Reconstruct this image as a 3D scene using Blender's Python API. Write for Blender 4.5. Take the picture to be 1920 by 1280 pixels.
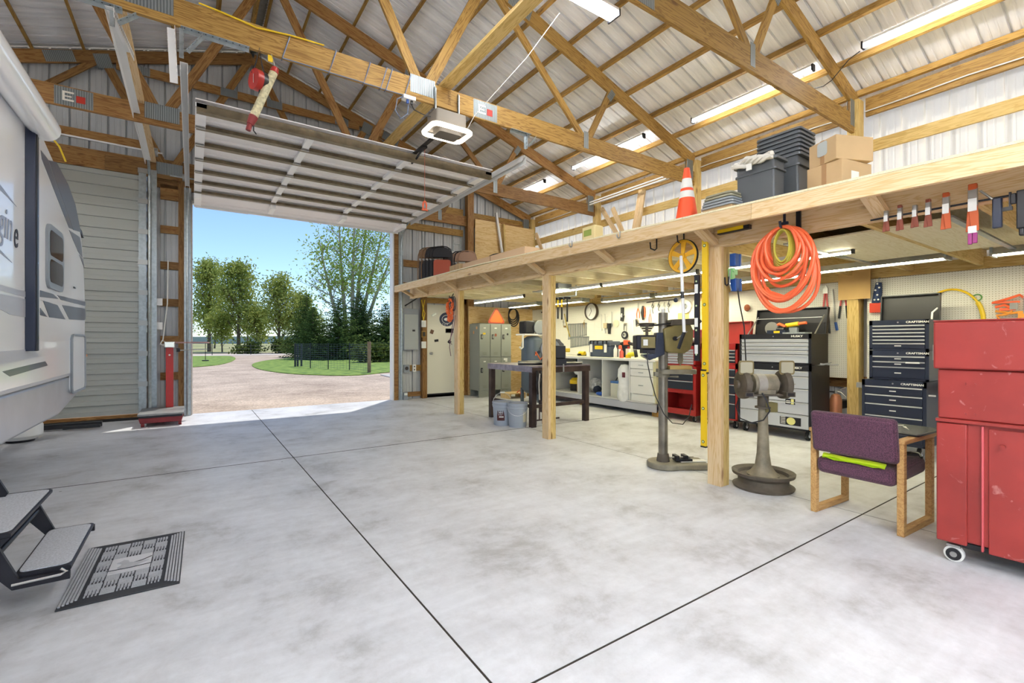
import bpy, bmesh, math, random
from mathutils import Vector, Matrix, Euler
from math import sin, cos, pi, radians as R
random.seed(7)
for o in list(bpy.data.objects): bpy.data.objects.remove(o)
sc = bpy.context.scene
COL = sc.collection

# ------------------------------------------------------------------ camera
cam = bpy.data.cameras.new('camera'); cam.sensor_width = 36; cam.sensor_fit = 'HORIZONTAL'
cam.lens = 880/1920*36; cam.clip_start = .02; cam.clip_end = 600
camo = bpy.data.objects.new('camera', cam); COL.objects.link(camo)
camo.location = (0, 0, 1.27); camo.rotation_euler = (R(90), 0, R(-34.3))
sc.camera = camo
# ------------------------------------------------------------------ world, sun, exposure
w = bpy.data.worlds.new('world'); sc.world = w; w.use_nodes = True
nt = w.node_tree; bgn = nt.nodes['Background']
sky = nt.nodes.new('ShaderNodeTexSky'); sky.sky_type = 'NISHITA'; sky.sun_disc = False
SUNV = Vector((1.2, 1.35, 3.6)).normalized()
sky.sun_elevation = math.asin(SUNV.z); sky.sun_rotation = math.atan2(SUNV.x, SUNV.y)
sky.altitude = 1800; sky.air_density = .9; sky.dust_density = .1; sky.ozone_density = 3.5
nt.links.new(sky.outputs[0], bgn.inputs[0]); bgn.inputs[1].default_value = .165
sun = bpy.data.lights.new('sun', 'SUN'); sun.energy = 3.0; sun.angle = R(.6); sun.color = (1, .95, .87)
suno = bpy.data.objects.new('sun', sun); COL.objects.link(suno)
suno.rotation_euler = SUNV.to_track_quat('Z', 'Y').to_euler(); suno.location = (20, 20, 30)
sc.view_settings.view_transform = 'Standard'; sc.view_settings.look = 'None'
sc.view_settings.gamma = 1; sc.view_settings.exposure = 0.4
sc.view_settings.use_curve_mapping = False
TUBE = 52      # emission of the ceiling tubes over the bay
FILL_TUBE = 100   # emission of the unseen fill lamps added to brighten the bay
SHOPTUBE = 30   # emission of the tubes under the loft

# ------------------------------------------------------------------ helpers
def col(h):
    h = h.lstrip('#'); c = [int(h[i:i+2], 16)/255 for i in (0, 2, 4)]
    return tuple((x/12.92 if x <= .04045 else ((x+.055)/1.055)**2.4) for x in c)+(1,)
def newmat(name):
    m = bpy.data.materials.new(name); m.use_nodes = True
    return m, m.node_tree, m.node_tree.nodes['Principled BSDF']
def mat(name, c, rough=.5, metal=0, noise=0, nscale=8, bump=0, bscale=60, spec=.5, coat=0, rotn=0):
    m, t, b = newmat(name)
    b.inputs['Base Color'].default_value = col(c); b.inputs['Roughness'].default_value = rough
    b.inputs['Metallic'].default_value = metal; b.inputs['Specular IOR Level'].default_value = spec
    b.inputs['Coat Weight'].default_value = coat
    tc = t.nodes.new('ShaderNodeTexCoord')
    if noise:
        n = t.nodes.new('ShaderNodeTexNoise'); n.inputs['Scale'].default_value = nscale; n.inputs['Detail'].default_value = 6
        t.links.new(tc.outputs['Object'], n.inputs[0])
        r = t.nodes.new('ShaderNodeValToRGB'); cc = col(c)
        r.color_ramp.elements[0].position = .3; r.color_ramp.elements[1].position = .7
        r.color_ramp.elements[0].color = tuple(x*(1-noise) for x in cc[:3])+(1,)
        r.color_ramp.elements[1].color = tuple(min(1, x*(1+noise*.6)) for x in cc[:3])+(1,)
        t.links.new(n.outputs[0], r.inputs[0]); t.links.new(r.outputs[0], b.inputs['Base Color'])
    if bump:
        n = t.nodes.new('ShaderNodeTexNoise'); n.inputs['Scale'].default_value = bscale
        t.links.new(tc.outputs['Object'], n.inputs[0])
        bp = t.nodes.new('ShaderNodeBump'); bp.inputs['Strength'].default_value = bump; bp.inputs['Distance'].default_value = .01
        t.links.new(n.outputs[0], bp.inputs['Height']); t.links.new(bp.outputs[0], b.inputs['Normal'])
    return m
def emat(name, c, s):
    m, t, b = newmat(name)
    b.inputs['Base Color'].default_value = (1, 1, 1, 1)
    b.inputs['Emission Color'].default_value = c if not isinstance(c, str) else col(c); b.inputs['Emission Strength'].default_value = s
    return m
def wood(name, c1, c2, knot='#5a3410', kn=1., rough=.6, var=.25):
    """boards: grain runs along each board's own X axis"""
    m, t, b = newmat(name); N = t.nodes.new; L = t.links.new
    tc = N('ShaderNodeTexCoord'); oi = N('ShaderNodeObjectInfo')
    add = N('ShaderNodeVectorMath'); add.operation = 'ADD'
    mul = N('ShaderNodeVectorMath'); mul.operation = 'SCALE'; mul.inputs[3].default_value = 37.
    cx = N('ShaderNodeCombineXYZ'); L(oi.outputs['Random'], cx.inputs[0]); L(oi.outputs['Random'], cx.inputs[1]); L(oi.outputs['Random'], cx.inputs[2])
    L(cx.outputs[0], mul.inputs[0]); L(tc.outputs['Object'], add.inputs[0]); L(mul.outputs[0], add.inputs[1])
    mp = N('ShaderNodeMapping'); mp.inputs['Scale'].default_value = (1.1, 14, 14); L(add.outputs[0], mp.inputs[0])
    n1 = N('ShaderNodeTexNoise'); n1.inputs['Scale'].default_value = 1.6; n1.inputs['Detail'].default_value = 5; n1.inputs['Distortion'].default_value = .8
    L(mp.outputs[0], n1.inputs[0])
    wv = N('ShaderNodeMath'); wv.operation = 'MULTIPLY'; wv.inputs[1].default_value = 40; L(n1.outputs[0], wv.inputs[0])
    sn = N('ShaderNodeMath'); sn.operation = 'SINE'; L(wv.outputs[0], sn.inputs[0])
    r1 = N('ShaderNodeMapRange'); r1.inputs[1].default_value = -1; r1.inputs[2].default_value = 1; L(sn.outputs[0], r1.inputs[0])
    pw = N('ShaderNodeMath'); pw.operation = 'POWER'; pw.inputs[1].default_value = 2.2; L(r1.outputs[0], pw.inputs[0])
    mx = N('ShaderNodeMix'); mx.data_type = 'RGBA'; mx.inputs[6].default_value = col(c1); mx.inputs[7].default_value = col(c2)
    L(pw.outputs[0], mx.inputs[0])
    # knots
    mk = N('ShaderNodeMapping'); mk.inputs['Scale'].default_value = (1.8, 6, 6); L(add.outputs[0], mk.inputs[0])
    vo = N('ShaderNodeTexVoronoi'); vo.inputs['Scale'].default_value = 1.0; L(mk.outputs[0], vo.inputs[0])
    kr = N('ShaderNodeMapRange'); kr.inputs[1].default_value = .05; kr.inputs[2].default_value = .13; kr.inputs[3].default_value = .75*kn; kr.inputs[4].default_value = 0
    L(vo.outputs['Distance'], kr.inputs[0])
    m2 = N('ShaderNodeMix'); m2.data_type = 'RGBA'; L(kr.outputs[0], m2.inputs[0]); L(mx.outputs[2], m2.inputs[6]); m2.inputs[7].default_value = col(knot)
    hs = N('ShaderNodeHueSaturation'); vr = N('ShaderNodeMapRange'); vr.inputs[3].default_value = 1-var; vr.inputs[4].default_value = 1+var*.6
    L(oi.outputs['Random'], vr.inputs[0]); L(vr.outputs[0], hs.inputs['Value']); L(m2.outputs[2], hs.inputs['Color'])
    L(hs.outputs[0], b.inputs['Base Color']); b.inputs['Roughness'].default_value = rough; b.inputs['Specular IOR Level'].default_value = .3
    return m
class MB:
    def __init__(s): s.v = []; s.f = []
    def add(s, vs, fs):
        n = len(s.v); s.v += [tuple(v) for v in vs]; s.f += [tuple(i+n for i in f) for f in fs]; return s
    def box(s, x0, x1, y0, y1, z0, z1, M=None):
        vs = [Vector((x, y, z)) for x in (x0, x1) for y in (y0, y1) for z in (z0, z1)]
        if M is not None: vs = [M @ v for v in vs]
        return s.add(vs, [(0, 1, 3, 2), (4, 6, 7, 5), (0, 4, 5, 1), (2, 3, 7, 6), (0, 2, 6, 4), (1, 5, 7, 3)])
    def cyl(s, p0, p1, r0, r1=None, n=14, caps=True):
        r1 = r0 if r1 is None else r1
        p0 = Vector(p0); p1 = Vector(p1); d = (p1-p0).normalized(); u = d.orthogonal().normalized(); v = d.cross(u)
        vs = []
        for i in range(n):
            a = 2*pi*i/n; e = u*cos(a)+v*sin(a); vs += [p0+e*r0, p1+e*r1]
        fs = [(2*i, 2*((i+1) % n), 2*((i+1) % n)+1, 2*i+1) for i in range(n)]
        if caps: fs += [tuple(2*i for i in range(n))[::-1], tuple(2*i+1 for i in range(n))]
        return s.add(vs, fs)
    def tube(s, pts, r, n=7, closed=False):
        pts = [Vector(p) for p in pts]; k = len(pts); prev = None; base = len(s.v); vs = []
        for i, p in enumerate(pts):
            a = pts[(i-1) % k] if (closed or i > 0) else p; b = pts[(i+1) % k] if (closed or i < k-1) else p
            d = (b-a).normalized() if (b-a).length > 1e-9 else Vector((0, 0, 1))
            u = d.orthogonal().normalized() if prev is None else (prev-d*prev.dot(d))
            u = u.normalized() if u.length > 1e-6 else d.orthogonal().normalized()
            prev = u; v = d.cross(u); rr = r[i] if isinstance(r, (list, tuple)) else r
            vs += [p+(u*cos(2*pi*j/n)+v*sin(2*pi*j/n))*rr for j in range(n)]
        fs = []
        for i in range(k if closed else k-1):
            for j in range(n):
                a = i*n+j; b = i*n+(j+1) % n; c = ((i+1) % k)*n+(j+1) % n; d_ = ((i+1) % k)*n+j; fs.append((a, b, c, d_))
        if not closed: fs += [tuple(range(n))[::-1], tuple((k-1)*n+j for j in range(n))]
        return s.add(vs, fs)
    def lathe(s, prof, n=24, c=(0, 0, 0), M=None, arc=None):
        c = Vector(c); vs = []; k = len(prof)
        m = n if arc is None else n+1
        for i in range(m):
            a = 2*pi*i/n if arc is None else arc[0]+(arc[1]-arc[0])*i/n
            for (r, z) in prof:
                p = Vector((r*cos(a), r*sin(a), z)); vs.append((M @ p if M is not None else p)+c)
        fs = []
        for i in range(n):
            for j in range(k-1):
                a = i*k+j; b = ((i+1) % m)*k+j; fs.append((a, b, b+1, a+1))
        return s.add(vs, fs)
    def prism(s, poly, ax, a0, a1):
        """poly of 2d points extruded along axis ax; (u,v) = the other two axes in order"""
        def P(u, v, a): return {0: (a, u, v), 1: (u, a, v), 2: (u, v, a)}[ax]
        n = len(poly); vs = [P(u, v, a0) for u, v in poly]+[P(u, v, a1) for u, v in poly]
        fs = [tuple(range(n))[::-1], tuple(range(n, 2*n))]+[(i, (i+1) % n, n+(i+1) % n, n+i) for i in range(n)]
        return s.add(vs, fs)
    def sphere(s, c, r, n=12, m=8, sq=(1, 1, 1)):
        c = Vector(c); vs = []
        for j in range(m+1):
            t = pi*j/m
            for i in range(n): vs.append(c+Vector((r*sq[0]*sin(t)*cos(2*pi*i/n), r*sq[1]*sin(t)*sin(2*pi*i/n), r*sq[2]*cos(t))))
        fs = [(j*n+i, (j+1)*n+i, (j+1)*n+(i+1) % n, j*n+(i+1) % n) for j in range(m) for i in range(n)]
        return s.add(vs, fs)
    def build(s, name, m, parent=None, smooth=True, bevel=0, loc=(0, 0, 0), rot=None, ang=35):
        me = bpy.data.meshes.new(name); me.from_pydata(s.v, [], s.f)
        bm = bmesh.new(); bm.from_mesh(me); bmesh.ops.remove_doubles(bm, verts=bm.verts, dist=1e-5)
        bmesh.ops.recalc_face_normals(bm, faces=bm.faces); bm.to_mesh(me); bm.free()
        if isinstance(m, (list, tuple)):
            for x in m: me.materials.append(x)
        else: me.materials.append(m)
        if smooth:
            me.polygons.foreach_set('use_smooth', [True]*len(me.polygons)); me.set_sharp_from_angle(angle=R(ang))
        o = bpy.data.objects.new(name, me); COL.objects.link(o); o.location = loc
        if rot is not None: o.rotation_euler = rot
        if parent is not None: o.parent = parent
        if bevel:
            b = o.modifiers.new('bevel', 'BEVEL'); b.width = bevel; b.segments = 2; b.limit_method = 'ANGLE'; b.angle_limit = R(40)
        return o
def tag(o, label, cat, group=None, kind=None):
    if label: o['label'] = label
    if cat: o['category'] = cat
    if group: o['group'] = group
    if kind: o['kind'] = kind
    return o
def thing(name, label, cat, loc=(0, 0, 0), rz=0, group=None, kind=None):
    o = bpy.data.objects.new(name, None); COL.objects.link(o); o.location = loc; o.rotation_euler = (0, 0, rz)
    o.empty_display_size = .1
    return tag(o, label, cat, group, kind)
def lab(o, s): o['label'] = s; return o
def basis(d, up=(0, 0, 1)):
    x = Vector(d).normalized(); up = Vector(up)
    if abs(x.dot(up.normalized())) > .98: up = Vector((0, 1, 0)) if abs(x.y) < .9 else Vector((1, 0, 0))
    y = up.cross(x).normalized(); z = x.cross(y)
    return Matrix((x, y, z)).transposed().to_4x4()
BOARDS = {}
def board(p0, p1, wz, wy, name, m, parent=None, up=(0, 0, 1), bevel=0):
    """a board from p0 to p1, wz tall along `up`, wy wide across; its own X is its length"""
    p0 = Vector(p0); p1 = Vector(p1); Ln = (p1-p0).length
    key = (round(Ln, 4), wz, wy, m.name)
    if key in BOARDS: me = BOARDS[key]
    else:
        b = MB().box(-Ln/2, Ln/2, -wy/2, wy/2, -wz/2, wz/2)
        me = bpy.data.meshes.new(name); me.from_pydata(b.v, [], b.f); me.materials.append(m)
        bm = bmesh.new(); bm.from_mesh(me); bmesh.ops.recalc_face_normals(bm, faces=bm.faces); bm.to_mesh(me); bm.free()
        BOARDS[key] = me
    o = bpy.data.objects.new(name, me); COL.objects.link(o)
    if parent is not None: o.parent = parent
    o.matrix_basis = Matrix.Translation((p0+p1)/2) @ basis(p1-p0, up)
    return o
def share(o, name, parent, loc, rot=None):
    c = bpy.data.objects.new(name, o.data); COL.objects.link(c); c.parent = parent; c.location = loc
    if rot is not None: c.rotation_euler = rot
    return c
def text(body, size, m, parent, loc, rot, name='lettering', ext=.0015, sx=1, align='CENTER', bold=0, shear=0):
    cu = bpy.data.curves.new(name, 'FONT'); cu.body = body; cu.size = size; cu.extrude = ext; cu.align_x = align; cu.align_y = 'CENTER'
    cu.resolution_u = 3; cu.offset = bold; cu.shear = shear
    to = bpy.data.objects.new('tmp', cu); COL.objects.link(to); dg = bpy.context.evaluated_depsgraph_get()
    me = bpy.data.meshes.new_from_object(to.evaluated_get(dg)); bpy.data.objects.remove(to)
    me.name = name; me.materials.clear(); me.materials.append(m)
    o = bpy.data.objects.new(name, me); COL.objects.link(o); o.parent = parent; o.location = loc; o.rotation_euler = rot; o.scale = (sx, 1, 1)
    return o
def rrect(x0, x1, y0, y1, r, n=4):
    p = []
    for cx, cy, a in ((x1-r, y1-r, 0), (x0+r, y1-r, 90), (x0+r, y0+r, 180), (x1-r, y0+r, 270)):
        for i in range(n+1): t = R(a+90*i/n); p.append((cx+r*cos(t), cy+r*sin(t)))
    return p
def arc(c, r, a0, a1, n, plane='xz'):
    o = []
    for i in range(n+1):
        t = R(a0+(a1-a0)*i/n); u, v = r*cos(t), r*sin(t)
        o.append(Vector(c)+(Vector((u, 0, v)) if plane == 'xz' else Vector((0, u, v)) if plane == 'yz' else Vector((u, v, 0))))
    return o

# ------------------------------------------------------------------ materials
M_truss = wood('truss_lumber', '#ab8748', '#866330')
M_dark = wood('old_lumber', '#9a7444', '#7a5228')
M_pine = wood('fresh_pine', '#e2c79c', '#d3b07c', knot='#8a5c34', var=.10)
M_pine2 = wood('yellowed_pine', '#d4b878', '#bd9c58', knot='#6a4418', var=.12)
M_ply = wood('plywood_face', '#e8cb94', '#d3ab6c', knot='#8a5a20', kn=.4, var=.1)
M_oak = wood('oak_frame', '#c79f66', '#b08550', kn=0, var=.05)
M_deck = wood('loft_deck_plywood', '#e8debc', '#dccfa4', kn=.2, var=.06)
M_galv = mat('galvanized_steel', '#a9b1b3', .35, .7, .2, 20)
M_white = mat('white_paint', '#e8e8e6', .4)
M_black = mat('black_plastic', '#1a1a1e', .4)
M_blackm = mat('black_steel', '#232329', .45, .4)
M_chrome = mat('chrome', '#d8d8d8', .15, 1)
M_steel = mat('brushed_steel', '#a8a8a4', .35, .8)
M_rubber = mat('dark_rubber', '#1c1c1c', .8)
M_red = mat('red_enamel', '#a82622', .35, 0, .15, 5)
M_navy = mat('navy_enamel', '#20283c', .35, .1)
M_grey = mat('grey_plastic', '#8c9298', .5)
M_card = mat('cardboard', '#c4a67c', .85, 0, .08, 4)
M_orange = mat('orange_plastic', '#ee6a3c', .4)
M_yellow = mat('yellow_plastic', '#e8c420', .4)
M_blue = mat('blue_plastic', '#1d4f9e', .4)
M_green = mat('green_plastic', '#5dbb4a', .4)
M_brown = mat('brown_steel', '#7d5f42', .45, .2)
M_glass = mat('dark_glass', '#23282c', .08, 0)
# ------------------------------------------------------------------ floor
def m_floor():
    m, t, b = newmat('polished_concrete'); N = t.nodes.new; L = t.links.new
    tc = N('ShaderNodeTexCoord')
    n = N('ShaderNodeTexNoise'); n.inputs['Scale'].default_value = 1.5; n.inputs['Detail'].default_value = 12; n.inputs['Roughness'].default_value = .72; n.inputs['Distortion'].default_value = .15
    L(tc.outputs['Object'], n.inputs[0])
    r = N('ShaderNodeValToRGB'); e = r.color_ramp.elements
    e[0].position = .34; e[0].color = col('#b2b2b2'); e[1].position = .58; e[1].color = col('#dcdee2'); x_ = e.new(.46); x_.color = col('#cfd0d3'); L(n.outputs[0], r.inputs[0])
    mp = N('ShaderNodeMapping'); mp.inputs['Rotation'].default_value = (0, 0, R(25)); mp.inputs['Scale'].default_value = (1, 9, 1); L(tc.outputs['Object'], mp.inputs[0])
    n2 = N('ShaderNodeTexNoise'); n2.inputs['Scale'].default_value = 1.6; n2.inputs['Detail'].default_value = 8; L(mp.outputs[0], n2.inputs[0])
    r2 = N('ShaderNodeValToRGB'); r2.color_ramp.elements[0].position = .4; r2.color_ramp.elements[0].color = (.93, .93, .93, 1); r2.color_ramp.elements[1].position = .62; L(n2.outputs[0], r2.inputs[0])
    mx = N('ShaderNodeMix'); mx.data_type = 'RGBA'; mx.blend_type = 'MULTIPLY'; mx.inputs[0].default_value = 1; L(r.outputs[0], mx.inputs[6]); L(r2.outputs[0], mx.inputs[7])
    n3 = N('ShaderNodeTexNoise'); n3.inputs['Scale'].default_value = 14; n3.inputs['Detail'].default_value = 5; n3.inputs['Roughness'].default_value = .7; L(tc.outputs['Object'], n3.inputs[0])
    r3 = N('ShaderNodeValToRGB'); r3.color_ramp.elements[0].position = .3; r3.color_ramp.elements[0].color = (.93, .925, .92, 1); r3.color_ramp.elements[1].position = .55; L(n3.outputs[0], r3.inputs[0])
    mx2 = N('ShaderNodeMix'); mx2.data_type = 'RGBA'; mx2.blend_type = 'MULTIPLY'; mx2.inputs[0].default_value = 1; L(mx.outputs[2], mx2.inputs[6]); L(r3.outputs[0], mx2.inputs[7])
    vo = N('ShaderNodeTexVoronoi'); vo.inputs['Scale'].default_value = 1.7; vo.inputs['Randomness'].default_value = 1; L(tc.outputs['Object'], vo.inputs[0])
    vr = N('ShaderNodeMapRange'); vr.inputs[1].default_value = .012; vr.inputs[2].default_value = .022; vr.inputs[3].default_value = .75; vr.inputs[4].default_value = 0; L(vo.outputs['Distance'], vr.inputs[0])
    mx3 = N('ShaderNodeMix'); mx3.data_type = 'RGBA'; L(vr.outputs[0], mx3.inputs[0]); L(mx2.outputs[2], mx3.inputs[6]); mx3.inputs[7].default_value = col('#3a3026')
    L(mx3.outputs[2], b.inputs['Base Color'])
    rr = N('ShaderNodeMapRange'); rr.inputs[3].default_value = .34; rr.inputs[4].default_value = .62; L(n2.outputs[0], rr.inputs[0]); L(rr.outputs[0], b.inputs['Roughness'])
    b.inputs['Specular IOR Level'].default_value = .35
    return m
M_floor = m_floor()
floor = thing('floor', 'pale grey concrete slab floor with sawn joints', 'floor', kind='structure')
gx = [-5.5, -2.24, .92, 4.08, 7.42]; gy = [-3.6, 1.4, 5.6, 9.97]
for i in range(4):
    for j in range(3):
        MB().box(gx[i]+.0055, gx[i+1]-.0055, gy[j]+(.013 if gy[j] == 5.6 else .006), gy[j+1]-(.013 if gy[j+1] == 5.6 else .006), -.12, 0).build('slab', M_floor, floor, smooth=False)
MB().box(-5.5, 7.42, -3.6, 9.96, -.2, -.002).build('joint_filler', mat('joint_dirt', '#2e2820', .9), floor)

# ------------------------------------------------------------------ corrugated sheet
PROF = []
for k in range(4):
    u = k*.2286
    PROF += [(u, 0), (u+.006, .034), (u+.024, .034), (u+.030, 0), (u+.088, 0), (u+.094, .004), (u+.106, .004), (u+.112, 0), (u+.158, 0), (u+.164, .004), (u+.176, .004), (u+.182, 0)]
PROF.append((.9144, 0))
def sheet(P0, P1, name, m, parent, W=.9144):
    """P0(u,h), P1(u,h): the two ends of the sheet's profile point"""
    pr = [p for p in PROF if p[0] <= W+1e-6]
    if pr[-1][0] < W-1e-4: pr = pr+[(W, 0)]
    b = MB(); vs = []
    for u, h in pr: vs += [P0(u, h), P1(u, h)]
    b.add(vs, [(2*i, 2*i+2, 2*i+3, 2*i+1) for i in range(len(pr)-1)])
    o = b.build(name, m, parent, smooth=False)
    return o
def zl(x): return 4.33+.32*(6.33-abs(x-.93))
def m_roofsheet():
    m, t, b = newmat('galvalume_roof_sheet'); N = t.nodes.new; L = t.links.new
    tc = N('ShaderNodeTexCoord'); mp = N('ShaderNodeMapping'); mp.inputs['Scale'].default_value = (.5, 4, 1); L(tc.outputs['Object'], mp.inputs[0])
    n = N('ShaderNodeTexNoise'); n.inputs['Scale'].default_value = 2.2; n.inputs['Detail'].default_value = 4; L(mp.outputs[0], n.inputs[0])
    r = N('ShaderNodeValToRGB'); r.color_ramp.elements[0].position = .3; r.color_ramp.elements[0].color = col('#dcdee2'); r.color_ramp.elements[1].position = .7; r.color_ramp.elements[1].color = col('#fbfcfe')
    L(n.outputs[0], r.inputs[0]); L(r.outputs[0], b.inputs['Base Color']); b.inputs['Metallic'].default_value = .05
    rr = N('ShaderNodeMapRange'); rr.inputs[3].default_value = .25; rr.inputs[4].default_value = .5; L(n.outputs[0], rr.inputs[0]); L(rr.outputs[0], b.inputs['Roughness'])
    return m
M_roof = m_roofsheet()
ceiling = thing('ceiling', 'ribbed galvanized steel roof underside on timber purlins', 'roof', kind='structure')
RZ = .30
for k in range(16):
    y0 = -3.9+k*.9144
    for sgn, xe in ((1, 7.63), (-1, -6.0)):
        sheet(lambda u, h: (.93, y0+u, zl(.93)+RZ+h), lambda u, h: (xe, y0+u, zl(xe)+RZ+h), 'roof_sheet', M_roof, ceiling)
MB().box(.78, 1.08, -3.9, 10.4, zl(.93)+RZ-.02, zl(.93)+RZ-.012).build('ridge_flashing', M_galv, ceiling)
x = 7.32
pl = []
while x > 1.0: pl.append(x); x -= .58
pl.append(1.02)
for px in pl:
    for sgn in (1, -1):
        xx = px if sgn > 0 else 1.86-px
        z = zl(xx)+.2
        up = (sgn*.305, 0, .952)
        for ya, yb in ((-3.8, -2.3), (-2.3, .13), (.13, 2.57), (2.57, 5.0), (5.0, 7.45), (7.45, 10.3)):
            dy = .0
            board((xx, ya+.002, z+.045), (xx, yb-.002, z+.045), .088, .038, 'purlin', M_truss, ceiling, up=up)
# ------------------------------------------------------------------ right wall
def m_trans():
    m = bpy.data.materials.new('translucent_panel'); m.use_nodes = True; t = m.node_tree; t.nodes.clear(); N = t.nodes.new; L = t.links.new
    o = N('ShaderNodeOutputMaterial'); tr = N('ShaderNodeBsdfTranslucent'); tr.inputs[0].default_value = col('#fbf5e6')
    di = N('ShaderNodeBsdfDiffuse'); di.inputs[0].default_value = col('#f6f2e8'); mx = N('ShaderNodeMixShader'); mx.inputs[0].default_value = .35
    L(tr.outputs[0], mx.inputs[1]); L(di.outputs[0], mx.inputs[2]); L(mx.outputs[0], o.inputs[0]); return m
M_trans = m_trans()
M_wallmetal = mat('white_wall_sheet', '#dcdcda', .45, .1)
wr = thing('wall_right', 'long wall of translucent ribbed panels above white pegboard', 'wall', kind='structure')
for k in range(16):
    y0 = -3.6+k*.9144
    W = min(.9144, 9.95-y0)
    if W <= .01: continue
    sheet(lambda u, h: (7.46+h, y0+u, 2.75), lambda u, h: (7.46+h, y0+u, zl(7.46)+RZ-.01), 'translucent_panel', M_trans, wr, W)
    sheet(lambda u, h: (7.46+h, y0+u, -.05), lambda u, h: (7.46+h, y0+u, 2.78), 'wall_sheet', M_wallmetal, wr, W)
COLY = [9.82, 7.44, 5.0, 2.57, .13, -2.3]
for cy in COLY:
    cx_ = 7.19 if cy == 2.57 else 7.285
    for k in range(4 if cy == 2.57 else 3): board((cx_+.042*k, cy-.0, 0), (cx_+.042*k, cy-.0, zl(7.3)+.12), .13, .040, 'column_ply', M_pine2, wr, up=(0, 1, 0))
for a, b in zip(COLY[1:], COLY[:-1]):
    for z in (.72, 3.85, 3.25): board((7.425, a-.06, z), (7.425, b+.06, z), .15, .038, 'girt', M_pine2 if z > 1 else M_dark, wr)
    board((7.40, a+.07, 4.37), (7.40, b-.07, 4.37), .24, .04, 'eave_header', M_truss, wr)
    board((7.34, a+.07, 2.145), (7.34, b-.07, 2.145), .13, .18, 'ledger', M_pine2, wr)
for zz_ in (4.27, 4.22): board((7.1, 7.5, zz_), (7.1, 5.45, zz_), .02, .03, 'white_rail', M_white, wr)
pts = []
for i in range(60):
    y = 9.6-i*.18; pts.append((7.365, y, 4.33-.02*abs(sin(i*.35))))
MB().tube(pts, .008).build('conduit_cable', M_white, wr)
for (p, q) in (((7.33, 9.65, 4.05), (7.33, 9.25, 3.3)), ((7.33, 7.3, 4.15), (7.33, 6.75, 3.35)), ((7.25, 6.9, 4.05), (7.2, 6.5, 3.3)), ((7.3, 6.2, 4.25), (7.1, 6.35, 2.75)), ((7.26, 6.1, 4.2), (7.05, 6.2, 2.7))):
    board(p, q, .09, .038, 'brace', M_pine, wr, up=(0, 1, .3))
# pegboard with a grid of holes (fine relief, drawn in the material)
def m_peg():
    m, t, b = newmat('white_pegboard'); N = t.nodes.new; L = t.links.new
    tc = N('ShaderNodeTexCoord'); mp = N('ShaderNodeMapping'); mp.inputs['Scale'].default_value = (1/.0254,)*3; L(tc.outputs['Object'], mp.inputs[0])
    fr = N('ShaderNodeVectorMath'); fr.operation = 'FRACTION'; L(mp.outputs[0], fr.inputs[0])
    sx = N('ShaderNodeSeparateXYZ'); L(fr.outputs[0], sx.inputs[0]); cb = N('ShaderNodeCombineXYZ'); L(sx.outputs[1], cb.inputs[0]); L(sx.outputs[2], cb.inputs[1])
    di = N('ShaderNodeVectorMath'); di.operation = 'DISTANCE'; L(cb.outputs[0], di.inputs[0]); di.inputs[1].default_value = (.5, .5, 0)
    r = N('ShaderNodeMapRange'); r.inputs[1].default_value = .12; r.inputs[2].default_value = .17; r.inputs[3].default_value = 1; r.inputs[4].default_value = 0; L(di.outputs['Value'], r.inputs[0])
    mx = N('ShaderNodeMix'); mx.data_type = 'RGBA'; mx.inputs[6].default_value = col('#e4e2d8'); mx.inputs[7].default_value = col('#8a8468'); L(r.outputs[0], mx.inputs[0])
    L(mx.outputs[2], b.inputs['Base Color']); b.inputs['Roughness'].default_value = .45; return m
M_peg = m_peg()
M_plysq = mat('honey_board', '#cfa968', .6, 0, .08, 3)
for (a, b) in ((-2.2, .02), (.26, 2.44), (2.66, 5.0), (5.0, 7.44), (7.44, 9.7)):
    MB().box(7.255, 7.261, a+.001, b-.001, .78, 2.075).build('pegboard', M_peg, wr)
MB().box(7.15, 7.164, 2.37, 2.73, 1.82, 2.2).build('plywood_square', M_plysq, wr)
# ------------------------------------------------------------------ far wall (gable)
M_gable = mat('grey_gable_sheet', '#bcbfc1', .45, .15, .06, 3)
wb = thing('wall_back', 'gable wall of grey ribbed steel sheets on timber girts', 'wall', kind='structure')
segs = [(-5.4, -4.33, 0), (-4.33, -.62, 4.1), (-.62, -.02, 0), (-.02, 3.6, 3.7), (3.6, 4.36, 0), (4.36, 5.27, 2.13), (5.27, 7.46, 0)]
for (a, b, zb) in segs:
    x0 = a
    while x0 < b-.005:
        W = min(.9144, b-x0)
        if x0 < .93 < x0+W: W = .93-x0
        if W < .01: W = .01
        xx = x0
        sheet(lambda u, h: (xx+u, 9.93+h, zb-.02), lambda u, h: (xx+u, 9.93+h, zl(xx+u)+RZ-.01), 'wall_sheet', M_gable, wb, W)
        x0 += W
def girt(x0, x1, z, m=M_dark, h=.14, y=9.9): board((x0, y, z), (x1, y, z), h, .04, 'girt', m, wb)
for z in (3.87, 3.74, 3.17, 2.56, 1.93, 1.30, .68, .09): girt(-.44, -.15, z, h=.13)
for z in (4.95, 4.33, 3.84, 3.0, 2.5): girt(3.8, 5.33, z, M_truss if z > 3.5 else M_dark, .15)
for z in (4.95, 4.3): girt(5.62, 7.25, z, M_truss)
girt(3.8, 4.3, .68, M_truss, .13); girt(3.8, 4.3, .10, M_dark, .1)
girt(-.55, 3.75, 3.97, M_dark, .2); girt(-.55, 3.75, 4.28, M_dark, .14)
girt(-5.3, -.5, 4.20, M_dark, .2, 9.86); girt(-5.3, -.5, 4.52, M_dark, .14, 9.88); girt(-2.2, 4.1, 5.10, M_dark, .14)
for x0 in (-.6, -.19): # posts between the two doors
    board((x0+.05, 9.86, 0), (x0+.05, 9.86, 4.1), .11, .1, 'door_post', M_dark, wb, up=(0, 1, 0))
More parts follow.
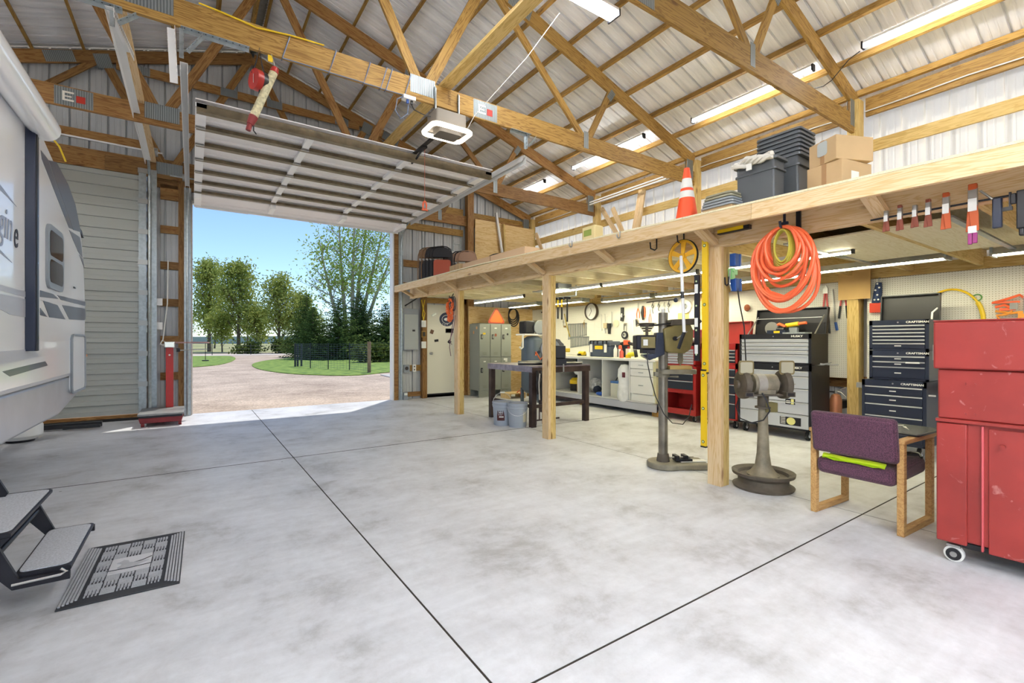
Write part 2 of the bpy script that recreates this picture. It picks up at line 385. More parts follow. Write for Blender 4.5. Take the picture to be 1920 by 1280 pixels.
board((3.69, 9.86, 0), (3.69, 9.86, 4.1), .11, .09, 'door_post', M_dark, wb, up=(0, 1, 0))
board((4.31, 9.84, 0), (4.31, 9.84, 2.5), .12, .11, 'door_post', M_dark, wb, up=(0, 1, 0))
board((5.33, 9.84, 0), (5.33, 9.84, 2.3), .1, .09, 'door_post', M_dark, wb, up=(0, 1, 0))
board((4.3, 9.84, 2.2), (5.4, 9.84, 2.2), .12, .1, 'door_header', M_truss, wb)
board((5.46, 9.8, 0), (5.46, 9.8, zl(5.5)), .14, .16, 'gable_post', M_dark, wb, up=(0, 1, 0))
for s, a, b, z0, z1 in (('plywood_panel', 5.38, 7.3, -.0, 2.1), ('plywood_panel', 5.56, 6.28, 3.1, 4.18), ('plywood_panel', 6.30, 7.3, 3.1, 4.16)):
    MB().box(a, b, 9.70, 9.718, z0+.01, z1).build(s, M_ply, wb)
board((6.12, 9.66, 4.4), (6.35, 9.6, 2.9), .05, .05, 'leaning_pole', M_white, wb)
board((6.33, 9.66, 4.15), (6.36, 9.62, 2.7), .09, .04, 'leaning_stud', M_pine2, wb, up=(0, 1, 0))
MB().box(4.35, 5.3, 9.86, 9.94, 0, .05).build('threshold', M_blackm, wb)
# left wall and the side behind
wl = thing('wall_left', 'long side wall of grey ribbed steel sheets', 'wall', kind='structure')
for k in range(15):
    y0 = -3.6+k*.9144; W = min(.9144, 9.95-y0)
    sheet(lambda u, h: (-5.6-h, y0+u, -.05), lambda u, h: (-5.6-h, y0+u, zl(-5.6)+RZ-.01), 'wall_sheet', M_wallmetal, wl, W)
for z in (1.0, 2.0, 3.0, 4.0): board((-5.56, -3.6, z), (-5.56, 9.9, z), .14, .04, 'girt', M_truss, wl)

# ------------------------------------------------------------------ roof trusses
def m_plate():
    m, t, b = newmat('gusset_plate'); N = t.nodes.new; L = t.links.new
    tc = N('ShaderNodeTexCoord'); w_ = N('ShaderNodeTexWave'); w_.inputs['Scale'].default_value = 14; w_.bands_direction = 'X'; w_.inputs['Distortion'].default_value = .6
    L(tc.outputs['Object'], w_.inputs[0]); r = N('ShaderNodeValToRGB'); r.color_ramp.elements[0].color = col('#697173'); r.color_ramp.elements[1].color = col('#999f9f')
    L(w_.outputs[0], r.inputs[0]); L(r.outputs[0], b.inputs['Base Color']); b.inputs['Metallic'].default_value = .5; b.inputs['Roughness'].default_value = .4
    bp = N('ShaderNodeBump'); bp.inputs['Strength'].default_value = .5; bp.inputs['Distance'].default_value = .004; L(w_.outputs[0], bp.inputs['Height']); L(bp.outputs[0], b.inputs['Normal']); return m
M_plate = m_plate()
M_logored = mat('red_print', '#b02818', .5); M_logow = mat('white_print', '#e8e4d8', .5)
TL = {9.82: 'dark end truss fixed against the grey gable sheets', 7.45: 'second truss from the gable, above the raised door panels', 5.0: 'middle truss carrying the door opener, cord wound round its bottom chord',
      2.57: 'truss crossing above the near end of the storage loft', .13: 'truss right above the camera at the top edge', -2.3: 'truss behind the camera'}
NB = [-.31, 2.17, 4.69, -2.83]   # bottom nodes
NT = [3.05, -1.19, 5.25, -3.39]  # top nodes
def plate(t, x, y, z, w_, h, a=0):
    for s in (-1, 1):
        o = MB().box(-w_/2, w_/2, -.001, .001, -h/2, h/2).build('gusset_plate', M_plate, t, smooth=False); o.location = (x, y+s*.0205, z); o.rotation_euler = (0, a, 0)
for ty in (9.82, 7.45, 5.0, 2.57, .13, -2.3):
    t = thing('roof_truss', TL[ty], 'truss', (0, ty, 0), group='timber roof trusses')
    m = M_dark if ty > 7 else M_truss
    zb = 4.12
    for a, b in ((-5.45, -1.14), (-1.14, 3.0), (3.0, 7.26)): board((a+.001, 0, zb), (b-.001, 0, zb), .235, .038, 'bottom_chord', m, t)
    sl = Vector((1, 0, -.32)).normalized(); off = .1
    for sgn in (1, -1):
        a = Vector((.93, 0, zl(.93)+off)); mid = Vector((.93+sgn*2.6, 0, zl(.93+sgn*2.6)+off)); e = Vector((.93+sgn*6.33, 0, zl(.93+sgn*6.33)+off))
        board(a, mid, .19, .038, 'top_chord', m, t); board(mid, e, .19, .038, 'top_chord', m, t)
        plate(t, mid.x, 0, mid.z, .36, .17, sgn*.31)
        hx = .93+sgn*6.2
        board((hx, 0, 4.24), (hx, 0, zl(hx)+.02), .14, .037, 'heel_block', m, t, up=(1, 0, 0)); plate(t, hx+sgn*.0, 0, 4.25, .17, .34)
    def web(a, b, w=.09): board(a, b, w, .037, 'web', m, t, up=(0, 1, 0) if False else (-(b[2]-a[2]), 0, b[0]-a[0]))
    zt = lambda x: zl(x)+.03
    web((2.12, 0, 4.2), (1.0, 0, zt(.93)), .11); web((-.26, 0, 4.2), (.86, 0, zt(.93)), .11)
    web((2.24, 0, 4.2), (3.0, 0, zt(3.0)), .12); web((-.38, 0, 4.2), (-1.14, 0, zt(-1.14)), .12)
    web((4.64, 0, 4.2), (3.12, 0, zt(3.1)), .09); web((-2.78, 0, 4.2), (-1.26, 0, zt(-1.26)), .09)
    web((4.75, 0, 4.2), (5.2, 0, zt(5.2)), .09); web((-2.89, 0, 4.2), (-3.34, 0, zt(-3.34)), .09)
    plate(t, 2.17, 0, 4.17, .30, .20); plate(t, -.31, 0, 4.17, .36, .20); plate(t, 4.69, 0, 4.17, .09, .24); plate(t, -2.83, 0, 4.17, .09, .24)
    for xx, s in ((3.02, 1), (-1.16, -1)): plate(t, xx, 0, zl(xx)+.03, .2, .22, s*.31)
    for xx, s in ((5.2, 1), (-3.34, -1)): plate(t, xx, 0, zl(xx)-.03, .1, .17, s*.6)
    if ty < 9: # splice plates with a printed mark
        for xx in (3.0, -1.14):
            plate(t, xx, 0, 4.12, .34, .21)
            MB().box(xx+.02, xx+.10, -.0235, -.0218, 4.07, 4.15).build('printed_mark', M_logored, t)
            b = MB(); b.box(xx-.10, xx-.08, -.0235, -.0218, 4.07, 4.18); b.box(xx-.08, xx-.0, -.0235, -.0218, 4.16, 4.18); b.box(xx-.08, xx-.0, -.0235, -.0218, 4.07, 4.09); b.box(xx-.08, xx-.02, -.0235, -.0218, 4.115, 4.13); b.build('printed_mark', M_logow, t)
    if ty > 9:
        board((-1.0, -.04, 5.7), (2.85, -.04, 5.7), .14, .038, 'collar_board', m, t)
        for xx in (.55, 1.28, 2.5, -.7):
            o = MB().box(-.13, .13, -.001, .001, -.07, .07).build('gusset_plate', M_plate, t, smooth=False); o.location = (xx, -.061, 5.7)
board((2.46, -2.3, 4.27), (2.46, 2.5, 4.27), .14, .038, 'brace', M_truss, ceiling, up=(1, 0, 0))
board((2.46, 2.5, 4.262), (2.46, 9.8, 4.262), .14, .038, 'brace', M_pine2, ceiling, up=(1, 0, 0))
board((-.55, 4.9, 4.262), (-.55, 9.8, 4.262), .12, .038, 'brace', M_pine, ceiling, up=(1, 0, 0))
# ------------------------------------------------------------------ doors
M_dpanel = mat('white_door_skin', '#f3f0ee', .4, 0)
M_stile = mat('white_stile', '#ffffff', .35)
M_strut = mat('weathered_strut', '#7f735c', .5, .3, .3, 12)
d1 = thing('door_1', 'raised white sectional garage door seen from below', 'door', kind='structure')
ys = [5.87, 6.43, 6.99, 7.55, 8.11, 8.67, 9.23]
def secbox(b, x0, x1, y0, y1, z0, z1): b.box(x0, x1, y0, y1, z0, z1)
DZ = 3.76
def dz(y): return DZ if y < 9.2 else DZ-(y-9.2)*.28
xL, xR = .03, 3.66
edges = ys+[9.80]
for i in range(7):
    y0, y1 = edges[i]+.004, edges[i+1]-.004
    if i == 6: y0, y1 = 9.2, 9.70
    sec = None
    L0 = y1-y0; b = MB()
    pr = [(0, 0), (.07*L0/.55, 0), (.085*L0/.55, .02), (.17*L0/.55, .02), (.185*L0/.55, 0), (.36*L0/.55, 0), (.375*L0/.55, .02), (.45*L0/.55, .02), (.465*L0/.55, 0), (L0, 0)]
    za, zb2 = (DZ, DZ) if i < 6 else (DZ-.01, DZ-.14)
    vs = []
    for (u, h) in pr:
        z = za+(zb2-za)*u/L0; vs += [(xL, y0+u, z+h), (xR, y0+u, z+h)]
    b.add(vs, [(2*k, 2*k+2, 2*k+3, 2*k+1) for k in range(len(pr)-1)])
    b.box(xL, xR, y0, y1, max(za, zb2)+.03, max(za, zb2)+.04)
    sec = b.build('door_section', M_dpanel, d1, smooth=False)
    zz = (za+zb2)/2
    # strut along the joint
    y_s = y0+.02 if i else y0+.01
    h = .055 if i else .10
    MB().box(xL+.01, xR-.01, y_s, y_s+.02, za-h, za-.002).box(xL+.01, xR-.01, y_s-.03, y_s, za-h, za-h+.006).box(xL+.01, xR-.01, y_s+.02, y_s+.05, za-h, za-h+.006).build('strut', M_strut, d1)
    for xs in (1.19, 2.42):
        MB().box(xs-.04, xs+.04, y0+.03, y1-.03, zz-.045-(.03 if i == 6 else 0), zz+.0).build('stile', M_stile, d1)
    for xs in (xL+.05, xR-.06): MB().box(xs-.05, xs+.05, y0+.01, y1-.01, zz-.045-(.04 if i == 6 else 0), zz).build('end_stile', M_stile, d1)
    if i < 6:
        for xs in (xL+.05, 1.19, 2.42, xR-.06):
            b = MB().box(xs-.045, xs+.045, y1-.035, y1+.035, DZ-.053, DZ-.046).cyl((xs-.05, y1, DZ-.060), (xs+.05, y1, DZ-.060), .009, n=6); b.build('hinge', M_steel, d1)
MB().box(xL, xR, 9.70, 9.73, 3.58, 3.64).build('bottom_seal', M_white, d1)
for xs in (-.06, 3.75): # horizontal and vertical tracks
    b = MB(); b.box(xs-.028, xs+.028, 5.2, 9.3, 3.80, 3.805); b.box(xs-.03, xs-.026, 5.2, 9.3, 3.73, 3.805); b.box(xs+.026, xs+.03, 5.2, 9.3, 3.70, 3.805); b.build('horizontal_track', M_white, d1)
    pts = arc((xs, 9.3, 3.30), .46, 90, 0, 10, 'yz')
    b = MB().tube(pts, .022, 6); b.cyl((xs, 9.76, 3.32), (xs, 9.76, 0.02), .022, n=6); b.build('vertical_track', M_galv, d1)
    MB().box(xs-.05, xs+.05, 9.77, 9.79, 0, 3.9).build('track_angle', M_galv, d1)
b = MB().cyl((-.3, 9.62, 4.02), (3.95, 9.62, 4.02), .013); b.build('torsion_shaft', M_galv, d1)
b = MB().cyl((1.0, 9.62, 4.02), (1.75, 9.62, 4.02), .03); b.cyl((1.95, 9.62, 4.02), (2.6, 9.62, 4.02), .03); b.build('torsion_spring', M_blackm, d1)
for xs in (-.1, 3.8): MB().cyl((xs-.03, 9.62, 4.02), (xs+.03, 9.62, 4.02), .06).build('cable_drum', M_steel, d1)
def jamb(x0, x1, name, m, z1=3.7, y0=9.78, y1=9.98): return MB().box(x0, x1, y0, y1, 0, z1).build(name, m, d1)
jamb(-.035, -.005, 'jamb_board', M_dark, y0=9.82); jamb(3.575, 3.605, 'jamb_trim', M_white, y0=9.80); jamb(3.61, 3.70, 'jamb_board', M_dark, 3.9, y0=9.79, y1=9.83); jamb(-.005, .012, 'jamb_trim', M_white, y0=9.88)
MB().box(-.01, 3.6, 9.86, 9.98, 3.67, 3.72).build('head_trim', M_white, d1)
MB().box(.05, .85, 9.8, 9.84, 3.60, 3.65).build('weather_strip', M_galv, d1)
# left door, shut
M_dpg = mat('grey_white_door_skin', '#a9aca6', .45, .15)
d2 = thing('door_2', 'shut pale ribbed sectional door behind the trailer', 'door', kind='structure')
n = 8
for i in range(n):
    z0 = .09+i*.5; z1 = z0+.494; b = MB(); vs = []
    pr = [(0, 0), (.06, 0), (.066, .03), (.16, .03), (.166, 0), (.23, 0), (.236, .03), (.33, .03), (.336, 0), (.40, 0), (.406, .02), (.48, .02), (.486, -.016), (.501, -.016)]
    for (u, h) in pr: vs += [(-4.3, 9.82+h, z0+u), (-.615, 9.82+h, z0+u)]
    b.add(vs, [(2*k, 2*k+1, 2*k+3, 2*k+2) for k in range(len(pr)-1)]); b.build('door_section', M_dpg, d2, smooth=False)
    MB().box(-.72, -.62, 9.79, 9.825, z0+.01, z1-.01).build('end_stile', M_galv, d2)
    MB().box(-.73, -.60, 9.775, 9.79, z1-.05, z1+.03).build('hinge', M_steel, d2)
MB().box(-4.3, -.65, 9.80, 9.9, .0, .085).build('bottom_board', M_dark, d2)
MB().box(-4.3, -.65, 9.72, 9.80, .0, .035).build('bottom_seal', M_rubber, d2)
b = MB().cyl((-.57, 9.72, .02), (-.57, 9.72, 3.75), .022, n=6); b.tube([(-.57, 9.72, 3.75), (-.57, 9.66, 3.98), (-.57, 9.45, 4.12), (-.57, 9.2, 4.18)], .022, 6); b.build('vertical_track', M_galv, d2)
MB().box(-.56, -.48, 9.74, 9.77, 0, 4.1).build('track_angle', M_galv, d2)
MB().box(-.60, -.595, 4.95, 9.25, 4.03, 4.10).box(-.60, -.53, 4.95, 9.25, 4.10, 4.105).build('horizontal_track', M_white, d2)
MB().cyl((-4.2, 9.62, 4.42), (-.4, 9.62, 4.36), .013).build('torsion_shaft', M_white, d2)
MB().cyl((-3.6, 9.62, 4.41), (-2.05, 9.62, 4.385), .035).build('torsion_spring', M_blackm, d2)
MB().cyl((-.52, 9.62, 4.36), (-.46, 9.62, 4.36), .07).build('cable_drum', M_steel, d2)
# walk door
M_wd = mat('cream_door_paint', '#dfdccb', .45)
d3 = thing('door_3', 'cream walk-through door with stickers', 'door', kind='structure')
MB().box(4.375, 5.265, 9.80, 9.85, .09, 2.105).build('door_leaf', M_wd, d3)
MB().box(4.36, 5.28, 9.86, 9.9, 0, .085).build('door_sweep', M_blackm, d3)
MB().lathe([(0, 0), (.032, 0), (.032, .008), (.012, .012), (.012, .04), (.03, .05), (.033, .065), (.02, .08), (0, .082)], 14, (4.46, 9.80, 1.0), Matrix.Rotation(R(90), 4, 'X')).build('door_knob', M_steel, d3)
M_st1 = mat('navy_print', '#26304e', .5); M_st2 = mat('tan_print', '#8a7a58', .5); M_stw = mat('cream_print', '#e6e6e0', .5)
def disc(name, c, rx, rz, m, y=9.799, parent=None, n=28, t=.002): return MB().prism([(rx*cos(2*pi*i/n), rz*sin(2*pi*i/n)) for i in range(n)], 1, -t, 0).build(name, m, parent or d3, loc=(c[0], y, c[1]))
disc('oval_sticker', (4.86, 1.78), .185, .16, M_st1); disc('sticker_ring', (4.86, 1.78), .125, .10, M_stw, 9.7965); disc('sticker_centre', (4.86, 1.78), .115, .09, M_st1, 9.7945); disc('sticker_animal', (4.86, 1.78), .07, .035, M_stw, 9.7925)
for i, ch in enumerate('TEX'): text(ch, .055, M_stw, d3, (4.76+i*.055, 9.795, 1.665-.012*sin(i*1.5)), (R(90), 0, R(0)))
def stick(cx, cz, w_, h, a, m):
    o = MB().box(-w_/2, w_/2, -.002, 0, -h/2, h/2).build('sticker', m, d3); o.location = (cx, 9.799, cz); o.rotation_euler = (0, R(a), 0)
stick(4.93, 1.52, .2, .10, 0, M_blackm); stick(4.93, 1.52, .17, .07, 0, M_st2); bpy.context.view_layer.update()
d3.children[-1].location.y = 9.7965
stick(4.49, 1.49, .08, .09, 20, mat('brown_print', '#6a4a36', .5)); stick(4.60, 1.29, .10, .055, -8, M_blackm); stick(4.93, 1.26, .08, .07, 35, M_blackm); stick(4.54, 1.88, .12, .04, -25, M_galv)
# ------------------------------------------------------------------ storage loft
loft = thing('storage_loft', 'long pine storage loft on three laminated posts along the right wall', 'loft')
def bz(y): return 2.13+.011*(y-5)          # underside of the beam
def rz_(y): return 2.285+.021*(y-.9) if y < 6 else 2.392+.004*(y-6)
cuts = [-2.3, .0, 2.43, 4.86, 7.33, 9.45]
for a, b in zip(cuts[:-1], cuts[1:]):
    board((3.86, a+.002, bz(a)+.105), (3.86, b-.002, bz(b)+.105), .21, .075, 'beam', M_pine, loft)
for a, b in ((-2.3, -.5), (-.5, 1.9), (1.9, 4.86), (4.86, 7.4), (7.4, 9.42)):
    board((3.49, a, rz_(a)-.059), (3.49, b-.002, rz_(b)-.059), .116, .038, 'rail', M_pine, loft)
for y in (2.42, 4.82, 7.33):
    for k in range(3): board((3.835+.041*k, y, 0), (3.835+.041*k, y, bz(y)-.001), .13, .039, 'post_ply', M_pine if k == 0 else M_pine2, loft, up=(0, 1, 0))
for y in (9.25, 8.55, 7.33, 6.1, 4.86, 3.64, 2.42, 1.2, -.2):
    board((3.515, y, rz_(y)-.05), (3.81, y, bz(y)+.035), .045, .085, 'bracket', M_pine, loft)
y = 9.3
while y > -2.3:
    board((3.9, y, rz_(y)-.092), (7.38, y, rz_(y)-.092), .18, .038, 'joist', M_pine2 if y < 3.2 else M_deck, loft); y -= .61
def dk(y): return rz_(y)+.016       # top of the deck, which follows the sagging rail
for a, b in ((-2.3, .1), (.1, 2.5), (2.5, 4.95), (4.95, 6.0), (6.0, 7.4), (7.4, 9.42)):
    a += .002; b -= .002; MB().add([(x, y, dk(y)-(.015 if lo else 0)) for x in (3.472, 7.38) for y in (a, b) for lo in (0, 1)], [(0, 1, 3, 2), (4, 6, 7, 5), (0, 4, 5, 1), (2, 3, 7, 6), (0, 2, 6, 4), (1, 5, 7, 3)]).build('deck_sheet', M_deck, loft)
MB().box(4.3, 5.9, .95, 2.0, 2.115, 2.127).build('storage_board', M_deck, loft)
MB().box(4.2, 6.2, .93, .97, 2.10, 2.115).build('board_runner', M_galv, loft); MB().box(4.2, 6.2, 1.98, 2.02, 2.10, 2.115).build('board_runner', M_galv, loft)

# hooks and things on the beam face
def hook(name, label, x, y, z, size=.1, m=M_blackm, kind='L'):
    if kind == 'L': pts = [(x, y, z+size), (x, y, z), (x-.03, y, z-.02), (x-size*.9, y, z-.01), (x-size, y, z+.05)]
    else: pts = [(x, y, z+size), (x, y, z)]+[tuple(v) for v in arc((x-.02, y, z-.0), .02, 0, -180, 8)]+[(x-.04, y, z+.015)]
    o = MB().tube(pts, .007, 6).build(name, m); tag(o, label, 'hook'); return o
hook('utility_hook', 'black utility hook screwed to the loft beam left of the measuring wheel', 3.80, 3.03, 2.19)
hook('utility_hook', 'black utility hook on the loft beam directly above the measuring wheel', 3.80, 2.72, 2.20)
hook('small_hook', 'small steel hook on the loft rail above the drill press', 3.46, 3.2, 2.30, .05, M_steel, 'S')
hook('small_hook', 'small steel hook on the loft rail nearer the gable', 3.46, 3.9, 2.33, .05, M_steel, 'S')
hook('utility_hook', 'small black hook on the side of the near loft post', 3.90, 2.335, 1.78, .06)

# ------------------------------------------------------------------ lamps
M_tube = emat('lit_tube', (.97, .98, 1, 1), TUBE)
M_tube2 = emat('lit_shop_tube', (1, .95, .68, 1), SHOPTUBE)
M_fill = emat('unseen_fill_tube', (.97, .98, 1, 1), FILL_TUBE)
def strip(label, a, b, twin=0, group='ceiling tube lamps', m=None):
    a = Vector(a); b = Vector(b); d = (b-a).normalized(); s = d.cross(Vector((0, 0, 1))).normalized(); c = (a+b)/2
    t = thing('tube_lamp', label, 'lamp', tuple(c), group=group); a -= c; b -= c
    B = basis(d); Ln = (b-a).length/2
    hw = .09 if twin else .035
    MB().box(-Ln, Ln, -hw, hw, .02, .05, B).build('housing', M_white, t)
    for o in ((-.05, .05) if twin else (0,)):
        MB().cyl(a+s*o-Vector((0, 0, .005)), b+s*o-Vector((0, 0, .005)), .017, n=8).build('tube', m or M_tube, t)
    MB().box(-Ln-.02, -Ln, -hw, hw, -.03, .05, B).box(Ln, Ln+.02, -hw, hw, -.03, .05, B).build('end_cap', M_blackm, t)
    return t
strip('twin tube lamp hung crosswise under the roof at the top edge', (1.5, 3.75, 4.95), (3.95, 3.75, 4.95), 1)
strip('long lit tube lamp on the roof slope in the top right corner', (6.45, 2.2, 4.70), (6.45, -.2, 4.70))
strip('lit tube lamp on the roof slope beyond the near truss, right of centre', (6.45, 4.45, 4.70), (6.45, 2.75, 4.70))
strip('lit tube lamp on the roof slope above the traffic cone truss bay, small', (6.3, 7.06, 4.73), (6.3, 5.3, 4.73))
strip('smallest lit tube lamp on the roof slope near the gable end', (6.3, 9.1, 4.73), (6.3, 8.0, 4.73))
for i, (x, y) in enumerate(((-4.5, 6.2), (-4.5, 2.0), (-2.0, -1.2), (1.7, -1.9), (3.9, -2.9), (-4.2, -1.4), (-2.6, -2.6), (.2, -2.0), (1.2, -3.3))):  # unseen lamps, added as fill for the trailer, left roof and camera-facing sides
    xx = abs(x-.93)
    strip(('far left fill lamp added over the trailer', 'left fill lamp added over the trailer roof', 'fill lamp added behind the camera on the left', 'fill lamp added behind the camera in the middle', 'fill lamp added behind the camera over the loft side', 'fill lamp added behind the camera in the far left corner', 'rearmost fill lamp added on the left', 'fill lamp added behind the camera by the ridge', 'fill lamp added just behind the camera on the right')[i], (x, y-1.2, 3.9 if y < 0 else 4.25), (x, y+1.2, 3.9 if y < 0 else 4.25), 1, m=M_fill)
def fluo(label, x, y0, y1, z, lit=True):
    t = thing('shop_light', label, 'lamp', (x, (y0+y1)/2, z), group='shop lights under the loft'); L_ = (y1-y0)/2
    MB().prism([(-.11, -.02), (-.05, .05), (.05, .05), (.11, -.02), (.10, -.02), (.045, .04), (-.045, .04), (-.10, -.02)], 1, -L_, L_).build('reflector', mat('shop_reflector', '#b9b8b4', .4, .3) if 'shop_reflector' not in bpy.data.materials else bpy.data.materials['shop_reflector'], t, smooth=False)
    for s in (-.045, .045): MB().cyl((s, -L_+.03, .0), (s, L_-.03, .0), .017, n=8).build('tube', M_tube2 if lit else M_white, t)
    MB().box(-.1, .1, -L_, -L_+.02, -.03, .05).box(-.1, .1, L_-.02, L_, -.03, .05).build('end_plate', M_galv, t)
    return t
fluo('lit shop light over the grey tool chest, partly behind the orange hose', 6.2, 2.65, 3.87, 2.09)
fluo('lit shop light over the navy tool chests', 6.2, 1.40, 2.6, 2.11)
fluo('lit shop light at the right edge over the red steel box', 6.2, -.1, 1.1, 2.09)
fluo('lit shop light above the workbench left of the wall clock', 6.35, 6.75, 7.95, 2.07)
fluo('lit shop light nearest the gable, above the air compressor', 6.2, 8.0, 9.1, 2.08)
fluo('shop light seen side on above the wall clock end of the bench', 6.75, 5.45, 6.65, 2.07)
fluo('shop light seen side on behind the measuring wheel', 6.75, 4.15, 5.35, 2.07)
for lb, y0, y1 in (('thin lit strip under the loft nearest the walk door', 6.95, 8.75), ('thin lit strip under the loft right of the middle post', 5.0, 6.4), ('thin lit strip under the loft behind the measuring wheel', 3.4, 4.95), ('thin lit strip under the loft behind the near post', 1.8, 3.35)):
    t = thing('strip_light', lb, 'lamp', (5.0, (y0+y1)/2, 2.085), group='strip lights under the loft'); L_ = (y1-y0)/2
    MB().box(-.02, .02, -L_, L_, .01, .05).build('housing', M_white, t); MB().box(-.012, .012, -L_+.01, L_-.01, -.008, .01).build('diffuser', M_tube2, t); MB().box(-.02, .02, -L_-.02, -L_, -.01, .05).build('end_cap', M_black, t)
# ------------------------------------------------------------------ door opener and what hangs from the middle truss
def perf(name, p0, p1, w_, parent, m=M_galv, up=(0, 0, 1)):
    """perforated angle iron"""
    p0 = Vector(p0); p1 = Vector(p1); B = basis(p1-p0, up); Ln = (p1-p0).length
    b = MB().box(0, Ln, -.002, .002, -w_/2, w_/2, B).box(0, Ln, -.002, w_*.8, w_/2-.003, w_/2, B); o = b.build(name, m, parent, loc=p0, smooth=False)
    h = MB(); n = int(Ln/.05)
    for i in range(n): x = (i+.5)*Ln/n; h.cyl(B @ Vector((x, -.0028, 0)), B @ Vector((x, .0028, 0)), w_*.16, n=6)
    h.build('slot', M_black, o, smooth=False); return o
op = thing('garage_door_opener', 'grey garage door opener with glowing light rim below the middle truss', 'opener', (2.45, 4.93, 3.70))
M_opb = mat('taupe_opener', '#8d867c', .4, .2)
MB().prism(rrect(-.19, .19, -.13, .15, .03), 2, .02, .19).build('body', M_opb, op, bevel=.008)
MB().prism(rrect(-.14, .14, -.10, .10, .03), 2, -.05, .02).build('lower_shell', mat('taupe_dark', '#6a655e', .4), op)
rim = [(x, y, -.01) for x, y in rrect(-.24, .24, -.17, .17, .07, 5)]
MB().tube(rim, .027, 8, closed=True).build('light_rim', emat('opener_glow', (1, .86, .66, 1), 2.6), op)
for x in (-.14, .16): perf('hanger_strap', (x, .03, .16), (x, .03, .50), .035, op, up=(0, 1, 0))
b = MB().box(-.02, .02, .15, 4.75, .06, .085); b.build('rail', M_black, op)
b = MB().box(-.03, .03, .62, .80, .035, .06); b.tube([(0, .7, .04), (.02, .98, .0), (.0, 1.06, -.03)], .014, 6); b.build('trolley_arm', M_black, op)
t = MB().tube([(.02, .68, .04), (.02, .68, -.62)], .003, 4); t.build('release_cord', mat('red_cord', '#b05a48', .7), op)
b = MB().tube([(.02+.035*cos(a)*.8, .68, -.68+.05*sin(a)) for a in [i*pi/6 for i in range(12)]], .007, 6, closed=True); b.box(-.02, .06, .67, .69, -.75, -.735); b.tube([(.02, .68, -.62), (-.01, .68, -.74)], .005); b.tube([(.02, .68, -.62), (.05, .68, -.74)], .005); b.build('release_handle', mat('orange_handle', '#d8623c', .5), op)
# brackets that carry the tracks
def bracket(label, x, L0, L1, hang):
    t = thing('track_hanger', label, 'bracket', (x, 4.965, 3.99), group='perforated steel track hangers')
    perf('top_angle', (L0, 0, .0), (L1, 0, .0), .045, t, up=(0, 1, 0)); perf('hanger_angle', (0, 0, 0), (0, 0, -hang), .04, t, up=(0, 1, 0))
    perf('diagonal', (.02, -.01, -hang*.75), (.14, -.01, -.01), .035, t, up=(0, 1, 0)); return t
bracket('perforated track hanger at the left rail of the raised door, below the truss', -.06, -.02, .5, .26)
bracket('perforated track hanger at the far left holding the slanting white rail', -.52, -.3, .05, .16)
bracket('perforated track hanger at the right rail of the raised door', 3.62, -.25, .06, .2)
for (lb, p, q) in (('white slotted rail end dropping from the left hanger of the raised door', (-.12, 4.93, 3.95), (-.10, 4.96, 3.50)), ('white slotted rail slanting down from the far left hanger', (-.52, 4.93, 3.92), (-.47, 5.9, 4.06))):
    o = perf('slotted_rail', p, q, .07, None, M_white, up=(0, 1, 0) if 'dropping' in lb else (0, 0, 1)); tag(o, lb, 'rail')
# cord reel, thermometer-like trouble light, cords
t = thing('cord_reel', 'red cord reel hanging under the middle truss', 'reel', (.52, 4.93, 3.79))
MB().cyl((-.05, .0, -.09), (.00, .02, -.09), .095, n=20).build('red_shell', M_red, t); MB().cyl((.005, .02, -.09), (.045, .035, -.09), .085, n=20).build('black_shell', M_black, t)
MB().box(-.052, -.05, -.015, .015, -.13, -.05).build('label_strip', M_stw, t); MB().tube([(-.06, .03, -.03), (-.03, 0, .06), (.0, .01, .215), (.02, 0, .06), (.05, .03, -.03)], .006).build('hanging_bail', M_blackm, t)
MB().tube([(0, 0, -.18), (-.01, 0, -.35), (-.05, -.02, -.5), (-.05, -.02, -.58), (-.03, -.03, -.61)], .006).build('cord', M_black, t)
t = thing('trouble_light', 'worn white trouble light with red ends hanging aslant below the truss', 'lamp', (.64, 4.93, 3.86))
MB().cyl((0, 0, -.05), (-.17, -.02, -.52), .036, n=12).build('tube_body', mat('worn_white', '#cfc7a2', .6, 0, .45, 30), t)
MB().cyl((.012, 0, -.005), (0, 0, -.055), .03, .04, n=12).build('red_cap', M_red, t); MB().cyl((-.17, -.02, -.52), (-.2, -.022, -.6), .04, .03, n=12).cyl((-.2, -.022, -.6), (-.215, -.025, -.66), .022, n=10).build('red_handle', mat('dark_red', '#7e2a2a', .5), t)
MB().tube([(.012, 0, 0), (.0, 0, .05), (-.02, 0, .11)], .006).build('hook', M_chrome, t); MB().box(-.05, -.01, -.005, .005, .04, .10).build('yellow_tag', M_yellow, t)
# wiring on the truss
b = MB()
def wrap(x, skew=.07): return [(x, 4.972, 4.0), (x+skew*.5, 4.968, 4.12), (x+skew, 4.972, 4.242), (x+skew, 5.03, 4.245), (x, 5.03, 4.0), (x, 4.972, 3.995)]
M_bluec = mat('grey_blue_cord', '#6a7890', .5)
allp = []
for i, x in enumerate((.72, 1.15, 1.5, 1.68, 1.74, 1.95)): allp += wrap(x)
b.tube(allp+[(1.95, 4.972, 3.996), (1.95, 4.97, 3.995), (1.86, 4.96, 3.93), (1.84, 4.96, 3.80), (1.90, 4.96, 3.72), (1.98, 4.96, 3.80), (1.99, 4.96, 3.90)], .006, 5)
o = b.build('wrapped_cord', M_bluec); tag(o, 'grey cord wound round the middle truss bottom chord', 'cord')
o = MB().tube([(.05, 4.97, 4.25), (.25, 4.97, 4.235), (.5, 4.965, 4.2), (.8, 4.965, 4.235), (1.1, 4.97, 4.25)], .008, 6).build('extension_lead', M_yellow); tag(o, 'yellow cord lying along the top of the middle truss chord', 'cord')
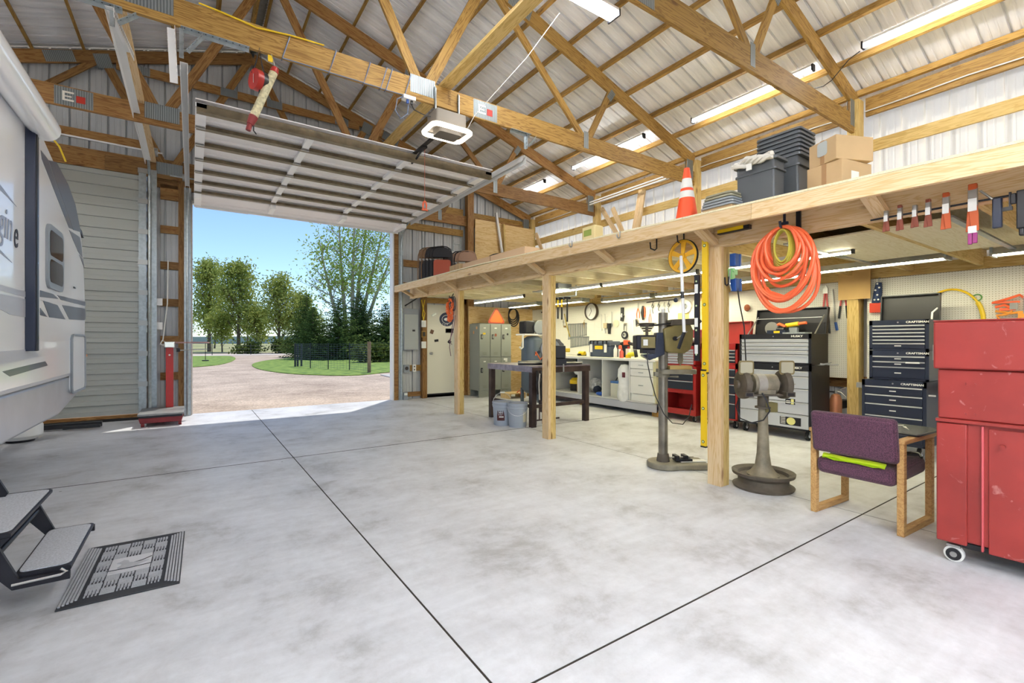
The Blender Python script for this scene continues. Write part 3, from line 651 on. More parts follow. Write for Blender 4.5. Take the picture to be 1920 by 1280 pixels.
t = thing('power_outlet', 'white ceiling outlet with two plugs under the middle truss', 'outlet', (2.0, 4.98, 3.98))
MB().box(-.07, .07, -.04, .04, -.02, .02).build('box', M_white, t); MB().box(-.03, -.005, -.02, .0, -.06, -.02).build('blue_plug', M_blue, t); MB().box(.02, .045, -.02, 0, -.06, -.02).build('black_plug', M_black, t)
MB().tube([(.03, -.01, -.06), (.06, -.01, -.11), (.2, -.01, -.14), (.4, -.02, -.12), (.44, -.04, -.18)], .006, 5).build('opener_lead', M_black, t)
o = MB().tube([(2.72, 4.95, 3.80), (2.80, 4.9, 3.98), (3.2, 4.4, 4.55), (3.45, 4.1, 5.0)], .0045, 5).build('white_conduit', M_white); tag(o, 'thin white cable rising from the opener towards the roof', 'cable')
o = MB().tube([(6.45, 2.24, 4.66), (6.45, 2.35, 4.62), (6.44, 2.53, 4.45), (6.44, 2.62, 4.42), (6.44, 2.75, 4.44), (6.45, 2.9, 4.52)], .006, 5).build('lamp_cord', M_black); tag(o, 'black cord looping between the two right tube lamps over the truss', 'cord')
# lumber stamp on the middle truss
text('DAMES', .05, mat('ink', '#6a4a14', .7), bpy.data.objects['roof_truss.002'], (2.5, -.0205, 4.13), (R(90), R(90), 0), 'lumber_stamp', ext=.0004)

# ------------------------------------------------------------------ travel trailer
M_rvw = mat('trailer_white', '#f8f9fb', .18, coat=.4); M_rvg = mat('trailer_silver', '#aeb2ba', .3, .35, .12, 3); M_rvd = mat('trailer_charcoal', '#5d606c', .3, coat=.3); M_rvl = mat('trailer_light_grey', '#b4b6be', .35)
rv = thing('travel_trailer', 'white travel trailer with charcoal swooshes at the left edge', 'trailer', (-1.0, 0, 0))
prof = [(.3, .92), (7.10, .92), (7.13, 1.1), (7.15, 1.7), (7.05, 2.2), (6.93, 2.42), (6.72, 2.62), (6.3, 2.78), (5.64, 2.88), (5.2, 2.98), (.3, 3.02)]
MB().prism(prof, 0, -2.35, 0).build('body_shell', M_rvw, rv, bevel=.035, ang=25)
MB().prism([(.3, .62), (5.9, .60), (6.9, .74), (7.06, .92), (.3, .92)], 0, -2.33, -.004).build('lower_skirt', M_rvg, rv, bevel=.02)
def patch(pts, m, name, x=0, t_=.003): return MB().prism(pts, 0, x, x+t_).build(name, m, rv)
A = [(5.48, 2.80), (5.75, 2.87), (6.238, 2.80), (6.57, 2.69), (6.86, 2.46), (6.472, 2.406)]
patch(A, M_rvd, 'front_swoosh'); patch([(5.23, 2.80), (5.44, 2.80), (6.43, 2.405), (6.272, 2.388), (5.26, 2.74)], M_rvd, 'front_swoosh')
patch([(6.272, 2.367), (6.83, 2.395), (6.96, 2.2), (6.72, 2.224)], M_rvd, 'front_swoosh'); patch([(6.78, 2.2), (6.99, 2.182), (7.05, 2.10)], M_rvd, 'front_swoosh')
for pts in ([(5.211, 1.678), (5.628, 1.683), (5.826, 1.656), (5.211, 1.625)], [(5.785, 1.687), (7.13, 1.72), (7.13, 1.672), (5.93, 1.654)], [(5.211, 1.602), (5.785, 1.598), (6.107, 1.481), (5.50, 1.476), (5.30, 1.60)], [(5.211, 1.538), (5.211, 1.48), (5.42, 1.476)], [(5.973, 1.61), (7.13, 1.642), (7.13, 1.51), (6.284, 1.488)], [(4.307, 1.079), (5.359, 1.108), (5.446, 1.069), (4.456, 1.038)]): patch(pts, M_rvd, 'side_stripe')
for pts in ([(3.0, 1.62), (4.82, 1.632), (4.82, 1.593), (3.0, 1.59)], [(3.6, 1.563), (4.82, 1.578), (4.82, 1.447), (4.45, 1.449)], [(3.267, 1.199), (4.999, 1.213), (5.211, 1.151), (3.267, 1.10)]): patch(pts, M_rvl, 'side_stripe')
patch([(.3, .93), (7.0, .93), (7.05, .955), (.3, .955)], M_rvl, 'trim_line')
# window
wf = MB().prism(rrect(5.37, 5.95, 1.72, 2.26, .09), 0, 0, .02).build('window', M_grey, rv)
MB().prism(rrect(5.42, 5.90, 1.77, 1.965, .05), 0, .018, .023).build('pane', M_glass, wf); MB().prism(rrect(5.42, 5.90, 1.995, 2.21, .05), 0, .018, .023).build('pane', M_glass, wf)
cd = MB().prism(rrect(6.31, 7.0, .755, 1.335, .07), 0, -.004, .014).build('compartment_door', M_rvw, rv)
ring = [(.016, y, z) for y, z in rrect(6.31, 7.0, .755, 1.335, .07)]; MB().tube(ring, .012, 6, closed=True).build('door_seal', M_grey, cd)
MB().box(0, .02, 7.04, 7.12, 1.10, 1.125).build('marker_light', mat('amber', '#e88a20', .3), rv)
MB().box(0, .008, 6.48, 6.56, 1.815, 1.83).build('vent', M_black, rv)
# awning
ar = MB().box(.0, .055, 4.80, 4.90, 1.2, 2.83).build('awning_arm', M_navy, rv, bevel=.004)
b = MB()
for z in (1.3, 1.5, 1.85, 2.2, 2.6): b.cyl((.054, 4.85, z), (.060, 4.85, z), .008, n=8)
b.build('rivet', M_chrome, ar)
MB().box(.05, .062, 4.815, 4.835, 1.2, 2.8).build('arm_slot', M_black, ar)
aw = MB().cyl((.08, .4, 2.88), (.08, 4.93, 2.88), .092, n=20); aw.build('awning_roll', M_rvw, rv)
MB().cyl((.08, 4.93, 2.88), (.08, 4.955, 2.88), .075, n=20).build('roll_cap', M_grey, rv)
MB().tube([(.1, 4.96, 2.85), (.14, 5.05, 2.80), (.16, 5.15, 2.72)], .007, 5).build('pull_strap', M_yellow, rv)
MB().prism([(6.80, 2.52), (7.0, 2.50), (7.12, 2.44), (6.9, 2.47)], 0, -.05, -.01).build('roof_antenna', M_black, rv)
# lettering
M_ink = mat('faded_blue_print', '#9aa4b8', .5); M_inkd = mat('black_print', '#2a2228', .5)
text('gin', .30, M_ink, rv, (.003, 4.36, 2.03), (R(90), 0, R(90)), sx=.8, shear=.25); text('e', .28, M_inkd, rv, (.003, 4.575, 2.0), (R(90), 0, R(90)), sx=.75, shear=.2)
MB().prism([(3.9, 2.20), (4.25, 2.26), (4.6, 2.20), (4.3, 2.225)], 0, 0, .003).build('swoosh_print', M_ink, rv); MB().prism([(3.9, 1.80), (4.25, 1.85), (4.5, 1.80), (4.25, 1.83)], 0, 0, .003).build('swoosh_print', M_ink, rv)
# tongue and jack in front
b = MB().box(-1.4, -1.3, 7.0, 8.6, .42, .5).box(-1.1, -1.0, 7.0, 8.6, .42, .5); b.build('tongue', M_black, rv)
MB().cyl((-.75, 8.45, .14), (-.75, 8.45, .62), .04).build('jack_post', M_black, rv)
MB().lathe([(0, .03), (.15, .03), (.21, .08), (.21, .2), (.17, .27), (0, .27)], 24, (-.8, 8.45, 0)).build('white_jack_foot', M_white, rv)
MB().lathe([(0, 0), (.13, 0), (.14, .03), (0, .03)], 20, (-.8, 8.45, 0)).build('foot_pad', M_black, rv)
MB().box(-1.35, -.1, 9.15, 9.22, .02, .09).box(-.5, -.1, 9.0, 9.05, .03, .07).build('hitch_bar', M_black, rv)
# steps
M_grit = mat('gritty_grey_tread', '#b9bcc2', .9, 0, .25, 120)
def step(x0, x1, y0, y1, z):
    s_ = MB().prism([(x0, z-.03), (x1-.01, z-.03), (x1, z-.02), (x1, z-.005), (x1-.01, z), (x0, z)], 1, y0, y1).build('entry_step', M_blackm, rv)
    MB().prism(rrect(x0+.008, x1-.006, y0+.02, y1-.02, .03), 2, z, z+.004).build('tread', M_grit, s_)
step(.125, .335, 2.98, 3.74, .42); step(.34, .53, 3.0, 3.62, .22)
for y in (2.97, 3.64):
    dk = .0 if y < 3.2 else .0
    MB().prism([(.34, .165), (.53, .165), (.53, .20), (.36, .21), (.30, .36), (.335, .40), (.22, .40), (.24, .30)], 1, y, y+.02).build('side_plate', M_blackm, rv)
    MB().prism([(.03, .56), (.10, .60), (.17, .44), (.12, .36), (.02, .40)], 1, y+.03, y+.05).build('side_plate', M_blackm, rv)
MB().tube([(.34, 2.965, .19), (.50, 2.965, .195), (.52, 2.965, .205), (.50, 2.965, .222)], .006, 6).build('edge_trim', M_chrome, rv)
MB().cyl((.29, 2.95, .33), (.29, 3.68, .33), .012).build('pivot_bolt', M_blackm, rv)

# ------------------------------------------------------------------ door mat
M_mat = mat('grey_rubber_mat', '#b4b6ba', .6, 0, .12, 30); M_matd = mat('black_rubber_mat', '#303236', .7)
dm = thing('door_mat', 'grey rubber door mat with a duck panel on the concrete', 'mat', (-.285, 3.42, 0), R(-1))
hx, hy = .24, .40
MB().prism([(-hx, -hy), (hx, -hy), (hx, hy), (-hx, hy)], 2, 0, .008).build('base', M_matd, dm, bevel=.003)
for sx_ in (-1, 1):
    for i in range(5):
        xx = sx_*(hx-.010-i*.0135); yy = hy-.02-i*.010
        MB().box(xx-.0045, xx+.0045, -yy, yy, .007, .014).build('rib', M_mat, dm)
def cell(cx, cy, kind):
    b = MB()
    if kind:
        for k in range(5): b.box(cx-.029, cx+.029, cy-.034+k*.015, cy-.024+k*.015, .008, .012)
    else:
        for k in range(4): x = cx-.026+k*.0145; b.box(x, x+.010, cy-.004, cy+.034, .008, .014); b.box(x, x+.006, cy-.032, cy-.012, .008, .012)
    return b
nx, ny = 5, 9
for i in range(nx):
    for j in range(ny):
        cx = -.125+i*.0625; cy = -.30+j*.075
        if 1 <= i <= 3 and 3 <= j <= 5: continue
        cell(cx, cy, (i+j) % 2).build('grip_pad', M_mat, dm)
MB().prism(rrect(-.092, .092, -.110, .110, .01), 2, .008, .012).build('picture_panel', mat('mat_panel', '#cfd0d3', .5), dm)
duck = [(-.07, -.03), (-.03, -.05), (.02, -.045), (.07, -.02), (.10, .0), (.06, .0), (.02, .0), (-.01, .01), (-.02, .035), (-.045, .045), (-.06, .03), (-.08, .022), (-.058, .012), (-.05, -.005)]
MB().prism([(x*.8, y*1.3) for x, y in duck], 2, .012, .0165).build('bird_relief', M_mat, dm)
b = MB().tube([(.0, -.0, .014), (.05, .015, .014), (.09, .05, .014)], .002, 4); b.tube([(-.1, -.06, .014), (0, -.065, .014), (.1, -.055, .014)], .002, 4); b.build('reed_relief', M_matd, dm)

# ------------------------------------------------------------------ platform scale
ps = thing('platform_scale', 'antique red platform scale on wheels beside the left door post', 'scale', (-.37, 9.15, 0))
M_maroon = mat('maroon_paint', '#7a2022', .45, 0, .15, 8); M_platg = mat('worn_platform', '#8c8d8c', .5, .4, .2, 10)
MB().prism([(-.26, .06), (.24, .06), (.26, .14), (-.28, .14)], 1, -.40, .35).build('frame', M_maroon, ps, bevel=.01)
MB().box(-.29, .27, -.42, .38, .17, .20).build('platform', M_platg, ps, bevel=.006); MB().box(-.27, .25, -.4, .36, .14, .17).build('platform_rim', M_black, ps)
for x in (-.23, .22):
    for y in (-.34, .3): MB().cyl((x-.02, y, .045), (x+.02, y, .045), .045).build('wheel', M_maroon, ps)
MB().box(.02, .12, .30, .40, .2, 1.17).build('column', M_red, ps, bevel=.004); MB().box(-.0, .14, .28, .42, 1.17, 1.27).build('column_cap', M_chrome, ps, bevel=.01)
MB().box(.10, .62, .34, .36, 1.24, 1.265).build('beam', mat('dull_pink', '#a88480', .5), ps); MB().cyl((.14, .35, 1.12), (.58, .35, 1.14), .008).build('lower_beam', M_steel, ps)
MB().cyl((.16, .35, 1.13), (.21, .35, 1.13), .035).build('counterpoise', M_black, ps)
MB().tube([(.56, .35, 1.25), (.56, .35, .96)], .005).cyl((.56, .35, .94), (.56, .35, .955), .05).build('weight_hanger', M_black, ps)
MB().cyl((.07, .295, 1.05), (.07, .30, 1.05), .014).build('badge', M_stw, ps)
for lb, z in (('upper white wall switch on the post beside the left door', 1.93), ('lower white wall switch on the post beside the left door', 1.53)):
    t = thing('wall_switch', lb, 'switch', (-.45, 9.795, z)); MB().box(-.045, .045, -.03, 0, -.06, .06).build('cover', M_white, t, bevel=.005); MB().box(-.006, .006, -.04, -.03, -.01, .015).build('toggle', M_white, t)
o = MB().tube([(-.33, 9.78, 2.63), (-.34, 9.78, 1.9), (-.40, 9.78, 1.30), (-.43, 9.78, 1.24), (-.40, 9.77, 1.2), (-.36, 9.78, 1.26), (-.41, 9.77, 1.29), (-.44, 9.78, 1.22), (-.38, 9.77, 1.20)], .009, 5).build('extension_lead', M_stw); tag(o, 'white cord hanging between the two big doors with a bunched end', 'cord')
# ------------------------------------------------------------------ armchair
def m_weave():
    m, t, b = newmat('purple_weave'); N = t.nodes.new; L = t.links.new
    tc = N('ShaderNodeTexCoord'); mp = N('ShaderNodeMapping'); mp.inputs['Scale'].default_value = (110, 110, 150); L(tc.outputs['Object'], mp.inputs[0])
    br = N('ShaderNodeTexVoronoi'); br.inputs['Scale'].default_value = 1.2; br.inputs['Randomness'].default_value = .45; L(mp.outputs[0], br.inputs[0])
    r = N('ShaderNodeValToRGB'); r.color_ramp.elements[0].position = .25; r.color_ramp.elements[0].color = col('#70465a'); r.color_ramp.elements[1].position = .55; r.color_ramp.elements[1].color = col('#3e2434')
    L(br.outputs['Distance'], r.inputs[0]); L(r.outputs[0], b.inputs['Base Color']); b.inputs['Roughness'].default_value = .95; b.inputs['Sheen Weight'].default_value = .15; return m
M_weave = m_weave()
ch = thing('armchair', 'purple woven armchair with oak sled frame seen from behind', 'chair', (4.07, 1.35, 0), R(-3))
for s, y in ((1, .265), (-1, -.265)):
    MB().box(-.25, -.205, y-.02, y+.02, .0, .605).build('rear_leg', M_oak, ch, bevel=.004); MB().box(.215, .26, y-.02, y+.02, .04, .60).build('front_leg', M_oak, ch, bevel=.004)
    MB().box(-.205, .26, y-.02, y+.02, .0, .045).build('floor_rail', M_oak, ch, bevel=.004)
    MB().prism([(-.26, .60), (.24, .60), (.27, .605), (.285, .622), (.27, .635), (-.26, .628)], 1, y-.028, y+.028).build('armrest', M_oak, ch, bevel=.006)
def cushion(x0, x1, y0, y1, z0, z1, name, M=None, loc=(0, 0, 0), rot=None, r=.03):
    o = MB().box(x0, x1, y0, y1, z0, z1).build(name, M_weave, ch, loc=loc, rot=rot); b = o.modifiers.new('round', 'BEVEL'); b.width = r; b.segments = 5; return o
st = cushion(-.27, .27, -.24, .24, -.055, .065, 'seat', loc=(.0, 0, .375), rot=(0, R(-3), 0), r=.04)
bk = cushion(-.03, .03, -.262, .262, -.135, .165, 'backrest', loc=(-.265, 0, .60), rot=(0, R(-8), 0), r=.028)
vest = MB()
pts = [(-.21, .25, .452), (-.235, .16, .458), (-.22, .06, .462), (-.245, -.02, .455), (-.22, -.12, .45), (-.25, -.2, .452)]
for off, w_ in ((0, .035), (.03, .025)):
    vs = []
    for i, p in enumerate(pts): vs += [(-.272-off*.2, p[1]*.85-.02, .440-.016*abs(sin(i*1.9+off*40))+off*.2), (-.235+off*.5, p[1]*.85-.01, .450+.003*cos(i*1.7))]
    vest.add(vs, [(2*i, 2*i+1, 2*i+3, 2*i+2) for i in range(len(pts)-1)])
    vest.add([(a, b_, c-.006) for a, b_, c in vs], [(2*i, 2*i+1, 2*i+3, 2*i+2) for i in range(len(pts)-1)])
hv = vest.build('safety_strap', mat('neon_yellow', '#d3f02a', .6), None, loc=(4.07, 1.35, 0), rot=(0, 0, R(-3))); tag(hv, 'neon yellow safety strap lying on the purple seat', 'strap')
o = MB().tube([(4.23, 1.10, .455), (4.28, 1.13, .47), (4.31, 1.18, .465), (4.29, 1.24, .455), (4.22, 1.2, .46), (4.25, 1.12, .47)], .009, 6).build('black_strap', M_black); tag(o, 'black strap bundle on the front corner of the purple seat', 'strap')
tb = thing('glass_tray', 'flat dark glass sheet lying across the armrests of the purple chair', 'tray', (4.17, 1.35, .642), R(-3))
MB().prism(rrect(-.16, .26, -.30, .33, .02), 2, 0, .008).build('glass_sheet', mat('smoky_glass', '#7f8478', .12), tb)
MB().prism(rrect(-.165, .265, -.305, .335, .02), 2, -.008, 0).build('rim', M_black, tb)
b = MB()
for pts in ([(.0, -.2), (.15, -.13), (.12, -.12)], [(.1, -.05), (.2, -.02), (.0, -.02)], [(.0, .0), (.02, .0), (.2, -.1), (.18, -.11)]): b.prism(pts, 2, .008, .009)
b.build('white_scribble', M_stw, tb)

# ------------------------------------------------------------------ red steel box at the right
def m_redbox():
    m = mat('scuffed_red_enamel', '#96302a', .42, 0, .22, 3); t = m.node_tree; b = t.nodes['Principled BSDF']; N = t.nodes.new; L = t.links.new
    tc = [n for n in t.nodes if n.type == 'TEX_COORD'][0]; n = N('ShaderNodeTexNoise'); n.inputs['Scale'].default_value = 9; n.inputs['Detail'].default_value = 9; n.inputs['Distortion'].default_value = 2; L(tc.outputs['Object'], n.inputs[0])
    r = N('ShaderNodeMapRange'); r.inputs[1].default_value = .64; r.inputs[2].default_value = .72; r.inputs[4].default_value = .4; L(n.outputs[0], r.inputs[0])
    old = b.inputs['Base Color'].links[0].from_socket; mx = N('ShaderNodeMix'); mx.data_type = 'RGBA'; L(r.outputs[0], mx.inputs[0]); L(old, mx.inputs[6]); mx.inputs[7].default_value = col('#d8a49c'); L(mx.outputs[2], b.inputs['Base Color']); return m
M_redbox = m_redbox()
rb = thing('steel_job_box', 'large scuffed red steel box on casters at the right edge', 'box', (3.60, .87, 0), R(2))
MB().box(.02, .72, -1.45, -.01, .13, .82).build('body', M_redbox, rb, bevel=.008)
for (a, b_) in ((-.13, -.0), (-1.45, -.62)): MB().box(.0, .03, a-.0, b_, .115, .80).build('side_panel', M_redbox, rb, bevel=.006)
MB().box(.012, .03, -.60, -.215, .10, .79).build('front_panel', M_redbox, rb, bevel=.003)
MB().box(.004, .03, -.197, -.187, .105, .80).build('raised_rib', mat('worn_red_rib', '#c8565a', .4), rb, bevel=.003)
MB().box(-.006, .03, -1.45, .004, .805, .825).build('ledge', M_redbox, rb, bevel=.004)
MB().box(.012, .72, -1.45, -.004, .825, 1.11).build('upper_body', M_redbox, rb, bevel=.008)
MB().box(-.012, .74, -1.46, .012, 1.112, 1.385).build('lid', M_redbox, rb, bevel=.01)
MB().box(-.012, .01, -1.46, .012, 1.385, 1.393).build('lid_rim', M_redbox, rb, bevel=.003)
b = MB()
for z in (.86, 1.03):
    for y in (-.12, -.16, -.42, -.46): b.cyl((.005, y, z), (.014, y, z), .006, n=8)
b.cyl((-.004, -.27, .70), (.014, -.27, .70), .012, n=10); b.build('rivet', M_redbox, rb)['kind'] = 'stuff'
MB().box(.02, .04, .012, .02, 1.16, 1.25).build('side_latch', M_steel, rb)
MB().box(.06, .70, -1.4, -.10, .085, .115).build('base_frame', M_black, rb)
def caster(parent, x, y, r=.045, m_wheel=None, a=0, h=None):
    h = h or r*2+.03
    c = MB().cyl((x-.016, y, r), (x+.016, y, r), r, n=18).build('caster', m_wheel or M_rubber, parent)
    MB().cyl((x-.02, y, r), (x+.02, y, r), r*.45, n=12).build('hub', M_white, c)
    MB().box(x-.024, x-.019, y-.02, y+.02, r, h).box(x+.019, x+.024, y-.02, y+.02, r, h).box(x-.024, x+.024, y-.025, y+.025, h-.006, h).build('fork', M_steel, c); return c
c = MB().cyl((.03, -.07, .045), (.06, -.07, .045), .045, n=20).build('caster', M_stw, rb); MB().cyl((.022, -.07, .045), (.03, -.07, .045), .034, n=20).build('hub', M_black, c); MB().cyl((.018, -.07, .045), (.022, -.07, .045), .016, n=12).build('hub_cap', M_steel, c)
MB().box(.02, .08, -.10, -.04, .088, .10).box(.062, .068, -.09, -.05, .04, .09).build('fork', M_steel, c)
for p in ((.62, -.1), (.1, -1.3), (.62, -1.3)): caster(rb, *p)

# ------------------------------------------------------------------ bench grinder on a pedestal
M_cast = mat('dusty_cast_iron', '#8c8470', .6, .2, .35, 12, .15, 80); M_dust = mat('dusty_dark_iron', '#5c5448', .65, .2, .3, 14)
g = thing('pedestal_grinder', 'old double grinder on a cast pedestal standing on a wheel rim', 'grinder', (4.12, 2.15, 0), R(-34.3))
MB().lathe([(.0, .0), (.235, .0), (.245, .02), (.215, .035), (.20, .05), (.20, .085), (.215, .10), (.245, .115), (.25, .14), (.235, .145), (.2, .125), (.19, .10), (0, .10)], 36).build('wheel_rim', M_dust, g)
b = MB().lathe([(0, .10), (.12, .10), (.13, .115), (.10, .14), (.065, .19), (.05, .30), (.042, .5), (.036, .72), (.0, .74)], 24); b.build('column', M_cast, g)
MB().cyl((0, 0, .69), (0, 0, .705), .065, n=20).cyl((0, 0, .70), (0, 0, .80), .045, n=16).build('collar', M_dust, g); MB().box(.0, .10, -.05, .05, .66, .74).build('switch_box', mat('olive_drab', '#6a6238', .6), g)
MB().box(-.14, .14, -.08, .08, .80, .815).build('base_plate', M_dust, g, bevel=.003)
MB().cyl((-.10, 0, .90), (.10, 0, .90), .085, n=28).box(-.075, .075, -.07, .07, .815, .86).build('motor_housing', M_cast, g, bevel=.004)
MB().cyl((-.072, 0, .90), (.0, 0, .90), .0875, n=28).build('motor_band', mat('worn_grey_band', '#9a958c', .5, 0, .15, 20), g)
MB().cyl((-.14, 0, .90), (.14, 0, .90), .035, n=14).build('shaft_housing', M_dust, g)
for s in (-1, 1):
    x = s*.175
    gd = MB().lathe([(0, -.032), (.10, -.032), (.122, -.024), (.126, 0), (.122, .024), (.10, .032), (0, .032)], 28, (x, 0, .895), Matrix.Rotation(R(90), 4, 'Y')).build('wheel_guard', M_dust, g)
    MB().cyl((x+s*.04, 0, .895), (x+s*.06, 0, .895), .035, n=16).build('guard_cap', M_dust, gd); MB().box(x-.045, x+.03, -.13, -.06, .80, .84).build('dust_port', M_dust, gd); MB().box(x-.035, x+.02, -.132, -.128, .807, .833).build('port_opening', M_black, gd)
    sh = MB().prism(rrect(x-.065, x+.065, .985, 1.105, .02), 1, -.06, -.052).build('eye_shield', mat('shield_frame', '#7a6c44', .5) if 'shield_frame' not in bpy.data.materials else bpy.data.materials['shield_frame'], g)
    MB().prism(rrect(x-.052, x+.052, .998, 1.092, .012), 1, -.064, -.048).build('shield_pane', mat('cloudy_glass', '#b0ac94', .3) if 'cloudy_glass' not in bpy.data.materials else bpy.data.materials['cloudy_glass'], sh)
    MB().tube([(x, -.05, .99), (x, -.03, .96), (x, 0, .93)], .008).build('shield_arm', M_steel, sh)
MB().tube([(.23, -.02, .895), (.27, -.02, .9)], .005).build('spindle', M_steel, g)
MB().tube([(-.05, -.08, .83), (-.02, -.10, .76), (.0, -.11, .68), (-.05, -.1, .60), (-.13, -.06, .57), (-.2, 0, .60), (-.22, .03, .70), (-.16, .05, .85), (-.13, .04, 1.1), (-.15, .03, 1.4), (-.19, .03, 1.6), (-.21, .05, 1.82)], .006, 6).build('power_cord', M_black, g)

# ------------------------------------------------------------------ drill press
dp = thing('drill_press', 'olive drill press with belt pulleys and a round steel column', 'drill press', (3.95, 3.07, 0), R(-34.3))
M_olive = mat('olive_enamel', '#7e7244', .45, .2, .2, 10); M_base = mat('worn_cast_base', '#8c8674', .6, .3, .25, 10)
base = []
for i in range(13): t_ = R(60+240*i/12); base.append((.02+.18*cos(t_), .18*sin(t_)))
base += [(.40, -.15), (.42, -.12), (.42, .13), (.38, .16)]
MB().prism(base, 2, 0, .06).build('base', M_base, dp, bevel=.012)
MB().cyl((0, 0, .06), (0, 0, .135), .065, .055, n=20).build('column_flange', M_dust, dp); MB().cyl((0, 0, .1), (0, 0, 1.56), .046, n=24).build('column', mat('worn_column_steel', '#8a8478', .3, .7, .35, 6), dp)
MB().cyl((0, 0, 1.56), (0, 0, 1.60), .02, n=12).build('column_plug', M_stw, dp)
MB().prism(rrect(-.05, .31, -.11, .11, .04), 2, .945, .99).build('table', M_base, dp, bevel=.004); MB().cyl((0, 0, .91), (0, 0, .99), .066, n=18).box(-.09, -.05, -.03, .03, .92, .96).cyl((.05, -.03, .92), (.12, -.1, .92), .01).build('table_clamp', M_base, dp)
MB().box(.05, .27, -.06, .06, .99, 1.025).build('wood_block', M_pine2, dp)
hd = [(.0, 1.17), (.04, 1.155), (.19, 1.15), (.25, 1.19), (.275, 1.27), (.28, 1.38), (.25, 1.44), (.19, 1.475), (.12, 1.47), (.05, 1.42), (-.02, 1.40)]
MB().prism(hd, 1, -.085, .075).build('head', M_olive, dp, bevel=.015)
MB().prism([(.04, 1.43), (.33, 1.44), (.36, 1.47), (.33, 1.50), (.06, 1.49)], 1, -.10, .10).build('belt_guard', M_dust, dp, bevel=.008)
MB().cyl((.09, -.085, 1.30), (.09, -.11, 1.30), .022, n=14).build('feed_hub', M_blackm, dp); MB().tube([(.10, -.11, 1.30), (.16, -.115, 1.34), (.20, -.12, 1.37)], .006).build('feed_lever', M_steel, dp)
MB().cyl((.175, 0, 1.15), (.175, 0, 1.10), .026, n=14).cyl((.175, 0, 1.10), (.175, 0, 1.045), .032, .020, n=14).cyl((.175, 0, 1.045), (.175, 0, 1.02), .006, n=8).build('chuck', M_cast, dp)
MB().prism([(-.22, 1.135), (-.15, 1.08), (-.10, 1.10), (.0, 1.14), (.0, 1.36), (-.08, 1.36), (-.1, 1.15)], 1, -.05, .05).build('motor_bracket', M_navy, dp, bevel=.006)
MB().box(-.29, -.10, -.08, .08, 1.19, 1.335).build('motor', M_blackm, dp, bevel=.012); MB().box(-.245, -.105, -.086, -.078, 1.205, 1.315).build('motor_plate', M_olive, dp); MB().box(-.225, -.18, -.088, -.085, 1.23, 1.29).build('nameplate', M_stw, dp)
MB().box(-.22, -.1, -.06, .06, 1.15, 1.19).build('wiring_box', M_blackm, dp)
b = MB()
for z, r in ((1.38, .045), (1.405, .065), (1.43, .085), (1.45, .095)): b.cyl((-.165, 0, z), (-.165, 0, z+.006), r, n=24); b.cyl((-.165, 0, z-.012), (-.165, 0, z+.004), r*.8, n=20)
b.cyl((-.165, 0, 1.33), (-.165, 0, 1.46), .015); b.build('step_pulley', M_dust, dp)
MB().tube([(-.165, -.07, 1.43), (.1, -.09, 1.455), (.25, -.07, 1.455), (.28, 0, 1.455), (.25, .07, 1.455), (-.165, .07, 1.43)], .007, 6).build('belt', M_black, dp)
MB().tube([(-.18, -.07, 1.17), (-.18, -.08, 1.05), (-.15, -.08, .9), (-.10, -.08, .72), (-.02, -.08, .55), (.08, -.04, .45), (.2, .0, .43), (.28, .05, .50), (.32, .08, .62)], .005, 6).build('power_cord', M_black, dp)
vs_ = thing('drill_vise', 'small dark machine vise on the drill press base', 'vise', (4.02, 2.99, .062), R(-30))
MB().box(.05, .32, -.05, .03, 0, .008).build('sliding_base', M_stw, vs_); MB().box(.0, .17, -.05, .05, .008, .03).build('body', M_blackm, vs_, bevel=.003); MB().box(.0, .035, -.05, .05, .03, .065).build('jaw', M_blackm, vs_, bevel=.002); MB().box(.09, .125, -.05, .05, .03, .065).build('jaw', M_blackm, vs_, bevel=.002); MB().cyl((-.05, 0, .04), (.2, 0, .04), .008).cyl((-.05, -.05, .04), (-.05, .05, .04), .005).build('screw', M_steel, vs_)
# ------------------------------------------------------------------ hanging on the near post and beam
hs = thing('air_hose', 'big orange air hose coil hanging from the loft rail', 'hose', (3.70, 1.77, 2.15))
M_hose = mat('orange_hose', '#ec6a3c', .42); random.seed(5)
b = MB()
for k in range(15):
    a = .105+.009*k+random.uniform(-.01, .012); h = .20+.024*k+random.uniform(-.03, .03); ox = random.uniform(-.05, .05); cx = random.uniform(-.02, .03); n = 44; pts = []
    for i in range(n):
        t_ = 2*pi*i/n; pts.append((ox*(.3+.7*(1-cos(t_))/2)-.02+.012*sin(3*t_+k), a*sin(t_)*(1+.08*sin(2*t_+k))+cx*(1-cos(t_))/2, -.02+h*(cos(t_)-1)*.5*1.25-.006*k*0))
    b.tube(pts, .0125, 8, closed=True)
b.build('coil', M_hose, hs)
b = MB()
for k in range(6):
    a = .055+.006*k; h = .24+.02*k; n = 36; pts = [(-.01+.01*k-.03, a*sin(2*pi*i/n), -.04+h*(cos(2*pi*i/n)-1)*.5) for i in range(n)]; b.tube(pts, .008, 6, closed=True)
b.build('yellow_green_cord', mat('yellow_green_cord', '#b5a83a', .5), hs)
b = MB().tube([(.0, 0, .16), (0, 0, -.0), (-.02, 0, -.03), (-.06, 0, -.02), (-.07, 0, .02)], .010, 6); b.box(-.02, .0, -.03, .03, .0, .02); b.build('hanger_hook', M_navy, hs)
MB().tube([(.03, -.17, -.15), (.03, -.2, -.3), (.02, -.14, -.45), (.0, .0, -.54), (.0, .1, -.5)], .0125, 8).cyl((.0, .1, -.5), (0, .13, -.46), .008).build('loose_end', M_hose, hs)
o = MB().box(3.79, 3.81, 1.70, 1.73, 2.12, 2.30).build('dark_bracket', M_blackm); tag(o, 'short dark bar on the beam just right of the orange hose', 'bracket')
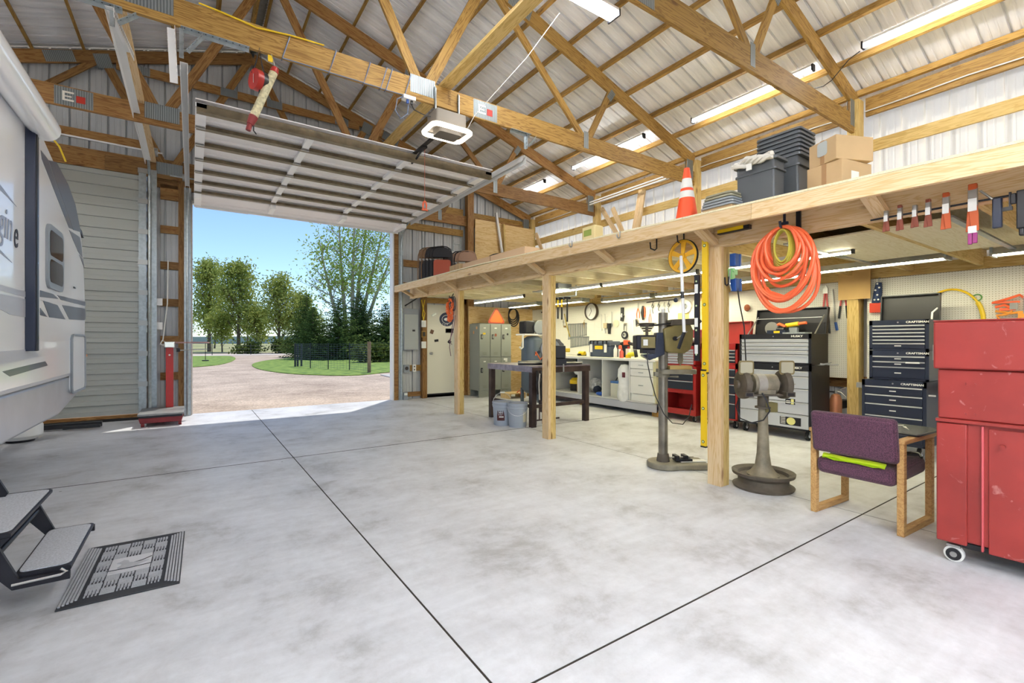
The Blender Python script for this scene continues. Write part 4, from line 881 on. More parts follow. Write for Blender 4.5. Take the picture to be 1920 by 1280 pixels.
# spring clamps along a rod
o = MB().tube([(3.775, 1.25, 2.085), (3.775, .7, 2.085), (3.775, -.4, 2.085)], .006, 6).build('clamp_rod', M_blackm); tag(o, 'thin black rod under the beam that the clamps grip', 'rod')
M_tip = mat('dark_orange_grip', '#84402c', .5); M_tip2 = mat('bright_orange_grip', '#bd5524', .5)
def clamp(y, s, m, label, top=True, col2=None):
    t = thing('spring_clamp', label, 'clamp', (3.765, y, 2.085), group='spring clamps on the rod')
    for k in (-1, 1): MB().prism([(-.012*s, .0), (.012*s, .0), (.014*s+k*.005, -.05*s), (.013*s+k*.012, -.12*s), (-.011*s+k*.012, -.12*s), (-.014*s+k*.005, -.05*s)], 0, k*.004-.006-.012, k*.004+.004-.012).build('handle', m, t, bevel=.003)
    MB().box(-.022, .004, -.014*s, .014*s, -.025*s, .05*s).build('jaw', M_steel, t, bevel=.003); MB().box(-.025, -.021, -.013*s, .013*s, -.04*s, .01*s).build('label_band', M_stw, t)
    if top: MB().box(-.024, .006, -.013*s, .013*s, .045*s, .07*s).build('tip', m, t, bevel=.004)
    return t
clamp(1.157, .80, M_tip, 'leftmost small clamp on the rod, grey jaw on top', False); clamp(1.085, .85, M_tip, 'second small clamp from the left, brown tip on top'); clamp(1.01, .82, M_tip, 'third small clamp from the left on the rod', False); clamp(.945, .9, M_tip, 'fourth small clamp from the left, brown tip on top')
clamp(.862, 1.15, M_tip2, 'larger bright orange clamp fifth along the rod'); clamp(.745, 1.45, M_tip2, 'largest bright orange clamp on the rod')
t = thing('spring_clamp', 'purple tipped clamp hanging from the largest orange clamp', 'clamp', (3.75, .745, 1.91)); MB().box(-.01, .01, -.018, .018, -.01, .03).build('jaw', M_stw, t); MB().box(-.01, .01, -.02, .0, -.07, -.01).box(-.008, .012, .002, .02, -.075, -.01).build('handle', mat('purple_grip', '#8e2a6e', .4), t, bevel=.003)
t = thing('bar_clamp', 'navy and black bar clamp hanging second from the right edge', 'clamp', (3.76, .645, 2.08)); MB().box(-.015, .015, -.02, .02, -.17, .0).build('grip', M_navy, t, bevel=.006); MB().box(-.006, .006, -.055, -.045, -.07, .02).box(-.01, .01, -.06, .02, -.08, -.06).build('bar', M_black, t); MB().tube([(0, .02, 0), (0, .07, .06)], .006).build('slide_rod', M_steel, t)
t = thing('bar_clamp', 'black bar clamp cut by the right edge of the picture', 'clamp', (3.76, .55, 2.09)); MB().box(-.015, .015, -.03, .02, -.2, .01).box(-.02, .02, -.01, .01, -.24, -.2).box(-.01, .01, .02, .045, -.06, .0).build('grip', M_black, t, bevel=.005)
# measuring wheel
mw = thing('measuring_wheel', 'yellow measuring wheel with a white handle hung on the loft beam', 'measuring wheel', (3.745, 2.69, 2.055))
Rx = Matrix.Rotation(R(90), 4, 'Y')
MB().lathe([(.128, -.012), (.150, -.012), (.150, .012), (.128, .012), (.128, -.012)], 40, M=Rx).build('wheel', mat('wheel_yellow', '#e2a81c', .45), mw)
MB().lathe([(.150, -.010), (.156, -.010), (.156, .010), (.150, .010)], 40, M=Rx).build('tyre', M_rubber, mw)
b = MB().cyl((-.02, 0, 0), (.02, 0, 0), .028, n=18)
for k in range(5):
    a = R(20+72*k); c0, s0 = cos(a), sin(a)
    b.prism([(c0*.02-s0*.014, s0*.02+c0*.014), (c0*.13-s0*.03, s0*.13+c0*.03), (c0*.13+s0*.022, s0*.13-c0*.022), (c0*.02+s0*.016, s0*.02-c0*.016)], 0, -.005, .005)
b.build('spoke', bpy.data.materials['wheel_yellow'], mw)
MB().cyl((-.03, 0, 0), (-.034, 0, 0), .008).build('axle_bolt', M_steel, mw)
MB().tube([(-.028, 0, .0), (-.03, -.02, -.4), (-.03, -.035, -.70)], .014, 8).build('handle', M_white, mw)
MB().cyl((-.03, -.014, -.33), (-.03, -.018, -.39), .017).build('counter_sleeve', M_black, mw); MB().tube([(-.03, -.035, -.70), (-.03, -.01, -.76), (-.03, .025, -.85)], .016, 8).build('hand_grip', M_black, mw); MB().sphere((-.03, .055, -.40), .022, 12, 8).build('kickstand_knob', M_navy, mw)
# levels
M_lvl = mat('level_yellow', '#e6bf12', .4); M_vial = mat('level_vial', '#c8d8a0', .1)
def level(label, x, y, z0, z1, m, wd=.06, holes=3, dx=.025, m2=None):
    t = thing('spirit_level', label, 'level', (x, y, z0)); h = z1-z0
    MB().box(-dx/2, dx/2, -wd/2, wd/2, 0, h).build('rail', m, t, bevel=.002)
    b = MB(); c = MB()
    for k in range(holes):
        z = h*(.07+.86*k/(holes-1)) if holes > 1 else h/2
        vr_ = MB().cyl((-dx/2-.002, 0, z), (-dx/2+.001, 0, z), wd*.28, n=16).build('vial_ring', M_black, t); MB().cyl((-dx/2-.003, 0, z), (-dx/2-.001, 0, z), wd*.18, n=14).build('vial', M_vial, vr_)
    MB().box(-dx/2-.001, dx/2+.001, -wd/2-.001, wd/2+.001, -.004, .01).box(-dx/2-.001, dx/2+.001, -wd/2-.001, wd/2+.001, h-.01, h+.004).build('end_cap', M_black, t); return t
level('long yellow spirit level hanging on the near loft post', 3.745, 2.462, .99, 2.20, M_lvl, .052, 3)
level('lower yellow spirit level with an oval hand hole on the near post', 3.735, 2.468, .34, 1.02, M_lvl, .050, 3)
level('black and silver box level hanging left of the yellow levels', 3.735, 2.535, 1.10, 1.86, M_blackm, .045, 4)
level('silver edged thin level between the yellow level and the post', 3.79, 2.50, .50, 2.10, M_galv, .03, 2, .02)
for z in (1.77, 1.48, 1.17):
    pass
for z in (.60, .30, .06): MB().box(-.0165, -.0135, -.016, .016, z, z+.08).build('label_strip', M_stw, bpy.data.objects['spirit_level.002'])
o = MB().box(3.735, 3.75, 2.45, 2.49, .97, 1.12).build('torpedo_level', M_steel); tag(o, 'small silver torpedo level between the two yellow levels', 'level')
o = thing('long_yellow_level', 'yellow and black level lying on brackets across the beam right of the near post', 'level', (3.77, 2.22, 2.20)); MB().box(-.02, .02, -.10, .13, .0, .03).build('rail', M_lvl, o); MB().box(-.02, .02, -.15, -.10, .0, .026).box(-.022, .022, -.15, .13, -.008, 0).build('black_end', M_black, o)
# outlet boxes on the side of the near post
def bluebox(label, x, z, m=M_blue):
    t = thing('outlet_box', label, 'outlet', (x, 2.335, z)); MB().box(-.035, .035, -.04, .015, -.055, .055).build('box', m, t, bevel=.006); MB().box(.03, .055, -.045, .0, -.055, .055).build('cover', m, t, bevel=.003); return t
bluebox('upper blue outlet box on the side of the near post', 3.97, 1.99); bluebox('lower blue outlet box on the side of the near post', 3.98, 1.77)
t = thing('cable_clip', 'light green plastic clip between the two blue boxes on the near post', 'clip', (3.97, 2.335, 1.87)); MB().box(-.05, .04, -.02, .02, -.01, .04).box(-.05, .0, -.02, .02, -.05, -.01).cyl((-.03, -.03, .03), (-.03, .03, .03), .02).build('body', mat('mint_green', '#8fd08a', .4), t, bevel=.004)
t = MB().tube([(3.93, 2.33, 1.72), (3.90, 2.33, 1.78), (3.91, 2.33, 1.9)], .006).build('grey_wire', M_galv); tag(t, 'short grey wire beside the lower blue box', 'wire')
# cord coil on the first post
cc = thing('cord_coil', 'orange extension cord coil hanging at the far loft post', 'cord', (3.72, 7.30, 2.02)); b = MB(); random.seed(9)
for k in range(9):
    a = .06+.006*k; h = .27+.016*k; b.tube([(-.02+random.uniform(-.03, .03)+.01*sin(i), a*sin(2*pi*i/24)+.02, -.01+h*(cos(2*pi*i/24)-1)*.5) for i in range(24)], .008, 6, closed=True)
b.build('orange_cord', mat('orange_cord', '#ea6e30', .5), cc); b = MB()
for k in range(4): b.tube([(-.01, .07*sin(2*pi*i/20)+.06-k*.05, .02+.25*(cos(2*pi*i/20)-1)*.5) for i in range(20)], .008, 6, closed=True)
b.build('black_cord', M_black, cc); MB().tube([(.0, -.1, -.05), (-.02, -.1, -.35), (-.02, -.02, -.6), (-.02, .05, -.85), (-.02, .0, -1.0)], .007, 5).tube([(.02, -.08, -.3), (.02, -.02, -.55), (.0, .1, -.75), (0, 0, -.8)], .006, 5).build('hanging_lead', mat('mauve_lead', '#6a4a56', .6), cc)
MB().tube([(.03, 0, .08), (0, 0, .02), (-.04, 0, .0), (-.05, 0, .04)], .008).build('hook', M_blackm, cc)

# ------------------------------------------------------------------ tool chests along the right wall
RZM = R(-90)   # local x runs towards -Y (viewer's right), local y into the wall
M_handle = mat('chest_pull', '#d6d8da', .25, .3)
def chest(name, label, x, y0, y1, z0, z1, depth, mb_, md, rows, head=.06, sides=None, lidm=None, pull='bar', plate=None, sign=None, casters=0):
    """front at X=x, spans world Y y0..y1"""
    W = abs(y1-y0); t = thing(name, label, 'tool chest', (x, (y0+y1)/2, z0), RZM); H = z1-z0; w2 = W/2
    MB().box(-w2, w2, .012, depth, 0, H).build('cabinet', sides or mb_, t, bevel=.004)
    MB().box(-w2, -w2+.03, 0, .015, 0, H).box(w2-.03, w2, 0, .015, 0, H).box(-w2, w2, 0, .015, H-head, H).box(-w2, w2, 0, .015, 0, .02).build('face_frame', mb_, t)
    tot = sum(rows); av = H-head-.02; z = H-head
    for r in rows:
        h = r/tot*av; d = MB().box(-w2+.034, w2-.034, -.006, .014, z-h+.004, z-.003).build('drawer', md, t, bevel=.002)
        MB().prism([(-.018, -.0), (-.006, -.014), (-.004, .0)], 0, -w2+.034, w2-.034).build('drawer_pull', M_handle, d, loc=(0, 0, z-.003))
        if plate and h > .05: MB().box(-.03, .03, -.008, -.006, z-h*.55-.006, z-h*.55+.006).build('label_holder', M_stw, d)
        z -= h
    MB().cyl((0, -.004, H-head/2), (0, .001, H-head/2), .009, n=12).build('lock', M_chrome, t)
    if sign: s_, sz, sxx, sxp, sm = sign; text(s_, sz, sm, t, (sxp, -.004, H-head/2), (R(90), 0, 0), 'brand_lettering', sx=sxx, bold=.0008)
    if casters:
        for cx in (-w2+.07, w2-.07):
            for cy in (.07, depth-.07): caster(t, cx, cy, casters, h=None)
    return t
def lid(t, W, H, depth, hgt, m, m_in, ang=8, stays=True):
    w2 = W/2; l = MB().box(-w2, w2, 0, .015, 0, hgt).box(-w2, w2, -.05, 0, hgt-.012, hgt).box(-w2, -w2+.012, -.05, 0, 0, hgt).box(w2-.012, w2, -.05, 0, 0, hgt).build('lid', m, t, loc=(0, depth-.02, H), rot=(R(-ang), 0, 0)); 
    if stays:
        for s in (-1, 1): MB().cyl((s*(w2-.03), depth*.35, H), (s*(w2-.03), depth-.03, H+hgt*.7), .008).build('lid_stay', M_steel, t)
    return l
M_silver = mat('silver_drawer', '#c4c8cf', .3, .3); M_dkd = mat('dark_drawer', '#2c313c', .35, .2)
# grey/black chest
t = chest('rolling_cabinet', 'silver and black rolling cabinet below the matching top chest', 6.45, 3.72, 2.76, .125, .965, .52, M_blackm, M_silver, [.9, 2.0, 2.2, 2.0, 2.3], .075, sign=('HUSKY', .038, 1.2, .30, M_stw), casters=.0)
for cx in (-.41, .41):
    for cy in (.08, .44): c = caster(t, cx, cy, .06); c.location.z = -.125
t.location.z = .125
st_ = MB().box(.17, .29, -.009, -.006, .325, .40).build('sticker', M_blackm, t); MB().box(.24, .275, -.0105, -.009, .33, .395).build('sticker_print', mat('sticker_yellow', '#e0dc8c', .5), st_); MB().box(.18, .23, -.0105, -.009, .34, .35).box(.18, .23, -.0105, -.009, .365, .375).build('sticker_bars', M_stw, st_)
st_ = MB().box(.10, .36, -.009, -.006, .055, .16).build('sticker', M_blackm, t); MB().prism([(.24+.055*cos(R(a)), .108+.048*sin(R(a))) for a in range(0, 360, 20)], 1, -.0105, -.009).build('sticker_print', bpy.data.materials['sticker_yellow'], st_)
b = MB(); [b.box(.11, .17, -.0105, -.009, .068+k*.02, .076+k*.02) for k in range(5)]; b.build('sticker_bars', M_stw, st_)
t = chest('top_chest', 'silver and black top chest with its lid raised', 6.47, 3.71, 2.77, .97, 1.37, .48, M_blackm, M_silver, [.7, .7, .7, .7, 1.5], .065, sign=('HUSKY', .038, 1.2, .30, M_stw))
lid(t, .94, .40, .48, .36, M_blackm, M_black, 10)
MB().box(-.45, .45, .42, .425, .40, .55).build('lid_tray', M_black, t); MB().box(-.44, .44, .38, .385, .62, .628).build('lid_rail', M_handle, t)
t2 = thing('side_handle_tools', 'grey hand tools lying on the ledge at the right side of the silver cabinet', 'tool', (6.55, 2.70, .97), RZM); MB().prism([(-.02, .0), (.03, .0), (.12, .03), (.12, .04), (.02, .02)], 1, -.02, .02).tube([(0, 0, .02), (.12, 0, .01), (.2, .0, .015)], .008).build('wrench', M_steel, t2)
# things in the open lid
def blob(name, label, cat, loc, parts, rz=RZM):
    t = thing(name, label, cat, loc, rz)
    for (nm, mb_, m) in parts: mb_.build(nm, m, t, bevel=0)
    return t
blob('drill_case', 'dark tool case with a yellow label in the open silver top chest', 'case', (6.60, 3.22, 1.372), [('case', MB().box(-.14, .10, -.06, .06, 0, .05), M_navy), ('label_plate', MB().box(-.05, .03, -.062, -.06, .012, .04), M_yellow)])
blob('circular_saw', 'orange and silver circular saw in the open silver top chest', 'saw', (6.72, 3.30, 1.372), [('blade_guard', MB().lathe([(0, 0), (.09, 0), (.09, .02), (0, .02)], 20, (-.08, 0, .08), Matrix.Rotation(R(90), 4, 'X')), M_steel), ('handle', MB().tube([(-.05, .0, .1), (.02, 0, .14), (.10, 0, .10)], .02), M_orange), ('motor', MB().cyl((0, -.02, .06), (.10, -.02, .06), .035), M_black)])
blob('power_tool', 'orange tipped power tool lying behind the drill case in the silver chest', 'tool', (6.78, 3.12, 1.40), [('body', MB().cyl((-.1, 0, .09), (.06, 0, .11), .03), M_yellow), ('tip', MB().cyl((.06, 0, .11), (.16, 0, .12), .02), M_orange), ('stand', MB().box(-.05, .05, -.03, .03, -.028, .06), M_grey)])
blob('grey_tin', 'flat grey plate lying at the front of the open silver chest', 'plate', (6.56, 2.98, 1.372), [('plate', MB().prism([(-.16, -.05), (.12, -.05), (.14, .09), (-.12, .09)], 2, 0, .02), M_galv)])
# red chest partly behind the post
t = chest('rolling_cabinet', 'red rolling cabinet with dark drawers half behind the near post', 6.5, 4.35, 3.76, .12, .93, .45, M_red, M_dkd, [1, 1, 1.2, 1.2, 2], .06, casters=0)
for cx in (-.23, .23): c = caster(t, cx, .07, .05); c.location.z = -.12
t = chest('top_chest', 'red top chest with raised red lid half behind the near post', 6.5, 4.35, 3.76, .935, 1.24, .40, M_red, M_dkd, [1, 1, 1, 1], .09)
lid(t, .59, .305, .40, .33, M_red, M_red, 8, False)
# red chest behind the drill press
t = thing('rolling_cabinet', 'red rolling cabinet with open lower shelf behind the drill press', 'tool chest', (6.5, 4.77, .10), RZM)
MB().box(-.33, -.29, 0, .44, 0, .78).box(.29, .33, 0, .44, 0, .78).box(-.29, .29, .42, .44, 0, .78).build('cabinet', M_red, t, bevel=.003); MB().box(-.29, .29, 0, .42, 0, .05).box(-.29, .29, .0, .02, .05, .09).build('bottom_tray', M_red, t); MB().box(-.29, .29, .0, .44, .34, .78).build('drawer_box', M_red, t)
z = .76
for h in (.05, .05, .12, .14):
    d = MB().box(-.285, .285, -.012, .004, z-h+.004, z).build('drawer', M_dkd, t, bevel=.002); MB().box(-.285, .285, -.022, -.012, z-.014, z-.002).build('drawer_pull', M_handle, d); z -= h
for cx in (-.28, .28): c = caster(t, cx, .05, .04, h=.1); c.location.z = -.10
t = chest('top_chest', 'red top chest with silver pulls and a pink raised lid', 6.52, 5.08, 4.46, .885, 1.20, .38, M_red, M_silver, [1, 1, 1, 1, 1, 1], .05)
lid(t, .62, .315, .38, .26, mat('pinkish_red_lid', '#b4475a', .4), M_red, 8, False)  # lid in a pinker red than its cabinet
blob('bench_vise_small', 'small silver vise on the red top chest behind the drill press', 'vise', (6.62, 4.55, 1.20), [('body', MB().box(-.1, .0, -.04, .04, 0, .05), M_blackm), ('jaw', MB().cyl((-.02, 0, .09), (.06, 0, .09), .04), M_steel), ('anvil', MB().cyl((.06, 0, .08), (.12, 0, .08), .055), mat('rusty_brown', '#8a5a3c', .6))])
# navy chests
CS = ('CRAFTSMAN', .030, 1.15, .17, M_stw)
t = chest('rolling_cabinet', 'navy rolling cabinet, lowest of the navy tool chest stack', 6.42, 2.21, 1.63, .13, .835, .46, M_navy, M_navy, [1.0, 1.1, 1.4, 1.9, 1.2], .065, plate=1, sign=CS)
for cx in (-.22, .22):
    for cy in (.06, .38): c = caster(t, cx, cy, .06, m_wheel=M_rubber); c.location.z = -.13
MB().box(-.36, -.30, .04, .1, .60, .66).build('tool_holder', M_steel, t); MB().box(.30, .36, .02, .03, .56, .575).build('side_handle', M_handle, t)
chest('middle_chest', 'navy three drawer chest in the middle of the navy stack', 6.5, 2.165, 1.63, .84, 1.17, .40, M_navy, M_navy, [1, 1, 2.2], .06, plate=1, sign=CS)
t = chest('top_chest', 'navy top chest with raised black lid', 6.5, 2.165, 1.63, 1.173, 1.51, .40, M_navy, M_navy, [1, 1, 1, 1, 1, 1.6], .055, plate=1, sign=CS)
lid(t, .54, .337, .40, .30, M_black, M_black, 6, False); MB().tube([(.24, .2, .337), (.22, .3, .42), (.25, .36, .47)], .009).build('lid_stay', M_stw, t)
o = MB().box(6.46, 6.48, 1.70, 1.82, 1.03, 1.045).build('white_tool', M_white); tag(o, 'small white tool resting on a drawer pull of the navy middle chest', 'tool')
o.location = (.0, 0, .0)

# ------------------------------------------------------------------ white workbench
wbn = thing('workbench', 'long white workbench with open bays and drawers under the pegboard', 'workbench', (6.43, 7.0, 0), RZM)
M_wh2 = mat('bench_white', '#e6e6e2', .45); M_top = mat('bench_top', '#dcdac8', .4); M_beige = mat('beige_panel', '#c9c49c', .5)
# local x: -(Y-7.0)
MB().box(-1.9, 1.86, -.02, .82, .935, .965).build('worktop', M_top, wbn, bevel=.003); MB().box(-1.9, 1.86, -.03, -.02, .925, .965).build('front_edge', M_wh2, wbn)
MB().box(-1.9, 1.86, 0, .80, .205, .225).build('bottom_shelf', M_wh2, wbn); MB().box(-1.9, 1.86, -.01, .02, .075, .20).build('base_board', mat('bluish_grey_board', '#bcbec8', .5), wbn)
for x in (-1.9, -.98, -.07, .61, 1.28): MB().box(x-.01, x+.01, 0, .78, .225, .935).build('divider', M_wh2, wbn)
MB().box(-1.9, 1.28, .76, .78, .225, .935).build('back_panel', mat('grey_blue_back', '#4a4d5c', .6), wbn)
MB().box(-1.9, -.08, .02, .76, .665, .68).build('middle_shelf', M_wh2, wbn)
MB().box(1.30, 1.80, .02, .78, .225, .93).build('drawer_box', M_wh2, wbn); MB().box(1.80, 1.86, .0, .80, .21, .93).build('end_panel', M_beige, wbn)
for z0, z1 in ((.80, .92), (.67, .79), (.36, .66)):
    d = MB().box(1.31, 1.80, -.015, .02, z0, z1).build('drawer', M_wh2, wbn, bevel=.003); MB().box(1.50, 1.60, -.026, -.018, (z0+z1)/2-.005, (z0+z1)/2+.005).build('handle', M_galv, d)
MB().box(1.36, 1.84, -.01, .02, .23, .35).build('kick_panel', M_wh2, wbn)
for x in (-1.8, 0, 1.80): MB().box(x-.05, x+.06, .03, .2, 0, .075).build('wood_block', M_truss, wbn)
def onb(name, label, cat, x, d, z=.966): return thing(name, label, cat, (6.43+d, 7.0-x, z), RZM)
t = onb('tool_box', 'blue grey plastic tool box with white latches and a yellow label on the bench', 'tool box', .28, .40)
MB().box(-.30, .28, -.14, .14, 0, .22).build('body', mat('slate_blue_plastic', '#3e485a', .45), t, bevel=.015); MB().box(-.31, .29, -.15, .15, .22, .31).build('lid', mat('slate_lid', '#4e5664', .45), t, bevel=.02); MB().box(-.12, .09, -.155, -.14, .15, .22).build('label_plate', M_yellow, t)
for x in (-.22, .17): MB().box(x-.03, x+.03, -.165, -.14, .09, .25).build('latch', M_white, t, bevel=.004)
b = MB(); [b.box(x-.015, x+.015, -.16, .0, .25, .325) for x in (-.25, -.16, -.05, .1, .2)]; b.build('lid_rib', M_blackm, t)
blobs = [('glue_bottle', 'white bottle with pointed cap right of the blue grey tool box', 'bottle', .74, .22, [('bottle', MB().lathe([(0, 0), (.035, 0), (.035, .15), (.02, .19), (0, .19)], 14), M_stw), ('cap', MB().lathe([(.015, .19), (.004, .24), (0, .24)], 10), M_white)]),
 ('spray_can', 'white can with orange cap on the bench', 'can', .84, .24, [('can', MB().lathe([(0, 0), (.033, 0), (.033, .16), (0, .165)], 14), M_stw), ('cap', MB().lathe([(.032, .165), (.03, .23), (0, .235)], 12), M_orange)]),
 ('glue_bottle', 'red and white bottle in front beside the spray can', 'bottle', .93, .18, [('bottle', MB().lathe([(0, 0), (.04, 0), (.04, .11), (.02, .14), (0, .14)], 14), mat('red_label_bottle', '#d05a4a', .4)), ('cap', MB().lathe([(.015, .14), (.012, .18), (0, .18)], 10), M_red)]),
 ('glue_bottle', 'white square bottle with red cap behind the red and white one', 'bottle', .97, .32, [('bottle', MB().box(-.04, .04, -.03, .03, 0, .17), M_stw), ('cap', MB().cyl((0, 0, .17), (0, 0, .21), .02), M_red)]),
 ('clamp_lamp', 'orange handled tool behind the bottles on the bench', 'tool', .72, .5, [('handle', MB().tube([(-.1, 0, .26), (.05, 0, .29), (.2, 0, .25)], .03), M_black), ('grip', MB().box(-.0, .1, -.04, .04, .23, .33), M_orange), ('foot', MB().box(-.05, .1, -.04, .04, 0, .24), M_black)]),
 ('angle_grinder', 'yellow and black angle grinder on the bench', 'grinder', 1.12, .25, [('body', MB().cyl((-.08, 0, .06), (.08, 0, .08), .04), mat('lime_yellow', '#d8d020', .4)), ('guard', MB().cyl((.08, -.04, .09), (.12, .0, .1), .08), M_black), ('battery', MB().box(-.12, -.06, -.04, .04, 0, .06), M_yellow)]),
 ('cable_pile', 'grey green pile of small parts near the end of the bench', 'parts', 1.40, .35, [('pile', MB().sphere((0, 0, .05), .12, 10, 6, (1.2, 1, .45)), mat('sage_grey', '#9aa898', .6)), ('tube_coil', MB().tube([(-.1+.03*k, .0, .05+.05*sin(k*1.3)) for k in range(10)], .012), M_grey)]),
 ('paper_roll', 'white paper roll standing at the end of the bench', 'roll', 1.70, .35, [('roll', MB().lathe([(.02, 0), (.07, 0), (.07, .25), (.02, .25)], 18), M_white)]),
 ('cordless_drill', 'yellow cordless drill lying on the bench left of the tool box', 'drill', -.25, .30, [('body', MB().cyl((-.1, 0, .06), (.06, 0, .06), .04), M_yellow), ('grip', MB().box(-.06, -.02, -.1, .0, .01, .05), M_black)]),
 ('paint_tin', 'small white tin beside the yellow drill on the bench', 'tin', -.02, .25, [('tin', MB().cyl((0, 0, 0), (0, 0, .09), .045), M_white)]),
 ('socket_tray', 'dark socket tray against the pegboard below the wrenches', 'tray', -.35, .60, [('tray', MB().box(-.28, .2, -.08, .08, 0, .04), M_black), ('sockets', MB().box(-.25, .15, -.06, .06, .04, .055), M_steel)])]
for nm, lb, ct, x, d, parts in blobs:
    t = onb(nm, lb, ct, x, d); [mb_.build(pn, m, t) for pn, mb_, m in parts]
def inb(name, label, cat, x, d, z, parts):
    t = onb(name, label, cat, x, d, z); [mb_.build(pn, m, t) for pn, mb_, m in parts]; return t
inb('wet_vacuum', 'yellow and black wet vacuum in the left bench bay', 'vacuum', -.50, .35, .226, [('tank', MB().lathe([(0, 0), (.13, 0), (.14, .15), (0, .15)], 20), M_black), ('head', MB().lathe([(.145, .15), (.14, .22), (.09, .27), (0, .28)], 20), M_yellow), ('handle', MB().tube([(-.06, 0, .27), (0, 0, .31), (.06, 0, .27)], .012), M_black)])
inb('cardboard_box', 'small open cardboard box beside the wet vacuum in the bench', 'box', -.22, .30, .226, [('box', MB().box(-.1, .09, -.1, .1, 0, .26), M_card)])
inb('plastic_jug', 'white jug on the bottom shelf in the middle bay of the bench', 'jug', .33, .45, .226, [('jug', MB().lathe([(0, 0), (.1, 0), (.1, .25), (.03, .32), (.03, .38), (0, .38)], 16), M_stw)])
inb('bag_pile', 'crumpled white and grey bags in the second bench bay', 'bags', .06, .38, .226, [('bags', MB().sphere((0, 0, .16), .16, 9, 7, (.9, .9, 1)), mat('crumpled_bag', '#b9babc', .5, 0, .5, 25, .6, 30)), ('dark_bag', MB().sphere((.08, -.05, .08), .09, 8, 6), M_navy)])
inb('blue_cloth', 'crumpled blue cloth at the front of the middle bench bay', 'cloth', .47, .12, .226, [('cloth', MB().sphere((0, 0, .035), .11, 9, 6, (1.2, .8, .35)), mat('blue_cloth_mat', '#3a68c8', .8, 0, .3, 20, .5, 30))])
inb('metal_canister', 'cream tin canister with blue lid in the third bench bay', 'canister', .83, .22, .226, [('tin', MB().box(-.12, .12, -.1, .1, 0, .28), mat('cream_tin', '#d8d6c2', .4)), ('lid', MB().box(-.122, .122, -.102, .102, .26, .30), mat('blue_lid', '#4a78b8', .4)), ('handle', MB().tube([(-.08, 0, .3), (-.04, 0, .36), (.05, 0, .36), (.08, 0, .3)], .008), M_black)])
inb('white_sack', 'big white plastic sack drooping out of the third bench bay', 'bag', 1.12, .06, .19, [('sack', MB().lathe([(0, -.03), (.09, 0), (.14, .08), (.13, .25), (.11, .35), (.13, .45), (.12, .58), (.07, .66), (0, .67)], 14), mat('white_film', '#eceeee', .35, 0, .12, 12, .5, 25)), ('print', MB().box(.06, .12, -.14, -.125, .44, .53), mat('maroon_print', '#6a2630', .5))])
inb('yellow_case', 'yellow case on the middle shelf of the left bench bay', 'case', -.72, .2, .681, [('case', MB().box(-.12, .12, -.08, .08, 0, .09), M_yellow)])
inb('clear_bag', 'clear plastic bag hanging over the shelf end in the left bench bay', 'bag', -.18, .08, .64, [('bag', MB().sphere((0, 0, .03), .08, 9, 7, (1, .8, 1)), M_stw)])
for x, m in ((.5, M_blackm), (-1.3, M_card)):
    pass
# ------------------------------------------------------------------ tools on the pegboard (X = 7.27)
PX = 7.252
M_wr = mat('wrench_steel', '#8f9294', .35, .3)
def peg(name, label, cat, y, z, parts, group=None):
    t = thing(name, label, cat, (PX, y, z), RZM, group); [mb_.build(pn, m, t) for pn, mb_, m in parts]; return t
peg('wall_clock', 'round wall clock with a white face and dark rim above the tool box', 'clock', 7.50, 1.925, [('rim', MB().lathe([(.168, 0), (.185, 0), (.19, -.06), (.185, -.07), (.172, -.065), (.168, 0)], 36, M=Matrix.Rotation(R(-90), 4, 'X')), mat('bronze_rim', '#5a5046', .35, .4)), ('face', MB().cyl((0, -.03, 0), (0, -.035, 0), .170, n=36), M_white), ('hour_hand', MB().box(-.006, .006, -.04, -.036, 0, .085, Matrix.Rotation(R(-12), 4, 'Y')), M_black), ('minute_hand', MB().box(-.004, .004, -.04, -.036, -.12, .0, Matrix.Rotation(R(35), 4, 'Y')), M_black)])
ORD = ('first', 'second', 'third', 'fourth', 'fifth', 'sixth', 'seventh', 'eighth', 'ninth', 'tenth', 'eleventh', 'twelfth', 'thirteenth', 'fourteenth', 'fifteenth', 'sixteenth')
def wrench(y, z, L_, i, row):
    t = peg('wrench', '', 'wrench', y, z, [('shank', MB().box(-.013, .013, -.012, -.004, -L_, 0), M_wr), ('ring_end', MB().lathe([(0, 0), (.02, 0), (.02, .01), (0, .01)], 12, (0, -.003, -L_), Matrix.Rotation(R(90), 4, 'X')), M_wr), ('open_jaw', MB().prism([(-.02, .0), (.02, .0), (.01, -.012), (-.01, -.012)], 1, -.014, -.002).box(-.020, -.006, -.014, -.002, 0, .022).box(.006, .020, -.014, -.002, 0, .022), M_wr)], row)
    t['label'] = '%s chrome wrench from the left in the %s row on the pegboard' % (ORD[i], 'upper' if 'upper' in row else 'lower')
for i in range(11): wrench(8.28-i*.058, 1.66, .33-.009*i, i, 'wrenches of the upper row')
for i in range(12): wrench(8.20-i*.052, 1.36, .22-.006*i, i, 'wrenches of the lower row')
def plier(y, z, h, m, label, open_=.02, nm='pliers'):
    b = MB(); 
    for s in (-1, 1): b.tube([(s*.004, -.012, 0), (s*(open_+.008), -.012, -h*.35), (s*open_, -.012, -h*.65)], .009, 6)
    peg(nm, label, 'pliers', y, z, [('grips', b, m), ('head', MB().prism([(-.016, 0), (.016, 0), (.006, h*.35), (-.006, h*.35)], 1, -.018, -.006), M_steel)])
peg('tape_holder', 'black holster hanging below a tan pouch on the pegboard', 'holster', 6.98, 1.60, [('holster', MB().prism([(-.035, .05), (.045, .05), (.02, -.17), (-.01, -.17)], 1, -.05, -.005), M_black), ('tan_pouch', MB().box(-.15, -.05, -.05, -.0, -.05, .06), mat('tan_leather', '#c0b090', .7)), ('strap', MB().box(-.10, -.085, -.01, 0, .05, .2), M_stw)])
